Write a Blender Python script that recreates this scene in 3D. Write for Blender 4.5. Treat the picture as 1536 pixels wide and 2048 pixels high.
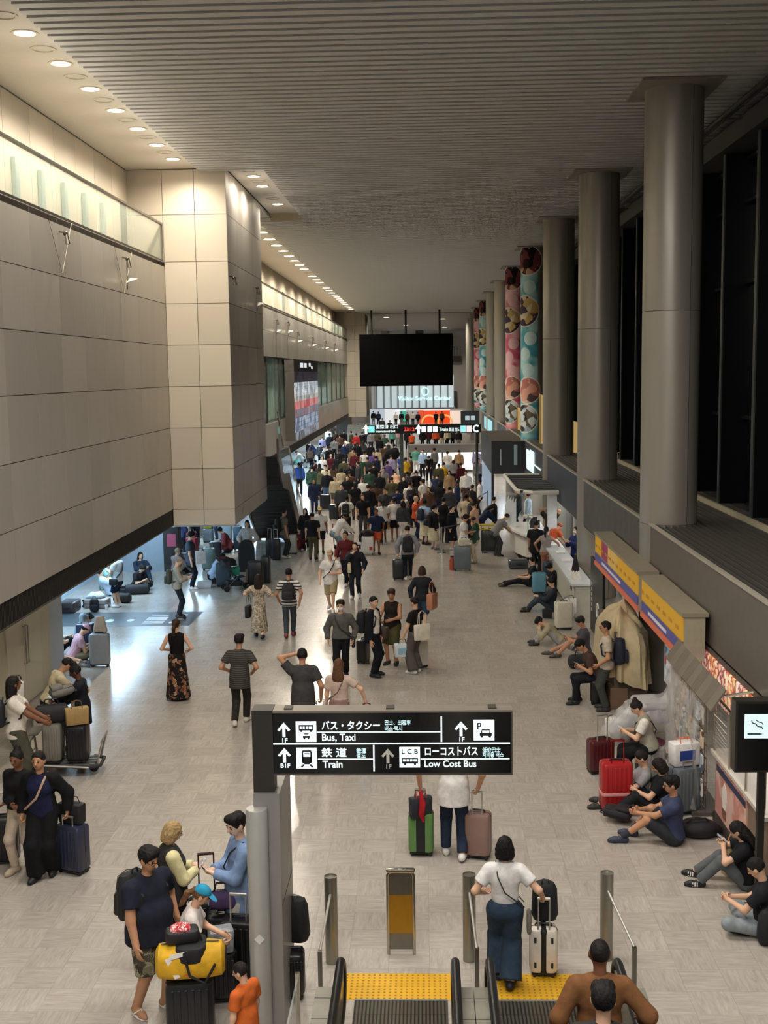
import bpy, math, random
import numpy as np
from mathutils import Matrix, Vector

for _o in list(bpy.data.objects):
    bpy.data.objects.remove(_o, do_unlink=True)
SC = bpy.context.scene
COL = SC.collection
rnd = random.Random(7)
rad = math.radians

# ------------------------------------------------------------------ camera
FPX, CX, CY, EYE = 2340.0, 768.0, 1024.0, 6.5
_y, _p, _r = rad(2.02), rad(6.81), rad(-0.80)
_fw = Vector((-math.sin(_y) * math.cos(_p), math.cos(_y) * math.cos(_p), -math.sin(_p)))
_ri = Vector((math.cos(_y), math.sin(_y), 0))
_up = _ri.cross(_fw)
CR = _ri * math.cos(_r) + _up * math.sin(_r)
CU = -_ri * math.sin(_r) + _up * math.cos(_r)
cam = bpy.data.cameras.new('camera')
cam.sensor_fit = 'VERTICAL'
cam.sensor_height = 32.0
cam.lens = FPX / 2048.0 * 32.0
cam.clip_start, cam.clip_end = 0.1, 500
camo = bpy.data.objects.new('camera', cam)
COL.objects.link(camo)
camo.matrix_world = Matrix(((CR.x, CU.x, -_fw.x, 0), (CR.y, CU.y, -_fw.y, 0), (CR.z, CU.z, -_fw.z, EYE), (0, 0, 0, 1)))
SC.camera = camo


def ray(u, v):
    return _fw + CR * ((u - CX) / FPX) - CU * ((v - CY) / FPX)


def G(u, v, z=0.0):
    d = ray(u, v)
    t = (z - EYE) / d.z
    return Vector((d.x * t, d.y * t, z))


def AX(u, v, x):
    d = ray(u, v)
    t = x / d.x
    return Vector((x, d.y * t, EYE + d.z * t))


def AY(u, v, y):
    d = ray(u, v)
    t = y / d.y
    return Vector((d.x * t, y, EYE + d.z * t))


# ------------------------------------------------------------------ world, exposure
SC.view_settings.view_transform = 'Standard'
SC.view_settings.look = 'None'
SC.view_settings.exposure = -0.07
SC.view_settings.gamma = 1.0
SC.view_settings.use_curve_mapping = False
W = bpy.data.worlds.new('night')
SC.world = W
W.use_nodes = True
W.node_tree.nodes['Background'].inputs[0].default_value = (0.53, 0.52, 0.49, 1)
W.node_tree.nodes['Background'].inputs[1].default_value = 0.55
SC.cycles.use_denoising = True
SC.cycles.caustics_reflective = False
SC.cycles.caustics_refractive = False
SC.cycles.max_bounces = 4
SC.cycles.diffuse_bounces = 3
SC.cycles.glossy_bounces = 2
SC.cycles.transparent_max_bounces = 8
SC.cycles.use_adaptive_sampling = True
SC.cycles.adaptive_threshold = 0.08
SC.cycles.adaptive_min_samples = 14
SC.cycles.sample_clamp_indirect = 6.0


def area(name, loc, sx, sy, power, col, rot=(0, 0, 0), spread=180):
    l = bpy.data.lights.new(name, 'AREA')
    l.shape = 'RECTANGLE'
    l.size, l.size_y = sx, sy
    l.energy = power
    l.color = col
    l.spread = rad(spread)
    o = bpy.data.objects.new(name, l)
    o.location = loc
    o.rotation_euler = rot
    COL.objects.link(o)
    return o


def spot(name, loc, power, col, ang=120, blend=0.6, size=0.08, rot=(0, 0, 0)):
    l = bpy.data.lights.new(name, 'SPOT')
    l.energy = power
    l.color = col
    l.spot_size = rad(ang)
    l.spot_blend = blend
    l.shadow_soft_size = size
    o = bpy.data.objects.new(name, l)
    o.location = loc
    o.rotation_euler = rot
    COL.objects.link(o)
    return o


WARM = (1.0, 0.91, 0.78)
NEUT = (1.0, 0.95, 0.89)
COOL = (0.54, 0.78, 1.0)
# added unseen area lights above and behind the viewer, filling the hall evenly
for k in range(3):
    area('hall_fill_light', (-1.0, 13.0 - 9 * k, 11.75), 7.0, 3.0, 1000, NEUT)
# fluorescent strips under the low soffit on the left
for k in range(5):
    area('soffit_light', (-9.2, 21.0 + 6.2 * k, 2.27), 1.2, 4.0, 215, COOL)
for k in range(5):
    area('soffit_light', (-8.6, 58.0 + 11 * k, 2.27), 1.4, 7.0, 420, COOL)

# ------------------------------------------------------------------ materials


def lin(h):
    if not isinstance(h, str):
        return tuple(h)
    h = h.lstrip('#')
    h = ''.join(x * 2 for x in h) if len(h) == 3 else h
    c = [int(h[i:i + 2], 16) / 255 for i in (0, 2, 4)]
    return tuple(x / 12.92 if x <= 0.04045 else ((x + 0.055) / 1.055) ** 2.4 for x in c)


_M = {}


def _new(name):
    m = bpy.data.materials.new(name)
    m.use_nodes = True
    nt = m.node_tree
    return m, nt, nt.nodes['Principled BSDF']


def setp(b, col, rough=0.6, metal=0.0, spec=0.5, alpha=1.0, emit=None, es=0.0, trans=0.0):
    b.inputs['Base Color'].default_value = (*col, 1)
    b.inputs['Roughness'].default_value = rough
    b.inputs['Metallic'].default_value = metal
    b.inputs['Specular IOR Level'].default_value = spec
    b.inputs['Alpha'].default_value = alpha
    b.inputs['Transmission Weight'].default_value = trans
    if emit is not None:
        b.inputs['Emission Color'].default_value = (*emit, 1)
        b.inputs['Emission Strength'].default_value = es


def mat(col, rough=0.6, metal=0.0, var=0.06, scale=9.0, spec=0.5, alpha=1.0, bump=0.0, trans=0.0):
    """plain procedural surface: colour broken up by soft noise"""
    key = ('p', col if isinstance(col, str) else tuple(col), rough, metal, var, scale, spec, alpha, bump, trans)
    if key in _M:
        return _M[key]
    m, nt, b = _new('surface')
    c = lin(col)
    setp(b, c, rough, metal, spec, alpha, trans=trans)
    if var > 0:
        tc = nt.nodes.new('ShaderNodeTexCoord')
        n = nt.nodes.new('ShaderNodeTexNoise')
        n.inputs['Scale'].default_value = scale
        n.inputs['Detail'].default_value = 4
        r = nt.nodes.new('ShaderNodeValToRGB')
        r.color_ramp.elements[0].position = 0.3
        r.color_ramp.elements[1].position = 0.7
        r.color_ramp.elements[0].color = (*[x * (1 - var) for x in c], 1)
        r.color_ramp.elements[1].color = (*[min(1, x * (1 + var) + var * 0.01) for x in c], 1)
        nt.links.new(tc.outputs['Object'], n.inputs['Vector'])
        nt.links.new(n.outputs['Fac'], r.inputs['Fac'])
        nt.links.new(r.outputs['Color'], b.inputs['Base Color'])
        if bump > 0:
            bp = nt.nodes.new('ShaderNodeBump')
            bp.inputs['Strength'].default_value = bump
            bp.inputs['Distance'].default_value = 0.02
            nt.links.new(n.outputs['Fac'], bp.inputs['Height'])
            nt.links.new(bp.outputs['Normal'], b.inputs['Normal'])
    _M[key] = m
    return m


def cloth(col, bump=0.35):
    return mat(col, 0.85, 0, 0.14, 14, 0.2, bump=bump)


def glow(col, s=1.0):
    key = ('e', col, s)
    if key not in _M:
        m, nt, b = _new('lit_face')
        c = lin(col)
        setp(b, [x * 0.5 for x in c], 0.5, emit=c, es=s)
        _M[key] = m
    return _M[key]


def glass(col='#cfe0d8', alpha=0.22, rough=0.05):
    key = ('g', col, alpha, rough)
    if key not in _M:
        m, nt, b = _new('glass')
        setp(b, lin(col), rough, 0, 0.6, alpha)
        _M[key] = m
    return _M[key]


def stripes(c1, c2, freq, axis='Z', duty=0.5, rough=0.8, metal=0):
    key = ('s', c1, c2, freq, axis, duty, rough, metal)
    if key in _M:
        return _M[key]
    m, nt, b = _new('striped')
    setp(b, lin(c1), rough, metal, 0.3)
    tc = nt.nodes.new('ShaderNodeTexCoord')
    sx = nt.nodes.new('ShaderNodeSeparateXYZ')
    nt.links.new(tc.outputs['Object'], sx.inputs[0])
    mu = nt.nodes.new('ShaderNodeMath')
    mu.operation = 'MULTIPLY'
    mu.inputs[1].default_value = freq
    nt.links.new(sx.outputs[axis], mu.inputs[0])
    fr = nt.nodes.new('ShaderNodeMath')
    fr.operation = 'FRACT'
    nt.links.new(mu.outputs[0], fr.inputs[0])
    gt = nt.nodes.new('ShaderNodeMath')
    gt.operation = 'GREATER_THAN'
    gt.inputs[1].default_value = duty
    nt.links.new(fr.outputs[0], gt.inputs[0])
    mx = nt.nodes.new('ShaderNodeMix')
    mx.data_type = 'RGBA'
    mx.inputs[6].default_value = (*lin(c1), 1)
    mx.inputs[7].default_value = (*lin(c2), 1)
    nt.links.new(gt.outputs[0], mx.inputs[0])
    nt.links.new(mx.outputs[2], b.inputs['Base Color'])
    _M[key] = m
    return m


def blotch(cols, scale=12, kind='VORONOI', rough=0.85, metal=0, emit=0.0):
    """patches of several colours (camouflage, flowers, printed pictures)"""
    key = ('b', tuple(cols), scale, kind, rough, metal, emit)
    if key in _M:
        return _M[key]
    m, nt, b = _new('patterned')
    setp(b, lin(cols[0]), rough, metal, 0.3)
    tc = nt.nodes.new('ShaderNodeTexCoord')
    if kind == 'VORONOI':
        n = nt.nodes.new('ShaderNodeTexVoronoi')
        n.inputs['Scale'].default_value = scale
        ns = nt.nodes.new('ShaderNodeTexNoise')
        ns.inputs['Scale'].default_value = scale * 1.5
        ad = nt.nodes.new('ShaderNodeMix')
        ad.data_type = 'RGBA'
        ad.inputs[0].default_value = 0.12
        nt.links.new(tc.outputs['Object'], ns.inputs['Vector'])
        nt.links.new(tc.outputs['Object'], ad.inputs[6])
        nt.links.new(ns.outputs['Color'], ad.inputs[7])
        nt.links.new(ad.outputs[2], n.inputs['Vector'])
        s = nt.nodes.new('ShaderNodeSeparateColor')
        nt.links.new(n.outputs['Color'], s.inputs[0])
        fac = s.outputs[0]
    else:
        n = nt.nodes.new('ShaderNodeTexNoise')
        n.inputs['Scale'].default_value = scale
        n.inputs['Detail'].default_value = 3
        nt.links.new(tc.outputs['Object'], n.inputs['Vector'])
        mr = nt.nodes.new('ShaderNodeMapRange')
        mr.inputs[1].default_value = 0.3
        mr.inputs[2].default_value = 0.7
        nt.links.new(n.outputs['Fac'], mr.inputs[0])
        fac = mr.outputs[0]
    r = nt.nodes.new('ShaderNodeValToRGB')
    r.color_ramp.interpolation = 'CONSTANT' if kind == 'VORONOI' else 'EASE'
    while len(r.color_ramp.elements) < len(cols):
        r.color_ramp.elements.new(0.5)
    for i, c in enumerate(cols):
        r.color_ramp.elements[i].position = i / len(cols)
        r.color_ramp.elements[i].color = (*lin(c), 1)
    nt.links.new(fac, r.inputs['Fac'])
    nt.links.new(r.outputs['Color'], b.inputs['Base Color'])
    if emit > 0:
        nt.links.new(r.outputs['Color'], b.inputs['Emission Color'])
        b.inputs['Emission Strength'].default_value = emit
    _M[key] = m
    return m


def floor_material():
    m, nt, b = _new('veined_floor')
    setp(b, lin('#a89e90'), 0.2, 0, 0.5)
    L = nt.links.new
    geo = nt.nodes.new('ShaderNodeNewGeometry')

    def math_(op, a, bv=None):
        n = nt.nodes.new('ShaderNodeMath')
        n.operation = op
        if hasattr(a, 'links'):
            L(a, n.inputs[0])
        else:
            n.inputs[0].default_value = a
        if bv is not None:
            if hasattr(bv, 'links'):
                L(bv, n.inputs[1])
            else:
                n.inputs[1].default_value = bv
        return n.outputs[0]
    s = nt.nodes.new('ShaderNodeSeparateXYZ')
    L(geo.outputs['Position'], s.inputs[0])
    ix = math_('FLOOR', math_('DIVIDE', s.outputs[0], 0.45))
    iy = math_('FLOOR', math_('DIVIDE', s.outputs[1], 0.45))
    par = math_('FLOORED_MODULO', math_('ADD', ix, iy), 2.0)
    cb = nt.nodes.new('ShaderNodeCombineXYZ')
    L(ix, cb.inputs[0])
    L(iy, cb.inputs[1])
    wn = nt.nodes.new('ShaderNodeTexWhiteNoise')
    wn.noise_dimensions = '2D'
    L(cb.outputs[0], wn.inputs['Vector'])

    def vein(sx, sy):
        mp = nt.nodes.new('ShaderNodeMapping')
        mp.inputs['Scale'].default_value = (sx, sy, 1)
        L(geo.outputs['Position'], mp.inputs['Vector'])
        ad = nt.nodes.new('ShaderNodeVectorMath')
        ad.operation = 'ADD'
        L(mp.outputs[0], ad.inputs[0])
        sc = nt.nodes.new('ShaderNodeVectorMath')
        sc.operation = 'SCALE'
        sc.inputs['Scale'].default_value = 9
        L(wn.outputs['Color'], sc.inputs[0])
        L(sc.outputs[0], ad.inputs[1])
        n = nt.nodes.new('ShaderNodeTexNoise')
        n.inputs['Scale'].default_value = 3
        n.inputs['Detail'].default_value = 6
        n.inputs['Roughness'].default_value = 0.62
        n.inputs['Distortion'].default_value = 0.6
        L(ad.outputs[0], n.inputs['Vector'])
        return n.outputs['Fac']
    va, vb = vein(1.2, 9), vein(9, 1.2)
    mx = nt.nodes.new('ShaderNodeMix')
    L(par, mx.inputs[0])
    L(va, mx.inputs[2])
    L(vb, mx.inputs[3])
    rp = nt.nodes.new('ShaderNodeValToRGB')
    e = rp.color_ramp.elements
    e[0].position, e[1].position = 0.30, 0.72
    e[0].color = (*lin('#9f968b'), 1)
    e[1].color = (*lin('#b9b1a6'), 1)
    L(mx.outputs[0], rp.inputs['Fac'])
    # each tile a touch lighter or darker
    tv = nt.nodes.new('ShaderNodeMapRange')
    tv.inputs[3].default_value, tv.inputs[4].default_value = 0.93, 1.06
    L(wn.outputs['Value'], tv.inputs[0])
    ml = nt.nodes.new('ShaderNodeMix')
    ml.data_type = 'RGBA'
    ml.blend_type = 'MULTIPLY'
    ml.inputs[0].default_value = 1
    L(rp.outputs[0], ml.inputs[6])
    L(tv.outputs[0], ml.inputs[7])
    L(ml.outputs[2], b.inputs['Base Color'])
    rr = nt.nodes.new('ShaderNodeMapRange')
    rr.inputs[3].default_value, rr.inputs[4].default_value = 0.11, 0.24
    L(mx.outputs[0], rr.inputs[0])
    L(rr.outputs[0], b.inputs['Roughness'])
    bp = nt.nodes.new('ShaderNodeBump')
    bp.inputs['Strength'].default_value = 0.10
    bp.inputs['Distance'].default_value = 0.01
    lo = nt.nodes.new('ShaderNodeTexNoise')
    lo.inputs['Scale'].default_value = 5
    L(geo.outputs['Position'], lo.inputs['Vector'])
    L(lo.outputs['Fac'], bp.inputs['Height'])
    L(bp.outputs['Normal'], b.inputs['Normal'])
    return m


def panel_material(col, rough=0.34, metal=0.55):
    """satin metal cladding, every panel slightly different"""
    key = ('panel', col, rough, metal)
    if key in _M:
        return _M[key]
    m, nt, b = _new('metal_panel')
    c = lin(col)
    setp(b, c, rough, metal, 0.5)
    oi = nt.nodes.new('ShaderNodeObjectInfo')
    mr = nt.nodes.new('ShaderNodeMapRange')
    mr.inputs[3].default_value, mr.inputs[4].default_value = 0.90, 1.06
    nt.links.new(oi.outputs['Random'], mr.inputs[0])
    mx = nt.nodes.new('ShaderNodeMix')
    mx.data_type = 'RGBA'
    mx.blend_type = 'MULTIPLY'
    mx.inputs[0].default_value = 1
    mx.inputs[6].default_value = (*c, 1)
    nt.links.new(mr.outputs[0], mx.inputs[7])
    tc = nt.nodes.new('ShaderNodeTexCoord')
    mp = nt.nodes.new('ShaderNodeMapping')
    mp.inputs['Scale'].default_value = (3, 3, 0.25)
    n = nt.nodes.new('ShaderNodeTexNoise')
    n.inputs['Scale'].default_value = 2.5
    nt.links.new(tc.outputs['Object'], mp.inputs['Vector'])
    nt.links.new(mp.outputs[0], n.inputs['Vector'])
    r2 = nt.nodes.new('ShaderNodeMapRange')
    r2.inputs[3].default_value, r2.inputs[4].default_value = rough - 0.08, rough + 0.10
    nt.links.new(n.outputs['Fac'], r2.inputs[0])
    nt.links.new(r2.outputs[0], b.inputs['Roughness'])
    nt.links.new(mx.outputs[2], b.inputs['Base Color'])
    _M[key] = m
    return m


# ------------------------------------------------------------------ mesh helpers


class MB:
    def __init__(s):
        s.v, s.f, s.m = [], [], []
        s.cur = 0
        s.smooth = False

    def add(s, vs, fs):
        o = len(s.v)
        s.v += [tuple(x) for x in vs]
        s.f += [tuple(i + o for i in f) for f in fs]
        s.m += [s.cur] * len(fs)
        return s

    def box(s, x0, x1, y0, y1, z0, z1):
        return s.add([(x, y, z) for z in (z0, z1) for x, y in ((x0, y0), (x1, y0), (x1, y1), (x0, y1))],
                     [(3, 2, 1, 0), (4, 5, 6, 7), (0, 1, 5, 4), (1, 2, 6, 5), (2, 3, 7, 6), (3, 0, 4, 7)])

    def obox(s, c, ax, ay, az, hx, hy, hz):
        c, ax, ay, az = Vector(c), Vector(ax), Vector(ay), Vector(az)
        vs = [c + ax * (hx * i) + ay * (hy * j) + az * (hz * k) for k in (-1, 1) for i, j in ((-1, -1), (1, -1), (1, 1), (-1, 1))]
        return s.add(vs, [(3, 2, 1, 0), (4, 5, 6, 7), (0, 1, 5, 4), (1, 2, 6, 5), (2, 3, 7, 6), (3, 0, 4, 7)])

    def tube(s, pts, r, n=8, cap=True):
        pts = [Vector(p) for p in pts]
        rs = r if isinstance(r, (list, tuple)) else [r] * len(pts)
        rings = []
        prev = None
        for i, p in enumerate(pts):
            d = (pts[min(i + 1, len(pts) - 1)] - pts[max(i - 1, 0)]).normalized()
            if prev is None:
                a = Vector((0, 0, 1)) if abs(d.z) < 0.9 else Vector((1, 0, 0))
                e1 = d.cross(a).normalized()
            else:
                e1 = (prev - d * prev.dot(d)).normalized()
            prev = e1
            e2 = d.cross(e1)
            rings.append([p + (e1 * math.cos(2 * math.pi * k / n) + e2 * math.sin(2 * math.pi * k / n)) * rs[i] for k in range(n)])
        vs = [v for q in rings for v in q]
        fs = [(i * n + k, i * n + (k + 1) % n, (i + 1) * n + (k + 1) % n, (i + 1) * n + k) for i in range(len(pts) - 1) for k in range(n)]
        if cap:
            fs += [tuple(range(n - 1, -1, -1)), tuple((len(pts) - 1) * n + k for k in range(n))]
        return s.add(vs, fs)

    def lathe(s, prof, c=(0, 0, 0), n=24, a0=0.0, a1=2 * math.pi):
        full = abs(a1 - a0 - 2 * math.pi) < 1e-6
        m = n if full else n + 1
        vs = [(c[0] + r * math.cos(a0 + (a1 - a0) * k / n), c[1] + r * math.sin(a0 + (a1 - a0) * k / n), c[2] + z) for r, z in prof for k in range(m)]
        fs = []
        for i in range(len(prof) - 1):
            for k in range(n):
                k2 = (k + 1) % m
                fs.append((i * m + k, i * m + k2, (i + 1) * m + k2, (i + 1) * m + k))
        return s.add(vs, fs)

    def disc(s, c, r, n=16, nrm=(0, 0, 1), ry=None):
        nrm = Vector(nrm).normalized()
        a = Vector((0, 0, 1)) if abs(nrm.z) < 0.9 else Vector((1, 0, 0))
        e1 = a.cross(nrm).normalized()
        e2 = nrm.cross(e1)
        ry = ry or r
        return s.add([Vector(c) + e1 * (r * math.cos(2 * math.pi * k / n)) + e2 * (ry * math.sin(2 * math.pi * k / n)) for k in range(n)], [tuple(range(n))])

    def ball(s, c, r, n=12, m=8, ax=None):
        r = (r, r, r) if not isinstance(r, (tuple, list)) else r
        vs, fs = [], []
        for j in range(1, m):
            t = math.pi * j / m
            for k in range(n):
                a = 2 * math.pi * k / n
                vs.append(Vector((r[0] * math.sin(t) * math.cos(a), r[1] * math.sin(t) * math.sin(a), r[2] * math.cos(t))))
        vs += [Vector((0, 0, r[2])), Vector((0, 0, -r[2]))]
        T, B = len(vs) - 2, len(vs) - 1
        for k in range(n):
            fs.append((T, k, (k + 1) % n))
            fs.append((B, (m - 2) * n + (k + 1) % n, (m - 2) * n + k))
        for j in range(m - 2):
            for k in range(n):
                fs.append((j * n + k, (j + 1) * n + k, (j + 1) * n + (k + 1) % n, j * n + (k + 1) % n))
        if ax is not None:
            vs = [Vector(ax[0]) * p.x + Vector(ax[1]) * p.y + Vector(ax[2]) * p.z for p in vs]
        return s.add([Vector(c) + p for p in vs], fs)

    def rbox(s, x0, x1, y0, y1, z0, z1, r=0.04, n=4, e=None, taper=(1, 1)):
        """box with rounded vertical corners and softened top and bottom; taper scales the top"""
        e = r if e is None else e
        cx, cy, hx, hy = (x0 + x1) / 2, (y0 + y1) / 2, (x1 - x0) / 2, (y1 - y0) / 2
        lev = [(z0, e * 0.9), (z0 + e * 0.3, e * 0.3), (z0 + e, 0), (z1 - e, 0), (z1 - e * 0.3, e * 0.3), (z1, e * 0.9)]
        N = 4 * (n + 1)
        vs = []
        for z, ins in lev:
            t = (z - z0) / (z1 - z0)
            tx, ty = 1 + (taper[0] - 1) * t, 1 + (taper[1] - 1) * t
            ax, ay = max(hx * tx - ins, 1e-3), max(hy * ty - ins, 1e-3)
            rr = min(max(r - ins * 0.5, 1e-3), ax * 0.99, ay * 0.99)
            for q, (sx, sy) in enumerate(((1, 1), (-1, 1), (-1, -1), (1, -1))):
                for k in range(n + 1):
                    a = math.pi / 2 * (q + k / n)
                    vs.append((cx + sx * (ax - rr) + rr * math.cos(a), cy + sy * (ay - rr) + rr * math.sin(a), z))
        fs = [(i * N + k, i * N + (k + 1) % N, (i + 1) * N + (k + 1) % N, (i + 1) * N + k) for i in range(len(lev) - 1) for k in range(N)]
        fs += [tuple(range(N - 1, -1, -1)), tuple((len(lev) - 1) * N + k for k in range(N))]
        return s.add(vs, fs)

    def prism(s, poly, o, ex, ey, ez, t):
        """polygon (list of 2d points) in plane o+ex*a+ey*b extruded by t along ez"""
        o, ex, ey, ez = Vector(o), Vector(ex), Vector(ey), Vector(ez)
        n = len(poly)
        a = [o + ex * p[0] + ey * p[1] for p in poly]
        b = [p + ez * t for p in a]
        return s.add(a + b, [tuple(range(n - 1, -1, -1)), tuple(range(n, 2 * n))] + [(i, (i + 1) % n, n + (i + 1) % n, n + i) for i in range(n)])

    def mesh(s, name='m', smooth=None):
        me = bpy.data.meshes.new(name)
        me.from_pydata([tuple(v) for v in s.v], [], s.f)
        if any(s.m):
            me.polygons.foreach_set('material_index', s.m)
        if smooth if smooth is not None else s.smooth:
            me.polygons.foreach_set('use_smooth', [True] * len(s.f))
            try:
                me.set_sharp_from_angle(angle=rad(38))
            except Exception:
                pass
        me.update()
        return me


def O(name, geo, mats, parent=None, smooth=None, loc=None, rz=None):
    me = geo.mesh(name, smooth) if isinstance(geo, MB) else geo
    if mats is not None and len(me.materials) == 0:
        for m in (mats if isinstance(mats, (list, tuple)) else [mats]):
            me.materials.append(m)
    o = bpy.data.objects.new(name, me)
    COL.objects.link(o)
    if parent is not None:
        o.parent = parent
    if loc is not None:
        o.location = loc
    if rz is not None:
        o.rotation_euler = (0, 0, rz)
    return o


def tag(o, label=None, cat=None, group=None, kind=None):
    if label:
        o['label'] = label
    if cat:
        o['category'] = cat
    if group:
        o['group'] = group
    if kind:
        o['kind'] = kind
    return o


def T(name, label, cat, loc=(0, 0, 0), rz=0.0, group=None, kind=None):
    o = bpy.data.objects.new(name, None)
    o.empty_display_size = 0.1
    COL.objects.link(o)
    o.location = loc
    o.rotation_euler = (0, 0, rz)
    return tag(o, label, cat, group, kind)


def B(name, x0, x1, y0, y1, z0, z1, m, parent=None):
    return O(name, MB().box(x0, x1, y0, y1, z0, z1), m, parent)


def text_mesh(body, size, thick=0.004):
    c = bpy.data.curves.new('lettering', 'FONT')
    c.body = body
    c.size = size
    c.extrude = thick
    c.offset = size * 0.012
    c.resolution_u = 3
    o = bpy.data.objects.new('lettering', c)
    COL.objects.link(o)
    dg = bpy.context.evaluated_depsgraph_get()
    me = bpy.data.meshes.new_from_object(o.evaluated_get(dg))
    bpy.data.objects.remove(o, do_unlink=True)
    bpy.data.curves.remove(c)
    me.materials.clear()
    return me


def lettering(name, body, size, m, parent, loc, ex, ey, fit=None, bold=0.0):
    """flat raised letters, baseline start at loc, running along ex, up along ey; fit = width"""
    me = text_mesh(body, size)
    n = len(me.vertices)
    co = np.empty(n * 3)
    me.vertices.foreach_get('co', co)
    co = co.reshape(-1, 3)
    if fit:
        co[:, 0] *= fit / max(co[:, 0].max(), 1e-6)
    ex, ey = np.array(ex, float), np.array(ey, float)
    ez = np.cross(ex, ey)
    P_ = np.array(loc, float) + co[:, :1] * ex + co[:, 1:2] * ey + co[:, 2:3] * ez
    me.vertices.foreach_set('co', P_.ravel())
    me.update()
    me.materials.append(m)
    o = bpy.data.objects.new(name, me)
    COL.objects.link(o)
    o.parent = parent
    return o
# ================================================================== the setting
XL, YB, YB2, XB = -7.0, 32.1, 38.8, -5.27
XF, XW, ZL = 4.49, 7.06, 3.42
ROWS = [2.79, 3.92, 5.05, 6.19, 7.31, 8.43, 9.55]
ORDN = ('first second third fourth fifth sixth seventh eighth ninth tenth eleventh twelfth thirteenth fourteenth fifteenth sixteenth '
        'seventeenth eighteenth nineteenth twentieth twenty-first twenty-second twenty-third twenty-fourth twenty-fifth twenty-sixth '
        'twenty-seventh twenty-eighth twenty-ninth thirtieth').split()
BEIGE = panel_material('#beb7ac', 0.34, 0.35)
BEIGE2 = panel_material('#cec2ae', 0.42, 0.2)
DARKJ = mat('#2a241d', 0.8)
BLACK = mat('#0c0b0b', 0.6, var=0.1)
STEEL = mat('#b7b2a6', 0.22, 1.0, var=0.05)
DSTEEL = mat('#77736a', 0.3, 1.0, var=0.05)
WHITE = mat('#e9e7e2', 0.5, var=0.03)

# ---------------- floor: tiles over a grout bed
floor = tag(B('floor', -14, 8, 6, 160, -0.3, -0.006, mat('#5d554c', 0.8)), 'polished pale stone-veined tile floor of the hall', 'floor', kind='structure')
FM = floor_material()
TS = 0.45
tile = MB().box(0.0008, TS - 0.0008, 0.0008, TS - 0.0008, -0.006, 0.0).mesh('floor_tile')
tile.materials.append(FM)
cells = []
for i in range(math.floor(-14 / TS), math.ceil(8 / TS)):
    for j in range(math.floor(7 / TS), math.ceil(160 / TS)):
        cells.append((i, j))


def _seen(i, j):
    x, y = (i + .5) * TS, (j + .5) * TS
    d = Vector((x, y, -EYE))
    z = d.dot(_fw)
    return abs(d.dot(CR) / z * FPX) < 790 and abs(d.dot(CU) / z * FPX) < 1040


near = sorted([c for c in cells if _seen(*c)], key=lambda c: c[1] ** 2 + c[0] ** 2)[:290]
nset = set(near)
for i, j in near:
    O('floor_tile', tile, None, floor, loc=(i * TS, j * TS, 0))
vs, fs = [], []
for i, j in cells:
    if (i, j) in nset:
        continue
    x0, x1, y0, y1 = i * TS + .0008, (i + 1) * TS - .0008, j * TS + .0008, (j + 1) * TS - .0008
    o = len(vs)
    vs += [(x0, y0, 0), (x1, y0, 0), (x1, y1, 0), (x0, y1, 0), (x0, y0, -.006), (x1, y0, -.006)]
    fs += [(o, o + 1, o + 2, o + 3), (o + 4, o + 5, o + 1, o)]
mb = MB()
mb.v, mb.f, mb.m = vs, fs, [0] * len(fs)
tag(O('floor_tiles', mb, FM, floor), kind='stuff')

# ---------------- clad wall and block on the left


def panel_set(parent, origin, du, dv_list, nu, wu, axis, m, name='wall_panel', t=0.03, gap=0.007, skip=None):
    """rows of panels; axis 'y' lies in a plane of constant x, axis 'x' in a plane of constant y; origin=(x,y)"""
    cache = {}
    for a, b in zip(dv_list[:-1], dv_list[1:]):
        for k in range(nu):
            if skip and skip(k, a):
                continue
            key = round(b - a, 3)
            if key not in cache:
                q = MB()
                if axis == 'y':
                    q.box(-t, 0, gap, wu - gap, gap, b - a - gap)
                else:
                    q.box(gap, wu - gap, 0, t, gap, b - a - gap)
                me = q.mesh(name)
                me.materials.append(m)
                cache[key] = me
            p = (origin[0], origin[1] + k * wu, a) if axis == 'y' else (origin[0] + k * wu, origin[1], a)
            O(name, cache[key], None, parent, loc=p)


wl = tag(B('wall_left', XL - 0.5, XL - 0.035, 8, YB, ROWS[0], 9.53, DARKJ), 'long beige metal clad wall panel face below the glass balcony', 'wall', kind='structure')
panel_set(wl, (XL, YB - 1.57 * 12), 1.57, ROWS, 12, 1.57, 'y', BEIGE)
# dark louvre under the clad wall
lv = tag(B('trim_1', XL - 0.35, XL - 0.10, 8, YB, 2.34, 2.79, BLACK), 'black louvred strip along the bottom of the clad wall', 'trim', kind='structure')
q = MB()
for k in range(300):
    y = 12.0 + k * 0.067
    q.box(XL - 0.10, XL - 0.02, y, y + 0.022, 2.35, 2.78)
tag(O('louvre_fins', q, mat('#26211c', 0.5), lv), kind='stuff')
B('bottom_lip', XL - 0.12, XL, 8, YB, 2.33, 2.352, mat('#5a544b', 0.4, 0.6), lv)

bl = tag(B('wall_block', -8.04, XB - 0.035, YB + 0.035, YB2, 2.35, 12.0, DARKJ), 'projecting beige clad block beside the glass balcony', 'wall', kind='structure')
panel_set(bl, (-7.0, YB), 0.865, [2.34] + ROWS + [10.8, 11.99], 2, 0.865, 'x', BEIGE2, 'block_panel')
panel_set(bl, (-8.04, YB), 1.04, [9.55, 10.8, 11.99], 1, 1.04, 'x', BEIGE2, 'block_panel')
panel_set(bl, (XB, YB), 1.675, [2.34] + ROWS + [10.8, 11.99], 4, 1.675, 'y', BEIGE, 'block_panel')

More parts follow.
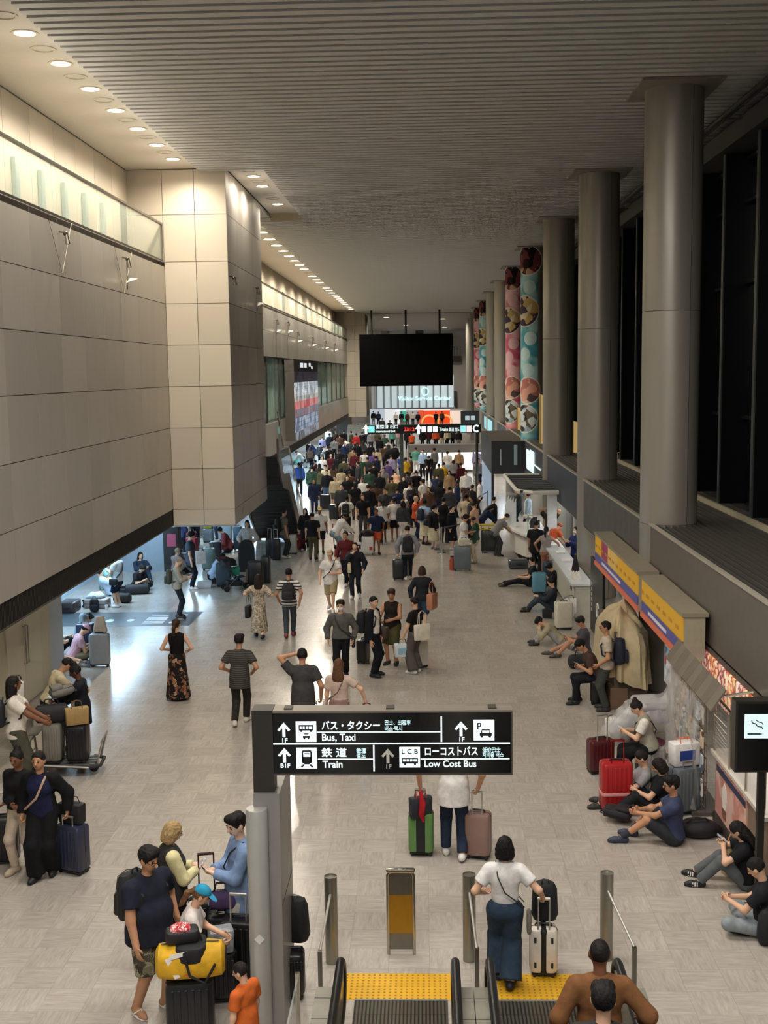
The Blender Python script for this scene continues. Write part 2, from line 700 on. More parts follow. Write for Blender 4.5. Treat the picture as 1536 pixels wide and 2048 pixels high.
# balcony behind glass
bw = tag(B('wall_balcony', -8.3, -7.985, 8, YB, 9.4, 12.0, DARKJ), 'warm lit panel wall behind the glass balcony', 'wall', kind='structure')
panel_set(bw, (-7.95, YB - 1.57 * 12), 1.57, [9.5, 11.05, 11.98], 12, 1.57, 'y', BEIGE2, 'balcony_panel')
tag(B('floor_balcony', -7.95, XL, 8, YB, 9.42, 9.53, mat('#8b8172', 0.6)), 'narrow balcony slab on top of the clad wall', 'floor', kind='structure')
B('door_frame', -7.95, -7.93, YB - 0.8, YB - 0.2, 9.6, 11.1, mat('#3a332c', 0.6), bw)
for k in range(7):
    B('window_frame', -7.94, -7.86, 19.9 + k * 1.57, 20.12 + k * 1.57, 9.55, 10.75, mat('#9db0aa', 0.35, 0.3), bw)


def balustrade(label, x, y0, n, w, z0, z1):
    t = T('glass_balustrade', label, 'balustrade', (x, y0, z0))
    gm = MB().box(-0.012, 0.012, 0.01, w - 0.01, 0.03, z1 - z0 - 0.03).mesh('glass_pane')
    gm.materials.append(glass('#cfdccb', 0.30))
    for k in range(n):
        O('glass_pane', gm, None, t, loc=(0, k * w, 0))
    O('handrail', MB().box(-0.035, 0.035, 0, n * w, z1 - z0 - 0.04, z1 - z0 + 0.01), DSTEEL, t)
    O('bottom_rail', MB().box(-0.05, 0.03, 0, n * w, -0.02, 0.05), mat('#4a4238', 0.4, 0.7), t)
    O('end_post', MB().box(-0.03, 0.03, n * w - 0.03, n * w, 0, z1 - z0), DSTEEL, t)
    return t


balustrade('long glass balcony railing with metal handrail above the clad wall', XL - 0.04, YB - 0.05 - 3.14 * 6, 6, 3.14, 9.55, 10.57)

# ---------------- wall beyond the block
fw = tag(B('wall_left_far', XL - 0.5, XL - 0.035, YB2, 108.8, 7.25, 9.53, DARKJ), 'far run of metal cladding beyond the beige block', 'wall', kind='structure')
panel_set(fw, (XL, 43.0), 3.0, [7.28, 8.43, 9.52], 22, 3.0, 'y', panel_material('#bdb7ab', 0.3, 0.4))
fl = tag(B('wall_left_sill', XL - 0.5, XL - 0.035, YB2, 108.8, 2.75, 4.28, DARKJ), 'metal apron wall under the curtained gallery windows', 'wall', kind='structure')
panel_set(fl, (XL, 43.0), 3.0, [2.76, 4.27], 22, 3.0, 'y', panel_material('#c2bdb4', 0.32, 0.5), 'apron_panel')
tag(B('trim_2', XL - 0.4, XL - 0.01, YB2, 108.8, 2.34, 2.75, BLACK), 'black lower edge of the far gallery wall', 'trim', kind='structure')
balustrade('far glass balcony railing high above the curtained windows', XL - 0.04, 42.6, 21, 3.14, 9.55, 10.5)
bw2 = tag(B('wall_balcony_far', -8.3, -7.97, YB2, 108.8, 9.4, 12.0, mat('#a79a84', 0.5, 0.2)), 'far balcony back wall with dark door slots', 'wall', kind='structure')
for k in range(4):
    B('door_slot', -7.97, -7.93, 54 + k * 13, 54.9 + k * 13, 9.6, 11.1, mat('#3a3630', 0.6), bw2)
tag(B('floor_balcony_far', -7.95, XL, YB2, 108.8, 9.42, 9.53, mat('#8b8172', 0.6)), 'balcony slab above the far cladding', 'floor', kind='structure')
wn = T('window_1', 'long gallery window band with pale green pleated curtains', 'window', (XL, YB2, 4.3), kind='structure')
CUR = stripes('#5f7d70', '#88a597', 3.1, 'Y', 0.5)
for k in range(14):
    y0, y1 = 43.2 + k * 4.7 - YB2, 43.2 + (k + 1) * 4.7 - YB2
    v_, f_ = [], []
    N = 64
    for i in range(N + 1):
        y = y0 + 0.1 + (y1 - y0 - 0.2) * i / N
        x = -0.30 + 0.07 * math.sin(i * 2 * math.pi / 8)
        v_ += [(x, y, 0.02), (x, y, 2.95)]
        if i:
            f_.append((2 * i - 2, 2 * i, 2 * i + 1, 2 * i - 1))
    O('curtain', MB().add(v_, f_), mat('#a6c2b4', 0.8, var=0.12, scale=2), wn, smooth=True)
    O('pane', MB().box(-0.06, -0.05, y0 + 0.05, y1 - 0.05, 0, 2.95), glass('#a9c4b8', 0.18), wn)
    O('mullion', MB().box(-0.12, -0.01, y0 - 0.05, y0 + 0.05, 0, 2.95), DSTEEL, wn)
O('back_wall', MB().box(-0.6, -0.5, 0, 70, 0, 2.95), mat('#68776e', 0.8), wn)
# far block
fb = tag(B('wall_block_far', -8.4, -5.3 - 0.035, 108.85, 114, 2.4, 12, DARKJ), 'far beige clad block at the end of the gallery wall', 'wall', kind='structure')
panel_set(fb, (-8.4, 108.8), 1.03, [2.4] + ROWS + [10.8, 11.99], 3, 1.03, 'x', BEIGE2, 'block_panel')
tag(B('wall_block_far_base', -8.2, -7.0, 109.5, 113.5, 0, 2.4, mat('#8a8276', 0.6)), 'grey base below the far clad block', 'wall', kind='structure')

# ---------------- low zone under the balcony
SOF = mat('#c9ccd0', 0.6)
tag(B('ceiling_soffit', -13.5, XL - 0.12, 8, 114, 2.345, 2.6, SOF), 'low white soffit under the clad wall', 'ceiling', kind='structure')
tag(B('ceiling_soffit_block', XL - 0.12, XB - 0.04, YB + 0.05, YB2, 2.30, 2.345, SOF), 'underside of the projecting clad block', 'ceiling', kind='structure')
CREAM = mat('#d6cdb0', 0.55, var=0.03)
wd = tag(B('wall_left_lower', -8.5, -8.02, 10, 24.2, 0, 2.34, CREAM), 'cream wall with a service door under the soffit', 'wall', kind='structure')
dr = T('door_1', 'cream service door with long vertical pull handles', 'door', (-8.02, 22.55, 0), kind='structure')
for s in (0, 1):
    O('door_leaf', MB().box(0.0, 0.03, -0.98 + s * 0.99, -0.01 + s * 0.99, 0.02, 2.2), mat('#dcd4ba', 0.5, var=0.02), dr)
    O('pull_handle', MB().tube([(0.03, -0.08 + s * 0.14, 0.85), (0.09, -0.08 + s * 0.14, 0.85), (0.09, -0.08 + s * 0.14, 1.6), (0.03, -0.08 + s * 0.14, 1.6)], 0.014), STEEL, dr)
O('door_head', MB().box(0, 0.05, -1.05, 1.05, 2.2, 2.3), CREAM, dr)
pp = T('paper_notice', 'paper notice with black squares on the cream wall by the door', 'notice', (-8.012, 20.9, 1.0))
O('sheet', MB().box(0, 0.006, -0.3, 0.3, 0.0, 0.95), WHITE, pp)
for a, b, c, d in [(-0.2, 0.15, 0.45, 0.8), (-0.2, -0.02, 0.12, 0.34), (0.05, 0.2, 0.12, 0.34)]:
    O('printed_block', MB().box(0.006, 0.009, a, b, c, d), mat('#3a3733', 0.7), pp)
PGREY = mat('#c3ccd2', 0.5, var=0.03)
tag(B('wall_pillar_pale', -9.4, -8.05, 24.25, 25.2, 0, 2.34, PGREY), 'pale grey pillar beside the cream service door', 'pillar', kind='structure')
tag(B('wall_pillar_slim', -9.5, -8.95, 27.0, 27.5, 0, 2.34, PGREY), 'slim white pillar with switch plates under the soffit', 'pillar', kind='structure')
for z in (1.1, 1.35, 1.6):
    tag(B('switch_plate', -8.95, -8.94, 27.15, 27.35, z, z + 0.12, WHITE, bpy.data.objects['wall_pillar_slim']))
tag(B('wall_back', -13.5, -13.2, 8, 114, 0, 2.34, mat('#b4bdc4', 0.6)), 'grey back wall deep under the soffit', 'wall', kind='structure')
tag(B('wall_partition', -10.9, -8.7, 38.3, 38.5, 0, 2.34, mat('#aab7c2', 0.5, var=0.03)), 'smooth blue grey partition facing the hall', 'wall', kind='structure')
tag(B('wall_partition_side', -10.9, -10.7, 24.5, 38.3, 0, 2.34, mat('#9fb0bd', 0.5)), 'grey side wall behind the resting travellers', 'wall', kind='structure')
pd = tag(B('wall_pillar_dark', -8.7, -8.2, 38.2, 38.7, 0, 2.34, mat('#34302e', 0.5)), 'dark pillar carrying two small posters', 'pillar', kind='structure')
t = T('framed_notice', 'white framed notice on the dark pillar above the pink poster', 'notice', (-8.45, 38.195, 1.5))
O('frame', MB().box(-0.13, 0.17, -0.02, 0, 0, 0.5), mat('#d8e2ee', 0.5), t)
O('sheet', MB().box(-0.07, 0.11, -0.025, -0.02, 0.08, 0.42), mat('#5b7aa8', 0.6), t)
t = T('pink_poster', 'small pink poster on the dark pillar', 'poster', (-8.45, 38.195, 0.85))
O('sheet', MB().box(-0.12, 0.18, -0.015, 0, 0, 0.42), mat('#c75a78', 0.6), t)
tag(B('wall_left_kiosks', -12.2, -11.6, 50, 106, 0, 2.34, mat('#8f9ba5', 0.5)), 'grey kiosk wall in the far low zone', 'wall', kind='structure')
# dark floor band with white markings
bd = T('floor_marking', 'dark grey floor decal with white symbols beside the standing hooded man', 'floor decal', (0, 0, 0))
O('band', MB().add([(-10.6, 29.8, 0.002), (-6.19, 29.8, 0.002), (-6.14, 31.58, 0.002), (-10.6, 31.58, 0.002)], [(0, 1, 2, 3)]), mat('#4c5459', 0.35), bd)
WP = mat('#dfe4e6', 0.5)
for x0, y0, w, h in [(-9.1, 30.45, .5, .25), (-8.45, 30.45, .4, .22), (-7.9, 30.5, .3, .2)]:
    O('white_mark', MB().disc((x0, y0, 0.004), w / 2, 14, ry=h / 2), WP, bd)
for x0, x1, y0, y1 in [(-7.5, -6.95, 30.1, 30.2), (-7.5, -6.95, 30.3, 30.4), (-7.5, -6.95, 30.5, 30.9), (-7.45, -7.0, 31.0, 31.1), (-6.8, -6.55, 30.1, 30.3), (-6.75, -6.5, 30.6, 30.75), (-6.75, -6.5, 31.1, 31.25)]:
    O('white_mark', MB().box(x0, x1, y0, y1, 0.0025, 0.004), WP, bd)

# ---------------- slatted ceiling
tag(B('ceiling', -8.3, 7.4, 4, 158, 12.22, 12.4, mat('#5b554d', 0.8)), 'dark void plane above the ceiling slats', 'ceiling', kind='structure')
STRIP = mat('#ddd5c6', 0.5, var=0.02)
st = tag(B('ceiling_strip', -8.05, -5.93, 4, YB, 12.0, 12.1, STRIP), 'plain cream ceiling strip with downlights above the balcony', 'ceiling', kind='structure')
B('wall_joint', -8.0, -7.95, 4, YB, 11.97, 12.0, mat('#57503f', 0.6), st)
st2 = tag(B('ceiling_recess', XB, -4.2, YB, 41.5, 12.02, 12.12, STRIP), 'short cream ceiling recess beside the block', 'ceiling', kind='structure')
B('recess_end', XB, -4.2, 41.45, 41.55, 11.78, 12.05, mat('#d9cca8', 0.5), st2)
tag(B('ceiling_strip_far', -8.0, -5.93, YB2, 112, 12.0, 12.1, STRIP), 'far cream ceiling strip with a row of downlights', 'ceiling', kind='structure')
sl = T('ceiling_slats', 'pale grey ceiling of closely set cross slats', 'ceiling', (0, 0, 0), kind='structure')
SLAT = mat('#cfccc6', 0.55, var=0.03)


def slat_mesh(x0):
    me = MB().add([(x0, 0, 11.9), (7.0, 0, 11.9), (7.0, .205, 11.9), (x0, .205, 11.9), (x0, .02, 12.1), (7.0, .02, 12.1), (7.0, .185, 12.1), (x0, .185, 12.1)],
                  [(3, 2, 1, 0), (0, 1, 5, 4), (2, 3, 7, 6), (3, 0, 4, 7), (1, 2, 6, 5)]).mesh('ceiling_slat')
    me.materials.append(SLAT)
    return me


sA, sB = slat_mesh(-5.95), slat_mesh(-4.22)
y = 12.0
for k in range(296):
    O('ceiling_slat', sB if YB - 0.1 < y < 41.5 else sA, None, sl, loc=(0, y, 0))
    y += 0.33
tag(B('ceiling_far', -8.3, 7.4, 109.6, 158, 11.85, 12.1, mat('#98938a', 0.6)), 'plain far end of the ceiling', 'ceiling', kind='structure')
tag(B('ceiling_gap_strip', XB - 0.03, -5.93, YB2, 41.5, 11.9, 12.0, SLAT), 'narrow ceiling piece behind the block', 'ceiling', kind='structure')


def downlight(x, y, z, lit, label, group, power=0, r=0.17, big=True):
    t = T('downlight', label, 'downlight', (x, y, z), group=group)
    O('trim_ring', MB().lathe([(r + .05, 0), (r + .05, -0.012), (r, -0.014), (r - .01, 0.03)], n=20), mat('#d8cdb6', 0.4), t, smooth=True)
    if lit:
        O('lens', MB().disc((0, 0, -0.004), r, 18, (0, 0, -1)), glow('#fff1d6', 16), t)
        if power:
            spot('downlight_lamp', (x, y, z - 0.05), power, WARM, 165, 0.6, 0.10)
            if power < 1000:
                l_ = spot('ceiling_fill', (x, y, z - 0.9), power * .035, WARM, 180, 0.2, 0.05, (math.pi, 0, 0))  # added unseen lamp aimed up to brighten the ceiling
    else:
        O('reflector', MB().lathe([(r, 0.0), (r * .6, 0.03)], n=18).disc((0, 0, 0.03), r * .6, 16, (0, 0, -1)), mat('#8f846f', 0.5), t)


for k in range(7):
    y = 30.62 - k * 1.87
    downlight(-6.36, y, 12.0, k < 6 or k == 6, '%s lit downlight from the beige block over the near balcony' % ORDN[k], 'downlights in the near ceiling strip', 420)
    downlight(-6.37, y - 0.93, 12.0, False, '%s unlit downlight from the beige block over the near balcony' % ORDN[k], 'downlights in the near ceiling strip')
for k, y in enumerate((33.6, 35.4, 39.1)):
    downlight(-4.72, y, 12.02, True, '%s lit downlight in the ceiling recess beside the block' % ORDN[k], 'downlights in the ceiling recess', 260)
for k, y in enumerate((32.7, 34.5, 37.0, 37.9)):
    downlight(-4.72, y, 12.02, False, '%s unlit downlight in the ceiling recess beside the block' % ORDN[k], 'downlights in the ceiling recess')
for k in range(26):
    y = 44.2 + k * 2.35
    downlight(-6.28, y, 12.0, k not in (9, 13), '%s downlight of the far balcony row counted from the block' % ORDN[k], 'downlights in the far ceiling strip', 1800 if k % 2 == 0 else 0, r=0.24)

for k, (x, y) in enumerate(((-3.6, 116), (2.0, 122), (-2.0, 136), (2.6, 144))):
    downlight(x, y, 11.85, True, '%s lit downlight brightening the far end beyond the black screen' % ORDN[k], 'downlights at the far end', 2600, r=.3)  # one fixture is real, the others added to brighten the far end
# ---------------- columns on the right
COLM = panel_material('#9c968a', 0.36, 0.35)
WRAPS = {3: 'teal', 4: 'pink', 7: 'teal', 8: 'pink'}
COLX, COLR = 4.93, 0.565


def picture_disc(parent, zc, r, a_c, cols, name='round_picture'):
    """round printed picture wrapped on the column surface"""
    N, Rn = 20, 4
    v_, f_ = [], []
    for i in range(Rn + 1):
        for k in range(N):
            rr = r * i / Rn
            a = a_c + rr * math.cos(2 * math.pi * k / N) / COLR
            v_.append(((COLR + .012) * math.cos(a), (COLR + .012) * math.sin(a), zc + rr * math.sin(2 * math.pi * k / N)))
    for i in range(Rn):
        for k in range(N):
            f_.append((i * N + k, (i + 1) * N + k, (i + 1) * N + (k + 1) % N, i * N + (k + 1) % N))
    o = O(name, MB().add(v_, f_), blotch(cols, 3.5) if len(cols) > 1 else mat(cols[0], 0.4), parent)
    return o


for k in range(11):
    cy = 23.74 + 9.8 * k
    where = ['nearest thick grey column by the shop signs', 'second thick grey column from the viewer', 'third grey column beside the dark blue fascia',
             'teal column wrap with round pictures nearer the viewer', 'pink column wrap with round pictures nearer the viewer',
             'plain column just beyond the near pink wrap', 'plain column just before the far teal wrap', 'far teal column wrap with round pictures',
             'far pink column wrap with round pictures', 'plain far column beyond the pink wrap', 'farthest plain column near the hanging black screen'][k]
    t = T('column', where, 'column', (COLX, cy, 0), kind='structure')
    segs = [(0.0, ZL - .02), (ZL - .02, 7.62), (7.62, 11.9)]
    if k < 3:
        for z0, z1 in segs:
            for h in range(2):
                a0 = rad(-62) + h * math.pi
                O('cladding_shell', MB().lathe([(COLR - .02, z0), (COLR, z0 + .006), (COLR, z1 - .006), (COLR - .02, z1)], n=26, a0=a0 + .008, a1=a0 + math.pi - .008), COLM, t, smooth=True)
        O('core', MB().lathe([(COLR - .02, 0), (COLR - .02, 11.9)], n=32), DARKJ, t, smooth=True)
    elif k in WRAPS:
        cset = {'teal': ['#4fa9b2', '#74bcbd', '#3a93a4', '#a5d3d2'], 'pink': ['#d8687e', '#e495a0', '#c9506a', '#efb9bb']}[WRAPS[k]]
        O('cladding', MB().lathe([(COLR - .01, ZL), (COLR - .01, 11.9)], n=32), COLM, t, smooth=True)
        O('printed_wrap', MB().lathe([(COLR, ZL), (COLR, 11.9)], n=40, a0=rad(80), a1=rad(285)), blotch(cset, 0.55, 'NOISE', 0.4), t, smooth=True)
        O('lower_shaft', MB().lathe([(COLR, 0), (COLR, ZL)], n=32), COLM, t, smooth=True)
        pics = [(11.3, .62, ['#2a1c1c', '#7c3a3c', '#caa38a', '#151012']), (9.1, .66, ['#8a6a3a', '#c9a86a', '#4a3a4a', '#d8cba8']), (5.6, .56, ['#b9736a', '#e2c8b0', '#5a4a4a', '#d9a08a']), (4.35, .62, ['#9fb8c4', '#6b6150', '#3a3a38', '#cfd6d4'])]
        for q_, (z, r, cs) in enumerate(pics):
            a = rad(-122 if q_ % 2 == 0 else -140)
            picture_disc(t, z, r + .05, a, ['#e8dfd0'], 'picture_rim').location.z = 0
            O_ = picture_disc(t, z, r, a, cs)
            O_.scale = (1.008, 1.008, 1)
        for z, a in ((10.15, -115), (7.9, -110), (7.2, -140), (6.5, -122)):
            picture_disc(t, z, .3, rad(a), ['#bfd9d8' if WRAPS[k] == 'teal' else '#e6b5b8'], 'pale_dot')
    else:
        O('shaft', MB().lathe([(COLR, 0), (COLR, 11.9)], n=32), COLM, t, smooth=True)
    O('head_plate', MB().box(-.78, .78, -.9, .9, 11.86, 11.905), mat('#8f887c', 0.6), t)

# ---------------- curtain wall and ledge on the right
ww = T('window_2', 'tall dark curtain wall of night black glass', 'window', (XW, 0, ZL), kind='structure')
NIGHT = mat('#05070a', 0.03, 0, var=0, spec=0.8)
FRAME = mat('#26292a', 0.4, 0.6)
gp = {}
zs = [0.12, 2.0, 4.9, 6.6, 7.5]
for k in range(34):
    y = 18.2 + k * 2.6
    for z0, z1 in zip(zs[:-1], zs[1:]):
        if z0 not in gp:
            gp[z0] = MB().box(0, 0.03, 0.06, 2.54, z0 + .03, z1 - .03).mesh('window_pane')
            gp[z0].materials.append(NIGHT)
            gp[(z0, 't')] = MB().box(-0.12, 0.03, 0.06, 2.54, z1 - .035, z1 + .035).mesh('transom')
            gp[(z0, 't')].materials.append(FRAME)
        O('window_pane', gp[z0], None, ww, loc=(0, y, 0))
        O('transom', gp[(z0, 't')], None, ww, loc=(0, y, 0))
    if 'f' not in gp:
        gp['f'] = MB().box(-0.55, 0.04, -0.07, 0.07, 0.1, 7.6).mesh('mullion_fin')
        gp['f'].materials.append(mat('#0d1011', 0.35, 0.5))
        gp['e'] = MB().box(-0.58, -0.55, -0.08, 0.08, 0.1, 7.6).mesh('fin_edge_or_shade')
        gp['e'].materials.append(mat('#4d524f', 0.4, 0.7))
    O('mullion_fin', gp['f'], None, ww, loc=(0, y, 0))
    O('fin_edge_or_shade', gp['e'], None, ww, loc=(0, y, 0))
tag(B('trim_3', XW - 0.7, XW + 0.2, 14, 110, 11.05, 11.4, mat('#33322f', 0.6)), 'dark beam along the head of the curtain wall', 'trim', kind='structure')
pr_ = T('ceiling_pipes', 'dark pipes and cables along the head of the curtain wall', 'pipes', (0, 0, 0))
for x, z, r in ((6.2, 11.62, .05), (6.4, 11.7, .035), (6.55, 11.55, .06)):
    O('pipe', MB().tube([(x, 14, z), (x, 110, z)], r, 8), mat('#2b2825', 0.6), pr_)
for k in range(14):
    O('pipe_bracket', MB().box(6.1, 6.7, 18 + k * 3.3, 18.08 + k * 3.3, 11.48, 11.5), mat('#6a655c', 0.4, 0.6), pr_)
tag(B('wall_right', XW + 0.03, XW + 0.3, 10, 158, 0, 12, mat('#0a0b0c', 0.7)), 'black night outside the curtain wall', 'wall', kind='structure')
tag(B('trim_4', XW - 0.64, XW - 0.58, 14, 110, ZL - .06, ZL + 0.10, mat('#b3a98f', 0.5)), 'pale sill running along the foot of the curtain wall', 'trim', kind='structure')
fnames = ['brown grey fascia panel above the plastic wrapped shop', 'mottled dark grey fascia panel above the yellow shop signs', 'plain blue black fascia panel beyond the second column',
          'dark fascia carrying the glowing white shop letters', 'dark fascia behind the projecting black shop box', 'far dark fascia beyond the black shop box', 'far dark fascia below the plain columns', 'distant fascia below the far teal wrap', 'distant fascia near the end of the hall']
fcols = ['#6a635a', '#57534e', '#343a44', '#34373d', '#3a3d42', '#4a4e54', '#54585c', '#5a5e62', '#5a5e62']
LED = mat('#0d0c0b', 0.6)
for k in range(9):
    y0 = 23.74 + 9.8 * (k - 1) + (0.45 if k else 0)
    y1 = 23.74 + 9.8 * k - 0.45
    y0 = max(y0, 12.0)
    t = T('fascia', fnames[k], 'fascia', (XF, y0, 0), kind='structure')
    L_ = y1 - y0
    O('face_panel', MB().box(0, 0.12, 0, L_, 2.13, ZL - .03), mat(fcols[k], 0.45, 0.25, var=0.22 if k == 1 else 0.05, scale=2.2 if k == 1 else 6), t)
    O('edge_cap', MB().box(-0.015, 0.06, -0.2, L_ + 0.2, ZL - .03, ZL + .01), mat('#b9b1a0', 0.4, 0.3), t)
    O('shadow_gap', MB().box(0.02, 0.1, 0, L_, 2.08, 2.13), BLACK, t)
    O('deck', MB().box(0.10, XW - XF, -0.45, L_ + 0.45, ZL - .12, ZL - .06), LED, t)
    ls = MB().box(0, 0.04, 0, L_ + .9, ZL - .06, ZL - .01).mesh('ledge_slat')
    ls.materials.append(mat('#4a4640', 0.5))
    for j in range(18 if k < 5 else 0):
        O('ledge_slat', ls, None, t, loc=(0.14 + j * 0.135, -0.45, 0))
    O('ceiling_under', MB().box(0.02, XW - XF, -.2, L_ + .2, 2.05, 2.09), mat('#8d887f', 0.6), t)
# wall behind the shops
tag(B('wall_shops', 6.6, 6.8, 10, 110, 0, 2.1, mat('#6d675f', 0.6)), 'back wall of the shops under the ledge', 'wall', kind='structure')

# ---------------- far end
tag(B('wall_end', -14, 8, 156, 156.4, 0, 12.2, mat('#c9c6be', 0.6)), 'pale wall closing the far end of the hall', 'wall', kind='structure')
eg = T('window_3', 'bright upper gallery windows at the far end', 'window', (0, 155.9, 0), kind='structure')
for x0, x1, z0, z1 in ((-4.6, -3.0, 9.6, 11.0), (-2.6, -0.9, 9.9, 11.0), (-0.6, 1.1, 9.9, 11.0), (1.4, 3.2, 9.9, 11.0), (3.3, 3.8, 8.4, 11.0)):
    O('lit_pane', MB().box(x0, x1, -0.05, 0, z0, z1), glow('#dfe8f2', 0.9), eg)
    O('frame', MB().box(x0 - .08, x1 + .08, -0.03, 0.02, z0 - .08, z1 + .08), mat('#5c5a57', 0.5), eg)
t = T('gallery_railing', 'dark balcony railing beside the hanging black screen', 'railing', (4.2, 154.9, 8.6))
O('slab', MB().box(-0.6, 0.7, 0, 1, -0.9, -0.1), mat('#3b3936', 0.6), t)
for k in range(4):
    O('post', MB().box(-0.55 + k * .38, -0.5 + k * .38, 0, 0.05, -0.1, 1.0), mat('#2c2b2a', 0.5), t)
O('rail', MB().box(-0.6, 0.7, -0.02, 0.06, 1.0, 1.08), mat('#2c2b2a', 0.5), t)
# ================================================================== signs and fixtures
SIGNBLK = mat('#0b0c0d', 0.25, var=0)
LIT = glow('#e6f6f6', 1.15)
LITC = glow('#cfeef0', 1.0)
LITD = glow('#b9b2a8', 0.5)
BLKINK = mat('#14181b', 0.5, var=0)
EX, EZ = (1, 0, 0), (0, 0, 1)
SY = 11.0
sg = T('direction_sign', 'lit black overhead sign for bus, taxi, train and parking on a metal pylon', 'sign', (0, 0, 0))


def sp(u, v):
    return AY(u, v, SY)


a_, b_ = sp(545, 1547), sp(1022, 1424)
X0, X1, Z0, Z1 = a_.x, b_.x, a_.z, b_.z
O('sign_box', MB().box(X0, X1, SY, SY + 0.17, Z0, Z1), SIGNBLK, sg)
FRM = mat('#6a665f', 0.35, 0.8)
O('frame_top', MB().box(X0 - .01, X1 + .015, SY - .012, SY + .19, Z1, Z1 + .022), mat('#8d857a', 0.4, 0.5), sg)
O('frame_bottom', MB().box(X0 - .01, X1 + .015, SY - .012, SY + .18, Z0 - .015, Z0), FRM, sg)
O('frame_side', MB().box(X1, X1 + .015, SY - .012, SY + .18, Z0, Z1), FRM, sg)
for u in (575, 780, 985):
    c = sp(u, 1424)
    O('top_bracket', MB().box(c.x - .04, c.x + .04, SY + .03, SY + .15, Z1 + .022, Z1 + .035), mat('#4a453d', 0.5, 0.5), sg)
K = (X1 - X0) / 477.0


def S(u, v):
    return X0 + (u - 545) * K, Z1 - (v - 1425.0 - (u - 783) * 0.008 * 0) * (Z1 - Z0) / 122.0


def sline(u0, v0, u1, v1, m=LIT, w=2.2):
    (xa, za), (xb, zb) = S(u0, v0), S(u1, v1)
    h = w * K / 2
    if abs(u1 - u0) > abs(v1 - v0):
        O('divider_line', MB().box(xa, xb, SY - .004, SY, za - h, za + h), m, sg)
    else:
        O('divider_line', MB().box(xa - h, xa + h, SY - .004, SY, zb, za), m, sg)


sline(547, 1487, 1020, 1487, w=3.2)
sline(884, 1433, 884, 1484, w=3)
sline(636, 1464, 882, 1464, w=2)
sline(749, 1490, 749, 1543, w=3)
sline(637, 1518, 747, 1518, w=2)
sline(842, 1518, 1019, 1518, w=2)


def arrow(u, v, m=LIT, k=1.0):
    x, z = S(u, v)
    p = [(-3, -16), (3, -16), (3, 3), (9, -4), (13, -1), (0, 14), (-13, -1), (-9, -4), (-3, 3)]
    O('arrow', MB().prism([(a * K * k, b * K * k) for a, b in p], (x, SY - .004, z), EX, EZ, (0, 1, 0), .004), m, sg)


def word(s, u, v, w, size_px, m=LIT):
    x, z = S(u, v)
    lettering('lettering', s, size_px * K * 1.36, m, sg, (x, SY - .003, z), EX, EZ, fit=w * K)


for (u, v, s, su, m) in [(570, 1458, '1F', 564, LIT), (923, 1457, '1F', 917, LIT), (570, 1509, 'B1F', 561, LIT), (777, 1511, '1F', 771, LITD)]:
    arrow(u, v, m)
    word(s, su, v + 26, 13 if len(s) == 2 else 20, 9, m)
word('バス・タクシー', 645, 1458, 117, 15)
word('Bus, Taxi', 645, 1481, 68, 15)
word('巴士、出租车', 771, 1449, 52, 8, LITC)
word('버스·택시', 771, 1461, 35, 8, LITC)
word('鉄 道', 644, 1512, 51, 15)
word('铁道', 714, 1505, 20, 8, LITC)
word('철도', 714, 1515, 19, 8, LITC)
word('Train', 646, 1535, 40, 15)
word('ローコストバス', 849, 1510, 107, 15)
word('低价巴士', 965, 1504, 36, 8, LITC)
word('저비용 버스', 965, 1514, 42, 8, LITC)
word('Low Cost Bus', 849, 1534, 104, 14)


def pict(u0, v0, u1, v1, shapes):
    (xa, za), (xb, zb) = S(u0, v0), S(u1, v1)
    O('pictogram', MB().box(xa, xb, SY - .005, SY, zb, za), LIT, sg)
    q = MB()
    for k, a in shapes:
        if k == 'b':
            (p0, q0), (p1, q1) = S(a[0], a[1]), S(a[2], a[3])
            q.box(p0, p1, SY - .008, SY - .004, q1, q0)
        else:
            p0, q0 = S(a[0], a[1])
            q.disc((p0, SY - .0085, q0), a[2] * K, 12, (0, -1, 0))
    O('pictogram_shape', q, BLKINK, sg)


pict(594, 1442, 635, 1483, [('b', (600, 1449, 629, 1452)), ('b', (600, 1452, 602, 1457)), ('b', (606, 1452, 608, 1457)), ('b', (612, 1452, 614, 1457)), ('b', (618, 1452, 620, 1457)), ('b', (627, 1452, 629, 1457)), ('b', (600, 1457, 629, 1460)), ('d', (605, 1461, 2.2)), ('d', (624, 1461, 2.2)),
                            ('b', (611, 1466, 619, 1468)), ('b', (608, 1471, 622, 1475)), ('d', (611, 1476, 1.8)), ('d', (619, 1476, 1.8))])
pict(948, 1440, 989, 1481, [('b', (955, 1446, 957.5, 1459)), ('b', (955, 1446, 962, 1448)), ('b', (960.5, 1447, 963, 1453)), ('b', (955, 1452, 962, 1454)), ('b', (964, 1459, 980, 1461)), ('b', (963, 1461, 965, 1466)), ('b', (979, 1461, 981, 1466)), ('b', (960, 1466, 984, 1472)), ('d', (964, 1473, 2.6)), ('d', (980, 1473, 2.6))])
pict(594, 1495, 635, 1537, [('b', (606, 1500, 624, 1503)), ('b', (605, 1503, 608, 1524)), ('b', (622, 1503, 625, 1524)), ('b', (606, 1513, 624, 1526)), ('d', (609, 1519, 0.1)), ('b', (609, 1526, 621, 1528)), ('b', (603, 1531, 607, 1534)), ('b', (623, 1531, 627, 1534)), ('b', (606, 1528, 609, 1532)), ('b', (621, 1528, 624, 1532)), ('b', (610, 1505, 620, 1506))])
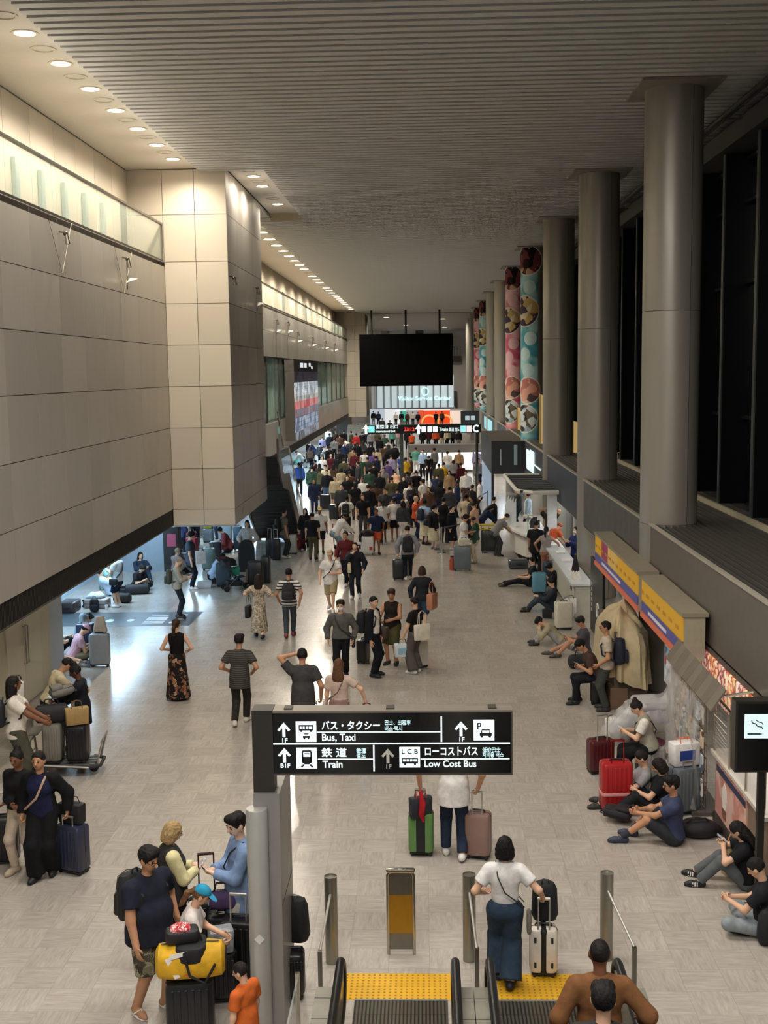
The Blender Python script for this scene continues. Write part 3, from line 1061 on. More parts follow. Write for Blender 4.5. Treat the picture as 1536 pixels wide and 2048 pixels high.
pict(800, 1494, 841, 1535, [('b', (805, 1516, 837, 1518)), ('b', (805, 1518, 807, 1523)), ('b', (812, 1518, 814, 1523)), ('b', (819, 1518, 821, 1523)), ('b', (826, 1518, 828, 1523)), ('b', (835, 1518, 837, 1523)), ('b', (805, 1523, 837, 1527)), ('d', (811, 1528, 2.3)), ('d', (831, 1528, 2.3))])
x_, z_ = S(804, 1507)
lettering('lettering', 'L C B', 10 * K * 1.36, BLKINK, sg, (x_, SY - .009, z_), EX, EZ, fit=33 * K)
pa, pb = sp(508, 1588), sp(545, 1420)
O('post', MB().box(pa.x, pb.x, SY - .02, SY + .2, pa.z, pb.z), mat('#36332f', 0.45, 0.3), sg)
O('arm', MB().box(pb.x, X0, SY + .03, SY + .15, Z0 + .05, Z1 - .03), mat('#1d1c1b', 0.5), sg)
PYL = mat('#8f8c87', 0.35, 0.2, var=0.04)
O('pylon_slab', MB().box(-1.70, -1.445, SY - .06, SY + .85, 0, 2.44), PYL, sg)
O('pylon_joint', MB().box(-1.444, -1.442, SY - .05, SY + .84, 1.28, 1.29), mat('#35322e', 0.5), sg)
O('pylon_tube', MB().lathe([(0, 2.31), (.1, 2.31), (.105, 2.30), (.105, 0)], c=(-1.665, SY - .1, 0), n=28), mat('#b2b0aa', 0.3, 0.25, var=0.03), sg, smooth=True)
xs, zs_ = -1.655, 1.02
O('diamond_sticker', MB().prism([(0, .055), (.05, 0), (0, -.055), (-.05, 0)], (xs, SY - .2085, zs_), EX, EZ, (0, 1, 0), .003), mat('#d9d6cf', 0.5), sg)

# smoking room sign
sm = T('smoking_sign', 'lit smoking area sign with a cigarette symbol in a black box', 'sign', (0, 0, 0))
SS = 13.5
c0, c1 = AY(1474, 1545, SS), AY(1474, 1403, SS)
sx0 = c0.x - .03
O('sign_box', MB().box(sx0, sx0 + .92, SS, SS + .2, c0.z, c1.z), mat('#26221d', 0.4), sm)
O('black_face', MB().box(sx0 + .03, sx0 + .88, SS - .01, SS, c0.z + .03, c1.z - .03), SIGNBLK, sm)
p0, p1 = AY(1488, 1476, SS), AY(1488, 1428, SS)
O('lit_panel', MB().box(p0.x, p0.x + .44, SS - .016, SS - .01, p0.z, p1.z), glow('#d4f3f2', 1.05), sm)
pz = (p0.z + p1.z) / 2
O('cigarette', MB().box(p0.x + .035, p0.x + .19, SS - .02, SS - .016, p0.z + .045, p0.z + .062).box(p0.x + .2, p0.x + .205, SS - .02, SS - .016, p0.z + .045, p0.z + .062).box(p0.x + .215, p0.x + .22, SS - .02, SS - .016, p0.z + .045, p0.z + .062), BLKINK, sm)
O('smoke', MB().tube([(p0.x + .08, SS - .018, pz + .075), (p0.x + .085, SS - .018, pz + .045), (p0.x + .13, SS - .018, pz + .03), (p0.x + .15, SS - .018, pz + .0), (p0.x + .2, SS - .018, pz - .008), (p0.x + .21, SS - .018, pz - .03)], .007, 6), BLKINK, sm)
O('smoke', MB().tube([(p0.x + .13, SS - .018, pz + .075), (p0.x + .17, SS - .018, pz + .05), (p0.x + .2, SS - .018, pz + .045), (p0.x + .215, SS - .018, pz + .02)], .006, 6), BLKINK, sm)
O('post', MB().box(sx0 + .30, sx0 + .38, SS + .05, SS + .13, 0, c0.z), mat('#2b2723', 0.4, 0.4), sm)
O('base_plate', MB().box(sx0 + .16, sx0 + .52, SS - .05, SS + .25, 0, .02), mat('#2b2723', 0.4, 0.4), sm)

# ---------------- escalators
YEL = mat('#d6a21c', 0.55, var=0.08, scale=4)
RUB = mat('#111112', 0.38, var=0)
INOX = mat('#b4b1a2', 0.22, 0.55, var=0.12, scale=3)


def tactile(x0, x1, y0, y1, label):
    t = T('tactile_paving', label, 'tactile paving', ((x0 + x1) / 2, (y0 + y1) / 2, 0))
    hx, hy = (x1 - x0) / 2, (y1 - y0) / 2
    n = max(1, round((x1 - x0) / .3))
    w = 2 * hx / n
    for i in range(n):
        for j in range(2):
            O('tactile_tile', MB().box(-hx + i * w + .001, -hx + (i + 1) * w - .001, -hy + j * hy + .001, -hy + (j + 1) * hy - .001, 0, .004), YEL, t)
    q = MB()
    x = -hx + .03
    while x < hx - .02:
        y = -hy + .03
        while y < hy - .02:
            q.lathe([(.013, .004), (.010, .009), (.0, .0095)], c=(x, y, 0), n=6)
            y += .059
        x += .059
    tag(O('raised_dots', q, mat('#a87e18', 0.6), t), kind='stuff')


tactile(-.92, .235, 11.5, 12.04, 'yellow tactile paving strip at the empty escalator landing')
tactile(.72, 1.86, 11.5, 12.04, 'yellow tactile paving strip under the woman in wide jeans')


def escalator(x0, x1, label):
    t = T('escalator', label, 'escalator', ((x0 + x1) / 2, 10, 0))
    w = (x1 - x0) / 2
    O('landing_plate', MB().box(-w, w, -1.0, 1.5, 0, .012), stripes('#6e6a60', '#3b382f', 26, 'X', 0.55, 0.35, 0.7), t)
    q = MB()
    for k in range(9):
        q.box(-w, w, -.95 + k * .27, -.945 + k * .27, .012, .0135)
    O('plate_grooves', q, mat('#2b2823', 0.5), t)
    O('plate_frame', MB().box(-w, w, 1.47, 1.5, 0, .016), INOX, t)
    for k in range(12):
        O('step', MB().box(-w + .02, w - .02, -1.4 - k * .4, -1.0 - k * .4, max(0, .2 * k), .2 * k + .2), stripes('#5a5750', '#2f2d28', 30, 'X', 0.5, 0.4, 0.6), t)
    return t


def balustrade_esc(label, xr, xa, xb, inner):
    """handrail at xr over a steel deck from xa to xb"""
    t = T('escalator_balustrade', label, 'balustrade', (xr, 10, 0))
    path = []
    for y, z in ((-4.0, 2.68), (-3.0, 2.1), (-2.0, 1.52), (-1.3, 1.12), (-1.0, .98), (-.7, .95), (0, .95), (.45, .95)):
        path.append((0, y, z))
    for k in range(1, 9):
        a = rad(90 - 22.5 * k)
        path.append((0, .45 + .24 * math.cos(a), .71 + .24 * math.sin(a)))
    path.append((0, 0, .47))
    O('handrail', MB().tube(path, .042, 10), RUB, t, smooth=True)
    prof = [(-4.0, 2.6), (-3.0, 2.02), (-2.0, 1.44), (-1.3, 1.05), (-.7, .9), (.45, .9), (.64, .8), (.66, .66), (.5, .5), (0, .45), (0, .02), (-4.0, .02)]
    O('side_panel', MB().prism(prof, (-.018, 0, 0), (0, 1, 0), (0, 0, 1), (1, 0, 0), .036), INOX, t)
    dz = [(-4.0, 2.35), (-2.0, 1.2), (-1.2, .82), (-.9, .78), (.35, .78), (.42, .70), (.42, .02), (-4.0, .02)]
    for a, b in ((xa, xb),):
        O('steel_deck', MB().prism(dz, (a - xr, 0, 0), (0, 1, 0), (0, 0, 1), (1, 0, 0), b - a), INOX, t)
    for k in range(3):
        O('deck_seam', MB().box(xa - xr, xb - xr, -.55 + k * .35, -.545 + k * .35, .78, .783), mat('#55524a', 0.4, 0.8), t)
    return t


hr = [G(682, 1918, .95).x, G(910, 1914, .95).x, G(978, 1914, .95).x, G(1232, 1912, .95).x]
escalator(hr[0] + .06, hr[1] - .06, 'empty escalator landing with ribbed steel plate')
escalator(hr[2] + .06, hr[3] - .06, 'escalator carrying the man in the brown top')
balustrade_esc('escalator side with black handrail beside the sign pylon', hr[0], hr[0] - .22, hr[0] - .03, 1)
balustrade_esc('escalator side with handrail left of the middle steel deck', hr[1], hr[1] + .03, (hr[1] + hr[2]) / 2 - .004, -1)
balustrade_esc('escalator side with handrail beside the woman in wide jeans', hr[2], (hr[1] + hr[2]) / 2 + .004, hr[2] - .03, 1)
balustrade_esc('escalator side with handrail beyond the man in the brown top', hr[3], hr[3] + .03, hr[3] + .22, -1)
gg = T('glass_screen', 'clear glass guard panel beside the escalator and pylon', 'glass screen', (hr[0] - .38, 9.6, 0))
O('pane', MB().box(-.008, .008, -1.5, .6, .05, .95), glass('#cfd8d0', 0.25), gg)
O('frame', MB().box(-.02, .02, .58, .62, 0, 1.0).box(-.02, .02, -1.5, .62, 0, .05), STEEL, gg)
for k, (u, v, lab) in enumerate([(661, 1752, 'steel bollard post left of the empty escalator landing'), (938, 1748, 'steel bollard post between the two escalators'), (1214, 1745, 'steel bollard post beside the brown topped man')]):
    c = G(u, v, 1.0)
    t = T('bollard', lab, 'bollard', (c.x, c.y, 0))
    O('tube', MB().lathe([(.0, .985), (.062, .985), (.066, 1.0), (.072, 1.0), (.072, 0)], n=28), mat('#8f8b7e', 0.25, 0.6, var=0.08, scale=3), t, smooth=True)
    dx = (-.06, .05, .17)[k]
    O('sloping_bar', MB().tube([(0, -.05, .82), (dx, -.75, .52)], .015, 8), mat('#a8a498', .5, .5), t)
    O('short_post', MB().box(dx - .022, dx + .022, -.79, -.73, .0, .53), DSTEEL, t)
a, b = G(780, 1908), G(826, 1908)
t = T('barrier_panel', 'free-standing steel framed barrier panel with a yellow band', 'barrier', ((a.x + b.x) / 2, a.y, 0))
w = (b.x - a.x) / 2 + .015
for s in (-1, 1):
    O('upright', MB().tube([(s * w, 0, 0), (s * w, 0, .93), (s * (w - .04), 0, .985), (0, 0, .99)], .02, 10), STEEL, t, smooth=True)
O('smoked_panel', MB().box(-w, w, -.006, .006, .06, .95), mat('#6f6a60', 0.25, 0.4), t)
O('yellow_band', MB().box(-w + .01, w - .01, -.009, -.006, .25, .70), mat('#a07414', 0.45), t)
O('top_cap', MB().rbox(-w - .02, w + .02, -.035, .035, .965, 1.005, r=.03, e=.01), STEEL, t, smooth=True)

# ---------------- staircase behind the block
ss = T('staircase', 'dark metal staircase with glass side descending behind the beige block', 'staircase', (-5.75, 38.9, 0))
prof = [(0, 4.35), (1.4, 3.05), (3.0, 2.95), (7.5, 0.02), (6.6, 0.0), (2.8, 2.35), (1.1, 2.6), (0, 3.6)]
SM = mat('#6e675d', 0.3, 0.8)
O('stringer', MB().prism(prof, (.82, 0, 0), (0, 1, 0), EZ, EX, .06), SM, ss)
O('stringer', MB().prism(prof, (-.88, 0, 0), (0, 1, 0), EZ, EX, .06), SM, ss)
for (y0, z0, y1, z1) in ((0, 3.7, 1.1, 2.7), (1.1, 2.7, 2.8, 2.45), (2.8, 2.45, 6.6, .05)):
    n = max(2, int((y1 - y0) / .24))
    for i in range(n):
        a, b = i / n, (i + .88) / n
        O('soffit_slat', MB().add([(-.82, y0 + (y1 - y0) * a, z0 + (z1 - z0) * a), (.82, y0 + (y1 - y0) * a, z0 + (z1 - z0) * a), (.82, y0 + (y1 - y0) * b, z0 + (z1 - z0) * b), (-.82, y0 + (y1 - y0) * b, z0 + (z1 - z0) * b),
                                   (-.82, y0 + (y1 - y0) * a, z0 + (z1 - z0) * a + .05), (.82, y0 + (y1 - y0) * a, z0 + (z1 - z0) * a + .05), (.82, y0 + (y1 - y0) * b, z0 + (z1 - z0) * b + .05), (-.82, y0 + (y1 - y0) * b, z0 + (z1 - z0) * b + .05)],
                                  [(3, 2, 1, 0), (4, 5, 6, 7), (0, 1, 5, 4), (2, 3, 7, 6)]), mat('#2e2c2a', 0.4, 0.3), ss)
for k in range(16):
    y = 3.0 + k * .27
    O('tread', MB().box(-.82, .82, y, y + .28, 2.75 - k * .175, 2.8 - k * .175), mat('#4a4743', 0.5), ss)
O('glass_side', MB().prism([(0, 5.25), (1.4, 3.95), (3.0, 3.85), (7.4, .95), (7.4, .1), (3.0, 2.95), (1.4, 3.05), (0, 4.35)], (.87, 0, 0), (0, 1, 0), EZ, EX, .015), glass('#b9c9c9', 0.25), ss)
O('handrail', MB().tube([(.88, 0, 5.27), (.88, 1.4, 3.97), (.88, 3.0, 3.87), (.88, 7.4, .97)], .03, 8), STEEL, ss)

# ---------------- suspended wires and small lamps on the clad wall


def wall_lamp(x, y, z, nrm, label, plane=False):
    t = T('wall_lamp', label, 'wall lamp', (x, y, z), group='small lamps on the cladding')
    n = Vector(nrm)
    O('bracket', MB().tube([(0, 0, .14), Vector((0, 0, .12)) + n * .12], .018, 6).ball(n * .12 + Vector((0, 0, .1)), .05, 10, 6), mat('#4c453c', 0.4, 0.6), t)
    O('lamp_head', MB().tube([n * .14 + Vector((0, 0, .08)), n * .16 + Vector((0, 0, -.1))], [.035, .06], 10), STEEL, t)
    if plane:
        s = Vector((n.y, -n.x, 0))
        O('reflector', MB().add([n * .1 + s * -.1 + Vector((0, 0, -.32)), n * .38 + s * .12 + Vector((0, 0, -.36)), n * .12 + s * .2 + Vector((0, 0, -.46)), n * .1 + Vector((0, 0, -.5)), n * .2 + s * .1 + Vector((0, 0, -.34))],
                                [(0, 4, 3), (0, 1, 4), (4, 1, 2), (4, 2, 3)]), mat('#e6dcc4', 0.4), t)
        O('stem', MB().tube([n * .1 + Vector((0, 0, .05)), n * .1 + Vector((0, 0, -.6))], .01, 6), DSTEEL, t)


for u, v, pl, lab in ((119, 478, 0, 'small bracket lamp farthest from the block inside the wire V'), (245, 527, 1, 'small bracket lamp with white reflector on the clad wall near the block')):
    p = AX(u, v, XL)
    wall_lamp(XL, p.y, p.z, (1, 0, 0), lab, bool(pl))
for u, v, pl, lab in ((459, 563, 0, 'small bracket lamp at the near edge of the block side'), (507, 583, 1, 'small bracket lamp with white reflector on the block side')):
    p = AX(u, v, XB)
    wall_lamp(XB, p.y, p.z, (1, 0, 0), lab, bool(pl))
for k, (u, v) in enumerate(((549, 645), (572, 648), (592, 668), (622, 678), (648, 685), (667, 690))):
    p = AX(u, v, XL)
    wall_lamp(XL, p.y, p.z, (1, 0, 0), '%s small bracket lamp on the far cladding counted from the block' % ORDN[k], True)
for n_, (pts, lab) in enumerate((([(92, 428), (123, 548), (141, 446)], 'V of thin wires farther from the beige block'), ([(226, 487), (247, 587), (262, 505)], 'V of thin wires nearer to the beige block'))):
    t = T('suspension_wires', lab, 'wires', (XL, 0, 0))
    q = [AX(u, v, XL) for u, v in pts]
    q = [Vector((.02, p.y, p.z)) for p in q]
    O('wire', MB().tube([q[0], q[1]], .004, 5), mat('#6a604f', 0.4, 0.5), t)
    O('wire', MB().tube([q[2], q[1]], .005, 5), mat('#b8ad98', 0.5, 0.1), t)
for u, v, lab in ((1098, 901, 'small white security camera at the third column foot'), (1170, 948, 'small white security camera at the second column foot'), (1236, 908, 'small white security camera on the ledge behind the second column')):
    p = G(u, v, ZL + .12)
    t = T('security_camera', lab, 'camera', (p.x, p.y, ZL))
    O('stem', MB().tube([(0, 0, -.02), (0, 0, .1)], .02, 6), WHITE, t)
    O('camera_body', MB().rbox(-.045, .045, -.15, .1, .09, .18, r=.02, e=.01), WHITE, t)
    O('lens', MB().disc((0, -.151, .135), .03, 10, (0, -1, 0)), BLACK, t)

# ---------------- wall display box beyond the block
k0, k1 = AX(588, 717, -6.5), AX(635, 722, -6.5)
ds = T('wall_display', 'tall display box showing red and blue pictures on the far gallery wall', 'display', (-7.0, k0.y, 3.1))
LY, LZ = k1.y - k0.y, 4.1
O('housing', MB().box(0.0, .47, 0, LY, 0, LZ), mat('#57524c', 0.45, 0.3), ds)
O('screen_head', MB().box(.47, .50, 0.05, LY, LZ * .86, LZ - .02), mat('#17151a', 0.3), ds)
O('head_figures', MB().box(.50, .505, 2.8, 4.4, LZ * .905, LZ * .965).box(.50, .505, 4.9, 6.3, LZ * .905, LZ * .965).box(.50, .505, 7.6, 8.6, LZ * .92, LZ * .97).box(.50, .505, 8.9, 9.8, LZ * .89, LZ * .93), glow('#dfe6ea', .9), ds)
bands = [(0.0, .10, ['#6b7686', '#4a5260', '#9aa8b8']), (.10, .28, ['#7f9fc4', '#a9c2dc', '#5b6f8a']), (.28, .38, ['#b9a8ad', '#8a5f66', '#6f7f98']), (.38, .48, ['#c8555a', '#b2393f', '#d98a8a']), (.48, .54, ['#a8a6a4', '#7f8288', '#c8c4bc']), (.54, .72, ['#cfd9e6', '#8d98a8', '#e8eef4']), (.72, .86, ['#2d2b33', '#3b3a44', '#22202a'])]
for i, (a, b, cs) in enumerate(bands):
    n = 6 if i == 5 else (3 if i in (1, 6) else 1)
    for j in range(n):
        za, zb = LZ * (a + (b - a) * j / n), LZ * (a + (b - a) * (j + (.9 if n > 1 else 1)) / n)
        O('picture_band', MB().box(.47, .495, .05, LY, za, zb), blotch(cs, 1.1, 'NOISE', 0.3, emit=.55), ds)

# ---------------- hanging black screen
a, b = AY(720, 773, 103.5), AY(905, 664, 103.5)
hs = T('hanging_screen', 'large switched-off black video screen hung from the ceiling', 'screen', ((a.x + b.x) / 2, 103.5, 0))
w = (b.x - a.x) / 2
O('black_face', MB().box(-w, w, 0, .25, a.z, b.z - .1), mat('#040404', 0.8, var=0, spec=.05), hs)
O('rear_frame', MB().box(-w + .1, w - .1, .25, .5, a.z + .15, b.z - .2), mat('#1d1a1a', 0.6), hs)
for u, v in ((742, 618), (811, 617), (879, 616)):
    x = AY(u, v, 103.5).x - (a.x + b.x) / 2
    O('hanger_rod', MB().tube([(x, .3, b.z - .15), (x, .3, 11.95)], .09, 8), mat('#1a1818', 0.5, 0.4), hs)
for x in (-1.8, 1.2):
    O('top_unit', MB().box(x - .35, x + .35, .1, .5, b.z - .1, b.z + .18), mat('#231c1c', 0.5), hs)

# ---------------- far overhead sign with clock
OY = 58.0
a, b = AY(727, 868, OY), AY(962, 848, OY)
og = T('overhead_sign', 'long lit black direction sign with a red clock above the crowd', 'sign', (0, OY, 0))
O('sign_box', MB().box(a.x, b.x, 0, .3, a.z, b.z), SIGNBLK, og)
O('support_post', MB().tube([(AY(803, 880, OY).x, .15, 0), (AY(803, 880, OY).x, .15, a.z)], .09, 10), DSTEEL, og)
O('support_post', MB().tube([(b.x - .2, .15, 0), (b.x - .2, .15, a.z)], .07, 10), DSTEEL, og)


def orect(u0, v0, u1, v1, m, name='lit_block'):
    p, q = AY(u0, v1, OY), AY(u1, v0, OY)
    O(name, MB().box(p.x, q.x, -.01, 0, p.z, q.z), m, og)


def oarrow(u, v):
    p = AY(u, v, OY)
    s = .021
    O('arrow', MB().prism([(x * s, y * s) for x, y in [(-3, -12), (3, -12), (3, 0), (8, 0), (0, 11), (-8, 0), (-3, 0)]], (p.x, -.01, p.z), EX, EZ, (0, 1, 0), .01), LIT, og)


oarrow(732, 858)
oarrow(837, 858)
orect(737, 852, 749, 865, glow('#7fe0e0', 1.0), 'pictogram')
for u0, u1 in ((843, 852), (855, 864), (866, 875)):
    orect(u0, 853, u1, 864, LIT, 'pictogram')
for u0, u1, m in ((921, 932, glow('#9fe6ea', 1)), (933, 943, glow('#f0dede', 1))):
    orect(u0, 851, u1, 864, m, 'pictogram')


def oword(s, u, v, w, px, m=LIT):
    p = AY(u, v, OY)
    k = OY / FPX
    lettering('lettering', s, px * k * 1.36, m, og, (p.x, -.006, p.z), EX, EZ, fit=w * k)


oword('国際線 出口', 751, 857, 45, 6)
oword('International Exit', 751, 865, 40, 5)
oword('23:12', 808, 862, 21, 7, glow('#ff3a2a', 2.0))
oword('Train', 878, 862, 18, 7)
oword('鉄道', 898, 862, 10, 6)
oword('철도', 910, 862, 9, 6)
O('moon_mark', MB().tube([(AY(953 + 6 * math.cos(t_), 857 - 6 * math.sin(t_), OY).x, -.012, AY(953 + 6 * math.cos(t_), 857 - 6 * math.sin(t_), OY).z) for t_ in [rad(50 + 26 * i) for i in range(11)]], .045, 6), LIT, og)

# ---------------- service centre front at the far end
VY = 152.0
vc = T('service_centre', 'glowing white fluted service centre front with pale lettering', 'shop front', (0, VY, 0))
a, b = AY(752, 816, VY), AY(908, 768, VY)
O('header', MB().box(a.x - .6, b.x, .35, .7, a.z - .1, b.z + 1.2), mat('#d7dade', 0.5), vc)
n = 11
wv = (b.x - a.x) / n
for k in range(n):
    O('lit_fin', MB().add([(a.x + k * wv, 0.3, a.z), (a.x + (k + .92) * wv, 0.0, a.z), (a.x + (k + .92) * wv, 0.0, b.z + 1), (a.x + k * wv, 0.3, b.z + 1)], [(0, 1, 2, 3)]).box(a.x + (k + .92) * wv - .03, a.x + (k + .92) * wv, 0, .35, a.z, b.z + 1), glow('#d3e2e6', .62), vc)
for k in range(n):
    O('fin_edge_or_shade', MB().box(a.x + (k + .02) * wv, a.x + (k + .22) * wv, .1, .2, a.z, b.z + 1), mat('#7f939b', .6), vc)  # grey strips put in as the shaded side of each lit fin
for x in (a.x - .5, b.x - .1):
    O('post', MB().box(x, x + .2, .4, .7, 0, a.z), mat('#c9ccd0', .5), vc)
p = AY(796, 801, VY)
lettering('lettering', 'Visitor Service Center', .75, glow('#bff3f6', 1.6), vc, (p.x, -.08, p.z), EX, EZ, fit=AY(902, 801, VY).x - p.x)
q = AY(850, 783, VY)
O('emblem', MB().tube([(q.x + .45 * math.cos(t_), -.06, q.z + .5 * math.sin(t_)) for t_ in [2 * math.pi * i / 16 for i in range(17)]], .08, 6, cap=False), glow('#bff3f6', 1.2), vc)
sf = T('far_shop', 'brightly lit far shop with an orange panel', 'shop', (0, 150, 0))
for u0, v0, u1, v1, c, s, nm in [(740, 818, 770, 850, '#c8d4e2', .6, 'lit_bay'), (770, 818, 800, 850, '#e8ecee', .75, 'lit_bay'), (800, 822, 812, 842, '#39b59a', .7, 'green_sign'), (812, 820, 836, 850, '#b8b4b4', .5, 'lit_bay'), (836, 820, 847, 850, '#e05a3a', .7, 'orange_panel'), (848, 821, 900, 850, '#ef4a1c', .8, 'orange_panel'), (900, 821, 925, 850, '#f2dccb', .8, 'lit_bay'), (791, 818, 900, 822, '#dfe8ee', .8, 'lit_header')]:
    p, q = AY(u0, v1, 150), AY(u1, v0, 150)
    O(nm, MB().box(p.x, q.x, 0, .2, max(p.z - 1.2, 0) if nm != 'lit_header' and nm != 'green_sign' else p.z, q.z), glow(c, s), sf)
p = AY(874, 840, 150)
O('cream_arch', MB().tube([(p.x - 1.0 + .9 * math.cos(t_), -.06, p.z - .3 + .9 * math.sin(t_)) for t_ in [math.pi * i / 10 for i in range(11)]], .14, 6), glow('#f3b46a', .8), sf)
O('cream_arch', MB().tube([(p.x + 1.0 + .9 * math.cos(t_), -.06, p.z - .3 + .9 * math.sin(t_)) for t_ in [math.pi * i / 10 for i in range(11)]], .14, 6), glow('#f3b46a', .8), sf)
O('shop_wall', MB().box(-6, 6, .3, .6, 0, 1.75), mat('#a3a19c', 0.6), sf)
t = T('far_staircase', 'pale stairs below the far beige block', 'staircase', (-6.2, 106.0, 0))
for k in range(10):
    O('step', MB().box(-.9, 1.0, k * .28, k * .28 + .3, 0, .17 * (k + 1)), mat('#8d8a80', 0.6), t)

# ---------------- glowing low counter wall in the crowd
gc = T('glowing_counter', 'low check-in desk wall with bright white lit panels', 'counter', (0, 76, 0))
for k, (u0, u1) in enumerate(((831, 853), (854, 884), (886, 919), (921, 946), (948, 972))):
    p, q = AY(u0, 944, 76), AY(u1, 909, 76)
    O('lit_panel', MB().box(p.x + .02, q.x - .02, -.02, .05, .15, 1.28), glow('#f2f6f6', 1.1), gc)
p, q = AY(817, 944, 76), AY(975, 893, 76)
O('counter_top', MB().box(p.x, q.x, -.15, 1.0, 1.28, 1.78), mat('#76736e', 0.5), gc)
O('plinth', MB().box(p.x, q.x, 0.0, .9, 0, 1.28), mat('#5b5955', 0.5), gc)

# ---------------- queue posts
for k, (u, v, u2, v2) in enumerate(((883, 1106, 922, 1097), (935, 1052, 975, 1022))):
    p, p2 = G(u, v), G(u2, v2)
    t = T('queue_barrier', ['belt queue barrier beside the woman in the black dress', 'belt queue barrier farther back near the white counter'][k], 'queue barrier', (p.x, p.y, 0))
    d = p2 - p
    for e in (Vector((0, 0, 0)), d):
        O('post', MB().tube([e, e + Vector((0, 0, .95))], .03, 8).lathe([(.0, .03), (.17, .02), (.17, 0)], c=e, n=14), STEEL, t)
    O('belt', MB().add([Vector((0, 0, .88)), d + Vector((0, 0, .88)), d + Vector((0, 0, .93)), Vector((0, 0, .93))], [(0, 1, 2, 3)]), mat('#4a4f5e', 0.7), t)
# ================================================================== people
A_ = lambda *x: np.array(x, float)


def nz(v):
    n = np.linalg.norm(v)
    return v / n if n > 1e-9 else v


def rotx(a):
    c, s = math.cos(a), math.sin(a)
    return np.array([[1, 0, 0], [0, c, -s], [0, s, c]])


def roty(a):
    c, s = math.cos(a), math.sin(a)
    return np.array([[c, 0, s], [0, 1, 0], [-s, 0, c]])


def rotz(a):
    c, s = math.cos(a), math.sin(a)
    return np.array([[c, -s, 0], [s, c, 0], [0, 0, 1]])


def field(prims, h, k=0.03, cuts=(), regions=None, late=0):
    """signed distance of smoothly joined limbs on a grid; returns grid values, origin and region ids"""
    los, his = [], []
    for p in prims:
        if p[0] == 'cap':
            los.append(np.minimum(p[1] - p[3], p[2] - p[4]))
            his.append(np.maximum(p[1] + p[3], p[2] + p[4]))
        else:
            e = np.sqrt(((p[2] * p[3]) ** 2).sum(1))
            los.append(p[1] - e)
            his.append(p[1] + e)
    pad = k + 2.5 * h
    lo = np.min(los, 0) - 2.5 * h
    hi = np.max(his, 0) + 2.5 * h
    n = np.ceil((hi - lo) / h).astype(int) + 1
    ax = [lo[i] + h * np.arange(n[i]) for i in range(3)]
    D = np.full(n, 0.5)
    Rg = np.zeros(n, np.int8) if regions is not None else None
    nl = len(prims) - late

    def chop():
        X, Y, Z = ax[0][:, None, None], ax[1][None, :, None], ax[2][None, None, :]
        for c in cuts:
            if c[0] == 'pl':
                np.maximum(D, X * c[1][0] + Y * c[1][1] + Z * c[1][2] - c[2], out=D)
            else:
                np.maximum(D, c[2] - np.sqrt((X - c[1][0]) ** 2 + (Y - c[1][1]) ** 2 + (Z - c[1][2]) ** 2), out=D)
    for q, p in enumerate(prims):
        if q == nl:
            chop()
        i0 = np.maximum(((los[q] - pad - lo) / h).astype(int), 0)
        i1 = np.minimum(((his[q] + pad - lo) / h).astype(int) + 2, n)
        sl = tuple(slice(a, b) for a, b in zip(i0, i1))
        X = ax[0][sl[0]][:, None, None]
        Y = ax[1][sl[1]][None, :, None]
        Z = ax[2][sl[2]][None, None, :]
        if p[0] == 'cap':
            a, b, ra, rb = p[1], p[2], p[3], p[4]
            d = b - a
            L2 = max(d @ d, 1e-8)
            px, py, pz_ = X - a[0], Y - a[1], Z - a[2]
            t = np.clip((px * d[0] + py * d[1] + pz_ * d[2]) / L2, 0, 1)
            dist = np.sqrt((px - t * d[0]) ** 2 + (py - t * d[1]) ** 2 + (pz_ - t * d[2]) ** 2) - (ra + (rb - ra) * t)
            if len(p) > 5 and p[5]:
                dn = d / math.sqrt(L2)
                dist = np.maximum(dist, (X - b[0]) * dn[0] + (Y - b[1]) * dn[1] + (Z - b[2]) * dn[2])
        else:
            c, R, r = p[1], p[2], p[3]
            px, py, pz_ = X - c[0], Y - c[1], Z - c[2]
            u = [(px * R[0, i] + py * R[1, i] + pz_ * R[2, i]) for i in range(3)]
            k0 = np.sqrt(sum((u[i] / r[i]) ** 2 for i in range(3)))
            k1 = np.sqrt(sum((u[i] / r[i] ** 2) ** 2 for i in range(3))) + 1e-9
            dist = k0 * (k0 - 1) / k1
        S_ = D[sl]
        if Rg is not None:
            m = dist < S_
            Rg[sl][m] = regions[q]
        kk = k
        hh = np.maximum(kk - np.abs(S_ - dist), 0) / kk
        D[sl] = np.minimum(S_, dist) - hh * hh * kk * 0.25
    if not late:
        chop()
    return D, lo, Rg


_CN = [(0, 0, 0), (1, 0, 0), (0, 1, 0), (1, 1, 0), (0, 0, 1), (1, 0, 1), (0, 1, 1), (1, 1, 1)]
_ED = [(0, 1), (2, 3), (4, 5), (6, 7), (0, 2), (1, 3), (4, 6), (5, 7), (0, 4), (1, 5), (2, 6), (3, 7)]


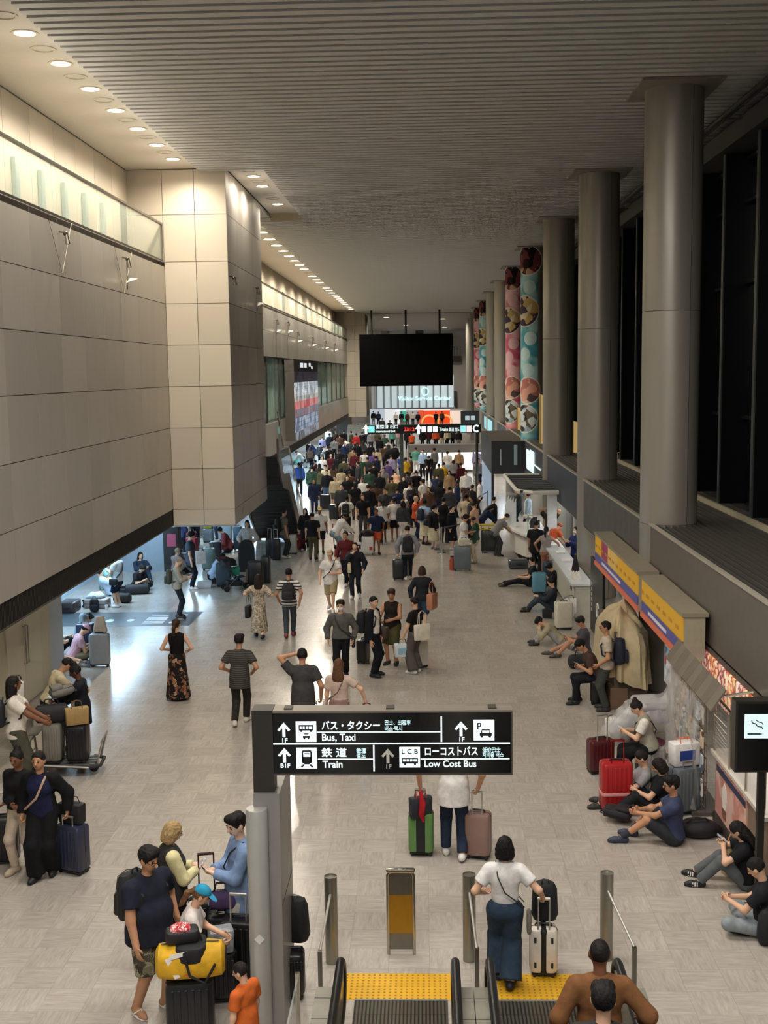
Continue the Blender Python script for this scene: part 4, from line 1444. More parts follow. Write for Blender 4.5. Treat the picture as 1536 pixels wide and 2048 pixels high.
def nets(D, lo, h, Rg=None):
    n = D.shape
    c = [D[a:n[0] - 1 + a, b:n[1] - 1 + b, d:n[2] - 1 + d] for a, b, d in _CN]
    ins = sum((x < 0).astype(np.int8) for x in c)
    act = (ins > 0) & (ins < 8)
    idx = np.full(act.shape, -1, np.int64)
    N = int(act.sum())
    idx[act] = np.arange(N)
    base = np.argwhere(act).astype(float)
    cv = [x[act] for x in c]
    acc = np.zeros((N, 3))
    cnt = np.zeros(N)
    for i, j in _ED:
        a, b = cv[i], cv[j]
        m = (a < 0) != (b < 0)
        t = np.where(m, a / np.where(m, a - b, 1), 0)
        for q in range(3):
            acc[:, q] += np.where(m, _CN[i][q] + t * (_CN[j][q] - _CN[i][q]), 0)
        cnt += m
    V = (base + acc / cnt[:, None]) * h + lo
    quads = []
    s = D < 0
    for axis in range(3):
        o1, o2 = [(1, 2), (2, 0), (0, 1)][axis]
        sl0 = [slice(0, None)] * 3
        sa, sb = [slice(None)] * 3, [slice(None)] * 3
        sa[axis], sb[axis] = slice(0, -1), slice(1, None)
        for o in (o1, o2):
            sa[o] = slice(1, -1)
            sb[o] = slice(1, -1)
        A, Bq = s[tuple(sa)], s[tuple(sb)]
        ch = np.argwhere(A != Bq)
        if len(ch) == 0:
            continue
        flip = Bq[tuple(ch.T)]
        ch[:, o1] += 1
        ch[:, o2] += 1

        def cell(d1, d2):
            q = ch.copy()
            q[:, o1] += d1
            q[:, o2] += d2
            return idx[tuple(q.T)]
        f = np.stack([cell(-1, -1), cell(0, -1), cell(0, 0), cell(-1, 0)], 1)
        f[flip] = f[flip][:, ::-1]
        quads.append(f)
    F = np.concatenate(quads) if quads else np.zeros((0, 4), int)
    F = F[(F >= 0).all(1)]
    rg = None
    if Rg is not None:
        gi = np.rint((V - lo) / h).astype(int)
        rg = Rg[tuple(np.minimum(gi, np.array(n) - 1).T)]
    return V, F, rg


def np_mesh(name, V, F, scale=1.0, midx=None, extra=None):
    me = bpy.data.meshes.new(name)
    V = V * scale
    nv, nf = len(V), len(F)
    ev, ef = ([], [])
    if extra is not None and extra.v:
        ev = (np.array([tuple(v) for v in extra.v]) * scale)
        ef = extra.f
    totv = nv + len(ev)
    me.vertices.add(totv)
    me.vertices.foreach_set('co', np.concatenate([V, ev]).ravel() if len(ev) else V.ravel())
    loops = list(F.ravel())
    sizes = [4] * nf
    for f in ef:
        loops += [i + nv for i in f]
        sizes.append(len(f))
    me.loops.add(len(loops))
    me.loops.foreach_set('vertex_index', np.array(loops, np.int32))
    me.polygons.add(len(sizes))
    st_ = np.concatenate([[0], np.cumsum(sizes)[:-1]]).astype(np.int32)
    me.polygons.foreach_set('loop_start', st_)
    if midx is not None:
        me.polygons.foreach_set('material_index', np.concatenate([midx, np.zeros(len(ef), int)]).astype(np.int32))
    me.polygons.foreach_set('use_smooth', np.ones(len(sizes), bool))
    me.update(calc_edges=True)
    return me


def ik(a, t, l1, l2, hint):
    d = t - a
    L = np.linalg.norm(d)
    dn = d / max(L, 1e-6)
    Lc = min(max(L, abs(l1 - l2) * 1.05 + .02), (l1 + l2) * 0.995)
    x = (l1 * l1 - l2 * l2 + Lc * Lc) / (2 * Lc)
    hgt = math.sqrt(max(0, l1 * l1 - x * x))
    hp = hint - dn * (hint @ dn)
    hp = nz(hp) if np.linalg.norm(hp) > 1e-4 else nz(np.cross(dn, A_(1, 0, 0)))
    return a + dn * x + hp * hgt, a + dn * Lc


STAND = dict(pz=.92, fl=(-.10, .0, .08), fr=(.10, .02, .08))
POSES = {
    'stand': STAND,
    'walk': dict(pz=.90, fl=(-.08, .24, .09), fr=(.08, -.26, .12), hl=(-.27, -.16, .86), hr=(.27, .2, .88), lean=3),
    'walk2': dict(pz=.905, fl=(-.07, -.2, .11), fr=(.07, .17, .085), hl=(-.26, .14, .88), hr=(.26, -.12, .87), lean=3),
    'phone': dict(STAND, hl=(-.05, .30, 1.12), hr=(.06, .29, 1.11), head=(0, 32), grip='half'),
    'knees': dict(pz=.13, py=-.02, lean=10, fl=(-.13, .56, .08), fr=(.11, .60, .08), hl=(-.09, .40, .46), hr=(.09, .42, .45), sit=1),
    'knees_out': dict(pz=.13, lean=-4, fl=(-.14, .66, .08), fr=(.13, .62, .08), hl=(-.12, .36, .42), hr=(.1, .38, .40), head=(0, 28), sit=1),
    'legs_out': dict(pz=.13, lean=-8, fl=(-.12, .82, .08), fr=(.12, .84, .08), hl=(-.1, .3, .3), hr=(.1, .32, .3), head=(0, 25), sit=1),
    'cross': dict(pz=.13, lean=24, fl=(.13, .30, .07), fr=(-.12, .24, .07), kl=(-1, .35, .25), kr=(1, .35, .25), hl=(-.06, .42, .36), hr=(.07, .41, .35), head=(0, 30), sit=1),
    'seat': dict(pz=.52, lean=8, fl=(-.12, .40, .08), fr=(.12, .44, .08), hl=(-.08, .34, .74), hr=(.08, .36, .73), head=(0, 35), sit=1),
    'squat': dict(pz=.28, lean=28, fl=(-.12, .1, .08), fr=(.12, .02, .08), hl=(-.1, .42, .36), hr=(.1, .44, .4), head=(0, 25), sit=1),
    'bend': dict(pz=.90, py=-.08, lean=38, fl=(-.11, 0, .08), fr=(.11, .03, .08), hl=(-.1, .55, .82), hr=(.1, .58, .85), head=(0, 30)),
}
SKIN = {'fair': '#d8ab8c', 'tan': '#b98765', 'brown': '#7d5138', 'dark': '#5a3a2a', 'pale': '#e2bba0'}


def skeleton(po, fw, fem):
    P_ = A_(po.get('px', 0), po.get('py', 0), po['pz'])
    R = rotz(rad(po.get('twist', 0))) @ rotx(-rad(po.get('lean', 0))) @ roty(rad(po.get('side', 0)))
    right, fwd, up = R[:, 0], R[:, 1], R[:, 2]
    loc = lambda x, y, z: P_ + right * x + fwd * y + up * z
    sw = .172 if fem else .19
    sw *= (1 + (fw - 1) * .35)
    sk = dict(P=P_, R=R, loc=loc, up=up, fwd=fwd, right=right, neck=loc(0, 0, .53))
    hy, hp = po.get('head', (0, 0))
    lean = po.get('lean', 0)
    RH = rotz(rad(po.get('twist', 0) + hy)) @ rotx(-rad(lean * .5 + hp))
    sk['RH'] = RH
    sk['head'] = sk['neck'] + up * .055 + RH @ A_(0, .022, .095)
    for s, S_, hd in ((-1, 'l', 'hl'), (1, 'r', 'hr')):
        sh = loc(s * sw, -.01, .425)
        tgt = A_(*po[hd]) if hd in po else sh + A_(s * .07, .05, -.53)
        hint = A_(*po['e' + S_]) if ('e' + S_) in po else nz(A_(s * .8, -.8, -.5))
        el, wr = ik(sh, tgt, .285, .25, hint)
        sk['sh' + S_], sk['el' + S_], sk['wr' + S_] = sh, el, wr
        hpj = P_ + rotz(rad(po.get('twist', 0) * .5)) @ A_(s * .088, 0, -.03)
        ft = A_(*po['f' + S_])
        kh = A_(*po['k' + S_]) if ('k' + S_) in po else (A_(s * .12, 1, .6) if po.get('sit') else A_(s * .05, 1, .1))
        kn, an = ik(hpj, ft, .43, .415, kh)
        sk['hp' + S_], sk['kn' + S_], sk['an' + S_] = hpj, kn, an
        fd = A_(*po['fd' + S_]) if ('fd' + S_) in po else nz(A_(s * .18, 1, 0))
        sk['fd' + S_] = fd
    return sk


def torso_prims(sk, fw, fem, inf=0.0, parts='pbcs'):
    L, R = sk['loc'], sk['R']
    q = []
    g = fw
    if 'p' in parts:
        q.append(('ell', L(0, -.008, -.02), R, A_((.172 if fem else .163) * g + inf, .118 * g + inf, .125 + inf)))
    if 'b' in parts:
        q.append(('ell', L(0, .01 + (g - 1) * .10, .15), R, A_((.132 if fem else .145) * g * (1 + (g - 1) * .3) + inf, .103 * g * (1 + (g - 1) * .5) + inf, .16 + inf)))
    if 'c' in parts:
        q.append(('ell', L(0, 0, .33), R, A_((.150 if fem else .166) * (1 + (g - 1) * .6) + inf, .112 * (1 + (g - 1) * .7) + inf, .17 + inf)))
        if fem:
            for s in (-1, 1):
                q.append(('ell', L(s * .065, .075, .32), R, A_(.062 + inf, .055 + inf, .06 + inf)))
    if 's' in parts:
        w = (.125 if fem else .145) * (1 + (g - 1) * .35)
        for s in (-1, 1):
            q.append(('cap', L(s * .03, -.014, .465), L(s * w, -.012, .432), .050 + inf * .8, .052 + inf * .8))
    return q


def limb(sk, side, seg, fw, inf=0.0, f0=0.0, f1=1.0, flat=False, r1=None):
    fl_ = 1 + (fw - 1) * .6
    a, b, ra, rb = {'ua': ('sh', 'el', .051, .041), 'fa': ('el', 'wr', .040, .029), 'th': ('hp', 'kn', .084, .056), 'sn': ('kn', 'an', .055, .038)}[seg]
    A0, B0 = sk[a + side], sk[b + side]
    pa, pb = A0 + (B0 - A0) * f0, A0 + (B0 - A0) * f1
    raa = (ra + (rb - ra) * f0) * fl_ + inf
    rbb = (ra + (rb - ra) * f1) * fl_ + inf
    if r1 is not None:
        rbb = r1
    return ('cap', pa, pb, raa, rbb, flat)


def head_prims(sk, fine):
    H, R = sk['head'], sk['RH']
    q = [('ell', H + R @ A_(0, -.008, .018), R, A_(.077, .096, .098)), ('ell', H + R @ A_(0, .018, -.045), R, A_(.058, .066, .066)),
         ('cap', sk['loc'](0, -.01, .47), H + R @ A_(0, -.02, -.06), .055, .050)]
    if fine:
        q += [('cap', H + R @ A_(0, .085, .012), H + R @ A_(0, .108, -.022), .010, .014)]
        for s in (-1, 1):
            q.append(('ell', H + R @ A_(s * .080, -.005, -.008), R, A_(.012, .022, .032)))
    return q


def foot_prims(sk, side, inf=0.0):
    an, fd = sk['an' + side], sk['fd' + side]
    dn = nz(np.cross(np.cross(fd, A_(0, 0, -1)), fd)) if abs(fd[2]) < .95 else A_(0, 1, 0)
    sh = nz(sk['kn' + side] - an)
    if abs(fd[2]) < .5:
        dn = A_(0, 0, -1)
    else:
        dn = -sh
    heel = an - fd * .045 + dn * (.038)
    ball = an + fd * .105 + dn * (.045)
    toe = an + fd * .165 + dn * (.052)
    return [('cap', heel, ball, .036 + inf, .036 + inf), ('cap', ball, toe, .036 + inf, .026 + inf), ('cap', an, heel + fd * .03, .038 + inf * .6, .03 + inf)]


def hand_geo(mb, sk, side, grip, k=1.0):
    """palm direction along the forearm, four unequal fingers with knuckle bends and a thumb off the palm's side"""
    el, wr = sk['el' + side], sk['wr' + side]
    s = -1 if side == 'l' else 1
    d = nz(wr - el)
    inward = nz(A_(-s, .15, 0) - d * (A_(-s, .15, 0) @ d))
    if grip == 'half':
        inward = nz(A_(-s * .5, .1, .8) - d * (A_(-s * .5, .1, .8) @ d))
    w = np.cross(d, inward)
    w = w if (w @ A_(0, 1, .3)) > 0 else -w
    curl = {'relaxed': (18, 42), 'grip': (62, 150), 'half': (35, 95)}[grip]
    pc = wr + d * .048
    for i, (off, ln) in enumerate(((.030, .070), (.010, .080), (-.010, .075), (-.029, .058))):
        p0 = wr + d * .082 + w * off
        a1, a2 = rad(curl[0]), rad(curl[1])
        d1 = d * math.cos(a1) + inward * math.sin(a1)
        d2 = d * math.cos(a2) + inward * math.sin(a2)
        p1 = p0 + d1 * ln * .52
        p2 = p1 + d2 * ln * .48
        mb.tube([p0 - d * .015, p0, p1, p2], [.0095, .0095, .0088, .0068], 6)
    t0 = wr + d * .028 + w * .034
    dt = nz(d * .7 + w * .62 + inward * .35)
    t1 = t0 + dt * .034
    t2 = t1 + nz(d * .9 + inward * .5) * .030
    mb.tube([t0 - dt * .015, t0, t1, t2], [.012, .012, .0105, .0085], 6)
    return ('ell', pc, np.stack([w, d, inward], 1), A_(.040, .052, .017))


def hair_prims(sk, style):
    H, R = sk['head'], sk['RH']
    e = lambda x, y, z, r: ('ell', H + R @ A_(x, y, z), R, A_(*r))
    c = lambda a, b, ra, rb: ('cap', H + R @ A_(*a), H + R @ A_(*b), ra, rb)
    q = [e(0, -.014, .024, (.087, .106, .104))]
    cut = ('pl', nz(R @ A_(0, .80, -.60)), None)
    off = .030
    cuts = []
    if style in ('short', 'buzz'):
        off = .018
        cuts.append(('pl', R @ A_(0, -.25, -1), (R @ A_(0, -.25, -1)) @ H + .052))
        if style == 'buzz':
            q = [e(0, -.010, .020, (.081, .100, .100))]
    if style == 'messy':
        q += [e(.03, .04, .085, (.06, .06, .045)), e(-.04, .02, .09, (.05, .06, .04)), e(0, -.06, .06, (.085, .06, .07))]
        off = .034
        cuts.append(('pl', R @ A_(0, -.25, -1), (R @ A_(0, -.25, -1)) @ H + .06))
    if style == 'bob':
        q += [e(0, -.035, -.04, (.108, .094, .118)), e(0, -.04, -.095, (.104, .086, .06))]
        cuts.append(('pl', R @ A_(0, 0, -1), (R @ A_(0, 0, -1)) @ H + .125))
    if style == 'long':
        q += [e(0, -.05, -.06, (.098, .08, .13)), e(0, -.10, -.20, (.112, .052, .19))]
    if style == 'pony':
        q += [c((0, -.11, .03), (0, -.16, -.06), .03, .035), c((0, -.16, -.06), (0, -.15, -.34), .038, .022)]
        off = .018
    if style == 'bun':
        q += [e(0, -.06, .13, (.045, .045, .042))]
        off = .018
        cuts.append(('pl', R @ A_(0, -.25, -1), (R @ A_(0, -.25, -1)) @ H + .06))
    n = cut[1]
    if style in ('bob', 'long'):
        # open the face only
        n = nz(R @ A_(0, .93, -.36))
        off = .052
    cuts.append(('pl', n, n @ H + off))
    return q, cuts


ALLP = []


def person(label, at, face=0.0, h=1.68, pose='stand', top=None, bottom=None, shoes='#2a2622', skin='fair', hair=('short', '#16120f'), fem=False, fat=1.0, mods=None,
           cap=None, glasses=False, mask=None, group=None, z=0.0, vest=None, grip='relaxed', jacket=None, face_on=None, barefoot=False, lod=None):
    """one standing, walking or seated figure; at = floor position"""
    po = dict(POSES[pose])
    if mods:
        po.update(mods)
    s = h / 1.70
    sk = skeleton(po, fat, fem)
    at = Vector((at[0], at[1], z))
    dist = math.hypot(at.x, at.y)
    hres = min(max(dist * .00078, .0125), .040) if lod is None else lod
    t = T('person', label, 'person', at, rad(face), group)
    grip = po.get('grip', grip)
    top = top or ('tee', '#333333')
    bottom = bottom or ('trousers', '#222222')
    mk = lambda c: cloth(c) if isinstance(c, str) else c
    mtop, mbot = mk(top[1]), mk(bottom[1])
    hem = top[2] if len(top) > 2 else (-.02 if po.get('sit') else -.10)
    slv = {'none': 0, 'tee': .62, 'half': .95, 'long': 2}[top[0]]
    ti = .016 + (0.006 if top[0] != 'none' else 0)
    sides = ('l', 'r')
    skinm = mat(SKIN.get(skin, skin), 0.55, var=0.05, scale=6)

    def shirt(inf, slv, hem, open_front=False):
        q = torso_prims(sk, fat, fem, inf, 'bcs' + ('p' if hem < .03 else ''))
        if hem < .0:
            for s_ in (-1, 1):
                q.append(('cap', sk['loc'](s_ * .055 * fat, 0.0, .12), sk['loc'](s_ * .082 * fat, .0, hem - .04), .085 * fat + inf, .098 * fat + inf))
        if hem < -.12:
            q.append(('cap', sk['loc'](0, 0, .1), sk['loc'](0, 0, hem - .1), .15 * fat + inf, .165 * fat + inf))
        for sd in sides:
            if slv > 0:
                q.append(limb(sk, sd, 'ua', fat, inf + .004, 0, min(slv, 1), slv < 1, None if slv >= 1 else .041 * (1 + (fat - 1) * .6) + inf + .016))
            if slv > 1:
                q.append(limb(sk, sd, 'fa', fat, inf + .004, 0, .93, True))
        up = sk['up']
        cuts = [('pl', -up, -(up @ sk['P']) - hem), ('sp', sk['loc'](0, .015, .575), .078)]
        nlt = (2 if slv > 0 else 0) + (2 if slv > 1 else 0)
        return q, cuts, nlt

    def legwear(kind, inf=.014):
        ln, wide = 1.0, None
        if isinstance(kind, tuple):
            kind, ln = kind
        q = torso_prims(sk, fat, fem, inf, 'p')
        up = sk['up']
        cuts = [('pl', up, (up @ sk['P']) + .075)]
        if kind in ('skirt', 'dress'):
            hemz = max(sk['P'][2] * (1 - ln), .05)
            cy = (sk['anl'][1] + sk['anr'][1]) / 2
            q.append(('cap', sk['P'] + A_(0, 0, .02), A_(0, cy * .8, hemz), .15 * fat + inf, (.14 + .13 * ln), True))
            cuts.append(('pl', A_(0, 0, -1), -hemz))
            return q, cuts, 0
        for sd in sides:
            if kind == 'shorts':
                q.append(limb(sk, sd, 'th', fat, inf + .016, 0, min(ln, 1), True, .095 * (1 + (fat - 1) * .5)))
            else:
                w = {'trousers': .010, 'wide': .05, 'slim': .004}[kind]
                q.append(limb(sk, sd, 'th', fat, inf + w * .5))
                q.append(limb(sk, sd, 'sn', fat, inf + w * .8, 0, .97 * ln, True, .038 + inf + w * 1.5))
        return q, cuts, (2 if kind == 'shorts' else 4) if po.get('sit') else 0

    # region meshes
    fingers = MB()
    fine = hres < .0235
    body = []
    body += head_prims(sk, fine)
    hands = []
    for sd in sides:
        if fine:
            g_ = grip if isinstance(grip, str) else grip[0 if sd == 'l' else 1]
            hands.append(hand_geo(fingers, sk, sd, g_))
        else:
            d = nz(sk['wr' + sd] - sk['el' + sd])
            hands.append(('cap', sk['wr' + sd], sk['wr' + sd] + d * .11, .032, .028))
    if hres < .0255:
        body += torso_prims(sk, fat, fem) + hands
        for sd in sides:
            body += [limb(sk, sd, x, fat) for x in ('ua', 'fa', 'th', 'sn')] + foot_prims(sk, sd)
        D, lo, _ = field(body, hres, .028)
        V, F, _ = nets(D, lo, hres)
        me = np_mesh('body', V, F, s, extra=fingers)
        O('body', me, skinm, t)
        if top[0] != 'skip':
            q, cuts, nlt = shirt(ti, slv, hem)
            D, lo, _ = field(q, hres, .045, cuts, late=nlt)
            V, F, _ = nets(D, lo, hres)
            O(top[3] if len(top) > 3 else 'shirt', np_mesh('shirt', V, F, s), mtop, t)
        if vest:
            q, cuts, nlt = shirt(ti + .012, .0 if vest[0] == 'vest' else (2 if vest[0] == 'jacket' else .62), vest[2] if len(vest) > 2 else hem - .03)
            n = sk['fwd']
            if vest[0] != 'vest':
                cuts.append(('pl', nz(n + sk['right'] * 0.0), n @ sk['loc'](0, .055, .2)))
            D, lo, _ = field(q, hres, .045, cuts, late=nlt)
            V, F, _ = nets(D, lo, hres)
            O(vest[0], np_mesh(vest[0], V, F, s), mk(vest[1]), t)
        q, cuts, nlt = legwear(bottom[0])
        D, lo, _ = field(q, hres, .035, cuts, late=nlt)
        V, F, _ = nets(D, lo, hres)
        nm = bottom[0][0] if isinstance(bottom[0], tuple) else bottom[0]
        O({'wide': 'trousers', 'slim': 'trousers', 'dress': 'skirt'}.get(nm, nm), np_mesh('legwear', V, F, s), mbot, t)
        if not barefoot:
            for sd in sides:
                D, lo, _ = field(foot_prims(sk, sd, .010), min(hres, .015), .03, [('pl', A_(0, 0, -1), .0)] if abs(sk['fd' + sd][2]) < .5 else [])
                V, F, _ = nets(D, lo, min(hres, .015))
                O('shoe', np_mesh('shoe', V, F, s), mat(shoes, 0.6), t)
    else:
        q, reg, cuts = [], [], []
        def put(ps, r):
            q.extend(ps)
            reg.extend([r] * len(ps))
        put(body + hands, 0)
        up = sk['up']
        for sd in sides:
            put([limb(sk, sd, 'ua', fat), limb(sk, sd, 'fa', fat), limb(sk, sd, 'th', fat, -.01), limb(sk, sd, 'sn', fat)], 0)
        lq, _, _ = legwear(bottom[0])
        put([p for p in lq], 2)
        sq, _, _ = shirt(ti + .012, slv, max(hem, -.1))
        put([p for p in sq], 1)
        for sd in sides:
            put(foot_prims(sk, sd, .008), 3)
        if 'skirt' in str(bottom[0]) or 'dress' in str(bottom[0]):
            cuts = []
        D, lo, Rg = field(q, hres, .03, [('pl', A_(0, 0, -1), .0)], reg)
        V, F, rg = nets(D, lo, hres, Rg)
        fr = rg[F[:, 0]].astype(int)
        cen = V[F].mean(1) - sk['P']
        zc, xc = cen @ sk['up'], np.abs(cen @ sk['right'])
        hm = max(hem, -.1)
        fr[(fr == 2) & (zc > hm)] = 1
        fr[(fr == 1) & (zc < hm) & (xc < .19 * fat)] = 2
        me = np_mesh('body', V, F, s, fr)
        for m in (skinm, mtop, mbot, mat(shoes, .6)):
            me.materials.append(m)
        O('body', me, None, t)
    if hair[0] != 'bald':
        H_ = sk['head']
        q, cuts = hair_prims(sk, hair[0])
        hh = min(hres, .030)
        D, lo, _ = field(q, hh, .03, cuts)
        V, F, _ = nets(D, lo, hh)
        if hair[0] not in ('buzz',) and len(V):
            dv = V - H_
            V = V + dv / (np.linalg.norm(dv, axis=1)[:, None] + 1e-6) * (.003 * np.sin(dv[:, :1] * 150 + 4 * np.sin(dv[:, 2:3] * 35)) + .002 * np.sin(dv[:, 1:2] * 120 + dv[:, 0:1] * 70))
        if len(F):
            O('hair', np_mesh('hair', V, F, s), mat(hair[1], 0.68, var=0.35, scale=40, spec=.25, bump=.5), t)
    H, R = sk['head'], sk['RH']
    hp = lambda x, y, z_: tuple((H + R @ A_(x, y, z_)) * s)
    hax = [R[:, 0], R[:, 1], R[:, 2]]
    if fine and face_on is not False:
        for sd in (-1, 1):
            O('eye', MB().ball(hp(sd * .031, .084, .006), (.014 * s, .008 * s, .0065 * s), 8, 6, hax), mat('#241a16', 0.3), t)
            O('eyebrow', MB().ball(hp(sd * .032, .088, .028), (.019 * s, .007 * s, .0045 * s), 8, 5, hax), mat('#1d1613', 0.7), t)
        if not mask:
            O('mouth', MB().ball(hp(0, .083, -.058), (.022 * s, .008 * s, .007 * s), 8, 5, hax), mat('#8a4a42', 0.5), t)
    if glasses:
        q = MB()
        for sd in (-1, 1):
            pts = [H + R @ A_(sd * .035 + .024 * math.cos(a), .102, .004 + .018 * math.sin(a)) for a in [2 * math.pi * i / 12 for i in range(13)]]
            q.tube([p * s for p in pts], .0028 * s, 5, False)
            q.tube([(H + R @ A_(sd * .058, .100, .008)) * s, (H + R @ A_(sd * .083, .0, .008)) * s], .0026 * s, 5)
        q.tube([(H + R @ A_(-.012, .104, .006)) * s, (H + R @ A_(.012, .104, .006)) * s], .0026 * s, 5)
        O('glasses', q, mat('#17130f', 0.3), t)
    if mask:
        D, lo, _ = field([('ell', H + R @ A_(0, .035, -.045), R, A_(.066, .066, .055))], .014, .02, [('pl', -(R @ A_(0, 1, 0)), -((R @ A_(0, 1, 0)) @ H) - .03)])
        V, F, _ = nets(D, lo, .014)
        O('face_mask', np_mesh('face_mask', V, F, s), mat(mask, 0.8), t)
    if cap:
        D, lo, _ = field([('ell', H + R @ A_(0, -.012, .034), R, A_(.094, .112, .106))], min(hres, .02), .02, [('pl', -(R @ A_(0, -.12, 1)), -((R @ A_(0, -.12, 1)) @ H) - .042)])
        V, F, _ = nets(D, lo, min(hres, .02))
        c = O('cap', np_mesh('cap', V, F, s), cloth(cap[0]), t)
        bd_ = 1 if len(cap) < 3 else cap[2]
        O('cap_brim', MB().ball(hp(0, .115 * bd_, .045), (.075 * s, .085 * s, .008 * s), 14, 6, [R[:, 0], nz(R @ A_(0, 1, -.2)), nz(R @ A_(0, .2, 1))]), cloth(cap[1] if len(cap) > 1 else cap[0]), c)
    # world positions handy for what is held or worn
    M = Matrix.Translation(at) @ Matrix.Rotation(rad(face), 4, 'Z')
    wp = lambda v: M @ Vector(tuple(v * s))
    t_ = dict(o=t, hl=wp(sk['wrl'] + nz(sk['wrl'] - sk['ell']) * .07), hr=wp(sk['wrr'] + nz(sk['wrr'] - sk['elr']) * .07), back=wp(sk['loc'](0, -.125 * (1 + (fat - 1) * .7), .28)),
              face=face, up=M.to_3x3() @ Vector(sk['up']), fwd=M.to_3x3() @ Vector(sk['fwd']), right=M.to_3x3() @ Vector(sk['right']), s=s, shl=wp(sk['shl']), shr=wp(sk['shr']), hipl=wp(sk['hpl']), hipr=wp(sk['hpr']), chest=wp(sk['loc'](0, .12, .25)), head=wp(sk['head']), sk=sk, M=M, label=label)
    ALLP.append(t_)
    return t_
# ================================================================== luggage and bags
PLAST = mat('#17171a', 0.5)


def suitcase(label, at, face=0.0, size=(.42, .26, .62), col='#222428', handle=0.0, rough=.32, group='suitcases standing in the hall', z=0.0, lie=False, band=None, ribs=True, hcol='#b9b6ae', name='suitcase', simple=False):
    """hard shell trolley case; handle = how far the telescopic handle is out above the shell"""
    w, d, h = size
    t = T(name, label, 'suitcase', (at[0], at[1], z), rad(face), group)
    if lie:
        t.rotation_euler = (rad(90), 0, rad(face))
        t.location = (at[0] - math.sin(rad(face)) * (.05 + h / 2), at[1] + math.cos(rad(face)) * (.05 + h / 2), z + d / 2)
    sm_ = mat(col, rough, var=0.06)
    g = .05
    shell = MB().rbox(-w / 2, w / 2, -d / 2, d / 2, g, g + h, r=.055, e=.05)
    sh = O('shell', shell, sm_, t, smooth=True)
    if not simple:
        if ribs and math.hypot(at[0], at[1]) < 21:
            rib = MB().rbox(-w * .045, w * .045, -.007, .007, g + .06, g + h - .06, r=.006, n=2, e=.005).mesh('shell_rib', True)
            rib.materials.append(sm_)
            for k in range(6):
                for sy in (-1, 1):
                    O('shell_rib', rib, None, t, loc=(-w / 2 + w * (k + 1) / 7, sy * d / 2, 0))
        O('zip_seam', MB().rbox(-w / 2 - .003, w / 2 + .003, -.008, .008, g - .002, g + h + .003, r=.05, e=.045), mat('#1b1a19', 0.6), t, smooth=True)
        O('grab_handle', MB().tube([(-.09, 0, g + h), (-.08, 0, g + h + .03), (.08, 0, g + h + .03), (.09, 0, g + h)], .012, 6), PLAST, t)
        O('corner_guard', MB().box(-w / 2 + .02, w / 2 - .02, -d / 2 + .02, d / 2 - .02, g - .012, g + .004), PLAST, t)
    for sx in (-1, 1):
        for sy in (-1, 1):
            x, y = sx * (w / 2 - .05), sy * (d / 2 - .05)
            O('wheel', MB().tube([(x - .012, y, .027), (x + .012, y, .027)], .027, 10).box(x - .02, x + .02, y - .02, y + .02, .035, g + .01), PLAST, t)
    if handle > 0:
        z1 = g + h + handle
        O('telescopic_handle', MB().tube([(-w * .2, -d * .33, g + h - .05), (-w * .2, -d * .33, z1), (w * .2, -d * .33, z1), (w * .2, -d * .33, g + h - .05)], .010, 6).tube([(-w * .22, -d * .33, z1), (w * .22, -d * .33, z1)], .017, 8), mat(hcol, 0.3, 0.8), t)
    if band:
        O('luggage_belt', MB().rbox(-w / 2 - .008, w / 2 + .008, -d / 2 - .012, d / 2 + .012, g + h * .32, g + h * .39, r=.058, e=.004), mat(band, 0.7), t, smooth=True)
    return t


def held_case(p, hand, label, size, col, back=.28, side=0.0, face=None, **kw):
    """trolley case whose handle top is in the person's hand; returns the case"""
    hpos = p[hand]
    f = p['face'] if face is None else face
    fy = Vector((-math.sin(rad(f)), math.cos(rad(f)), 0))
    fx = Vector((math.cos(rad(f)), math.sin(rad(f)), 0))
    hgt = max(hpos.z - .05 - size[2], .05)
    loc = hpos - fy * (0) + fy * size[1] * .33 - fy * back * 0 + fx * side
    return suitcase(label, (loc.x, loc.y), f, size, col, handle=hgt, **kw)


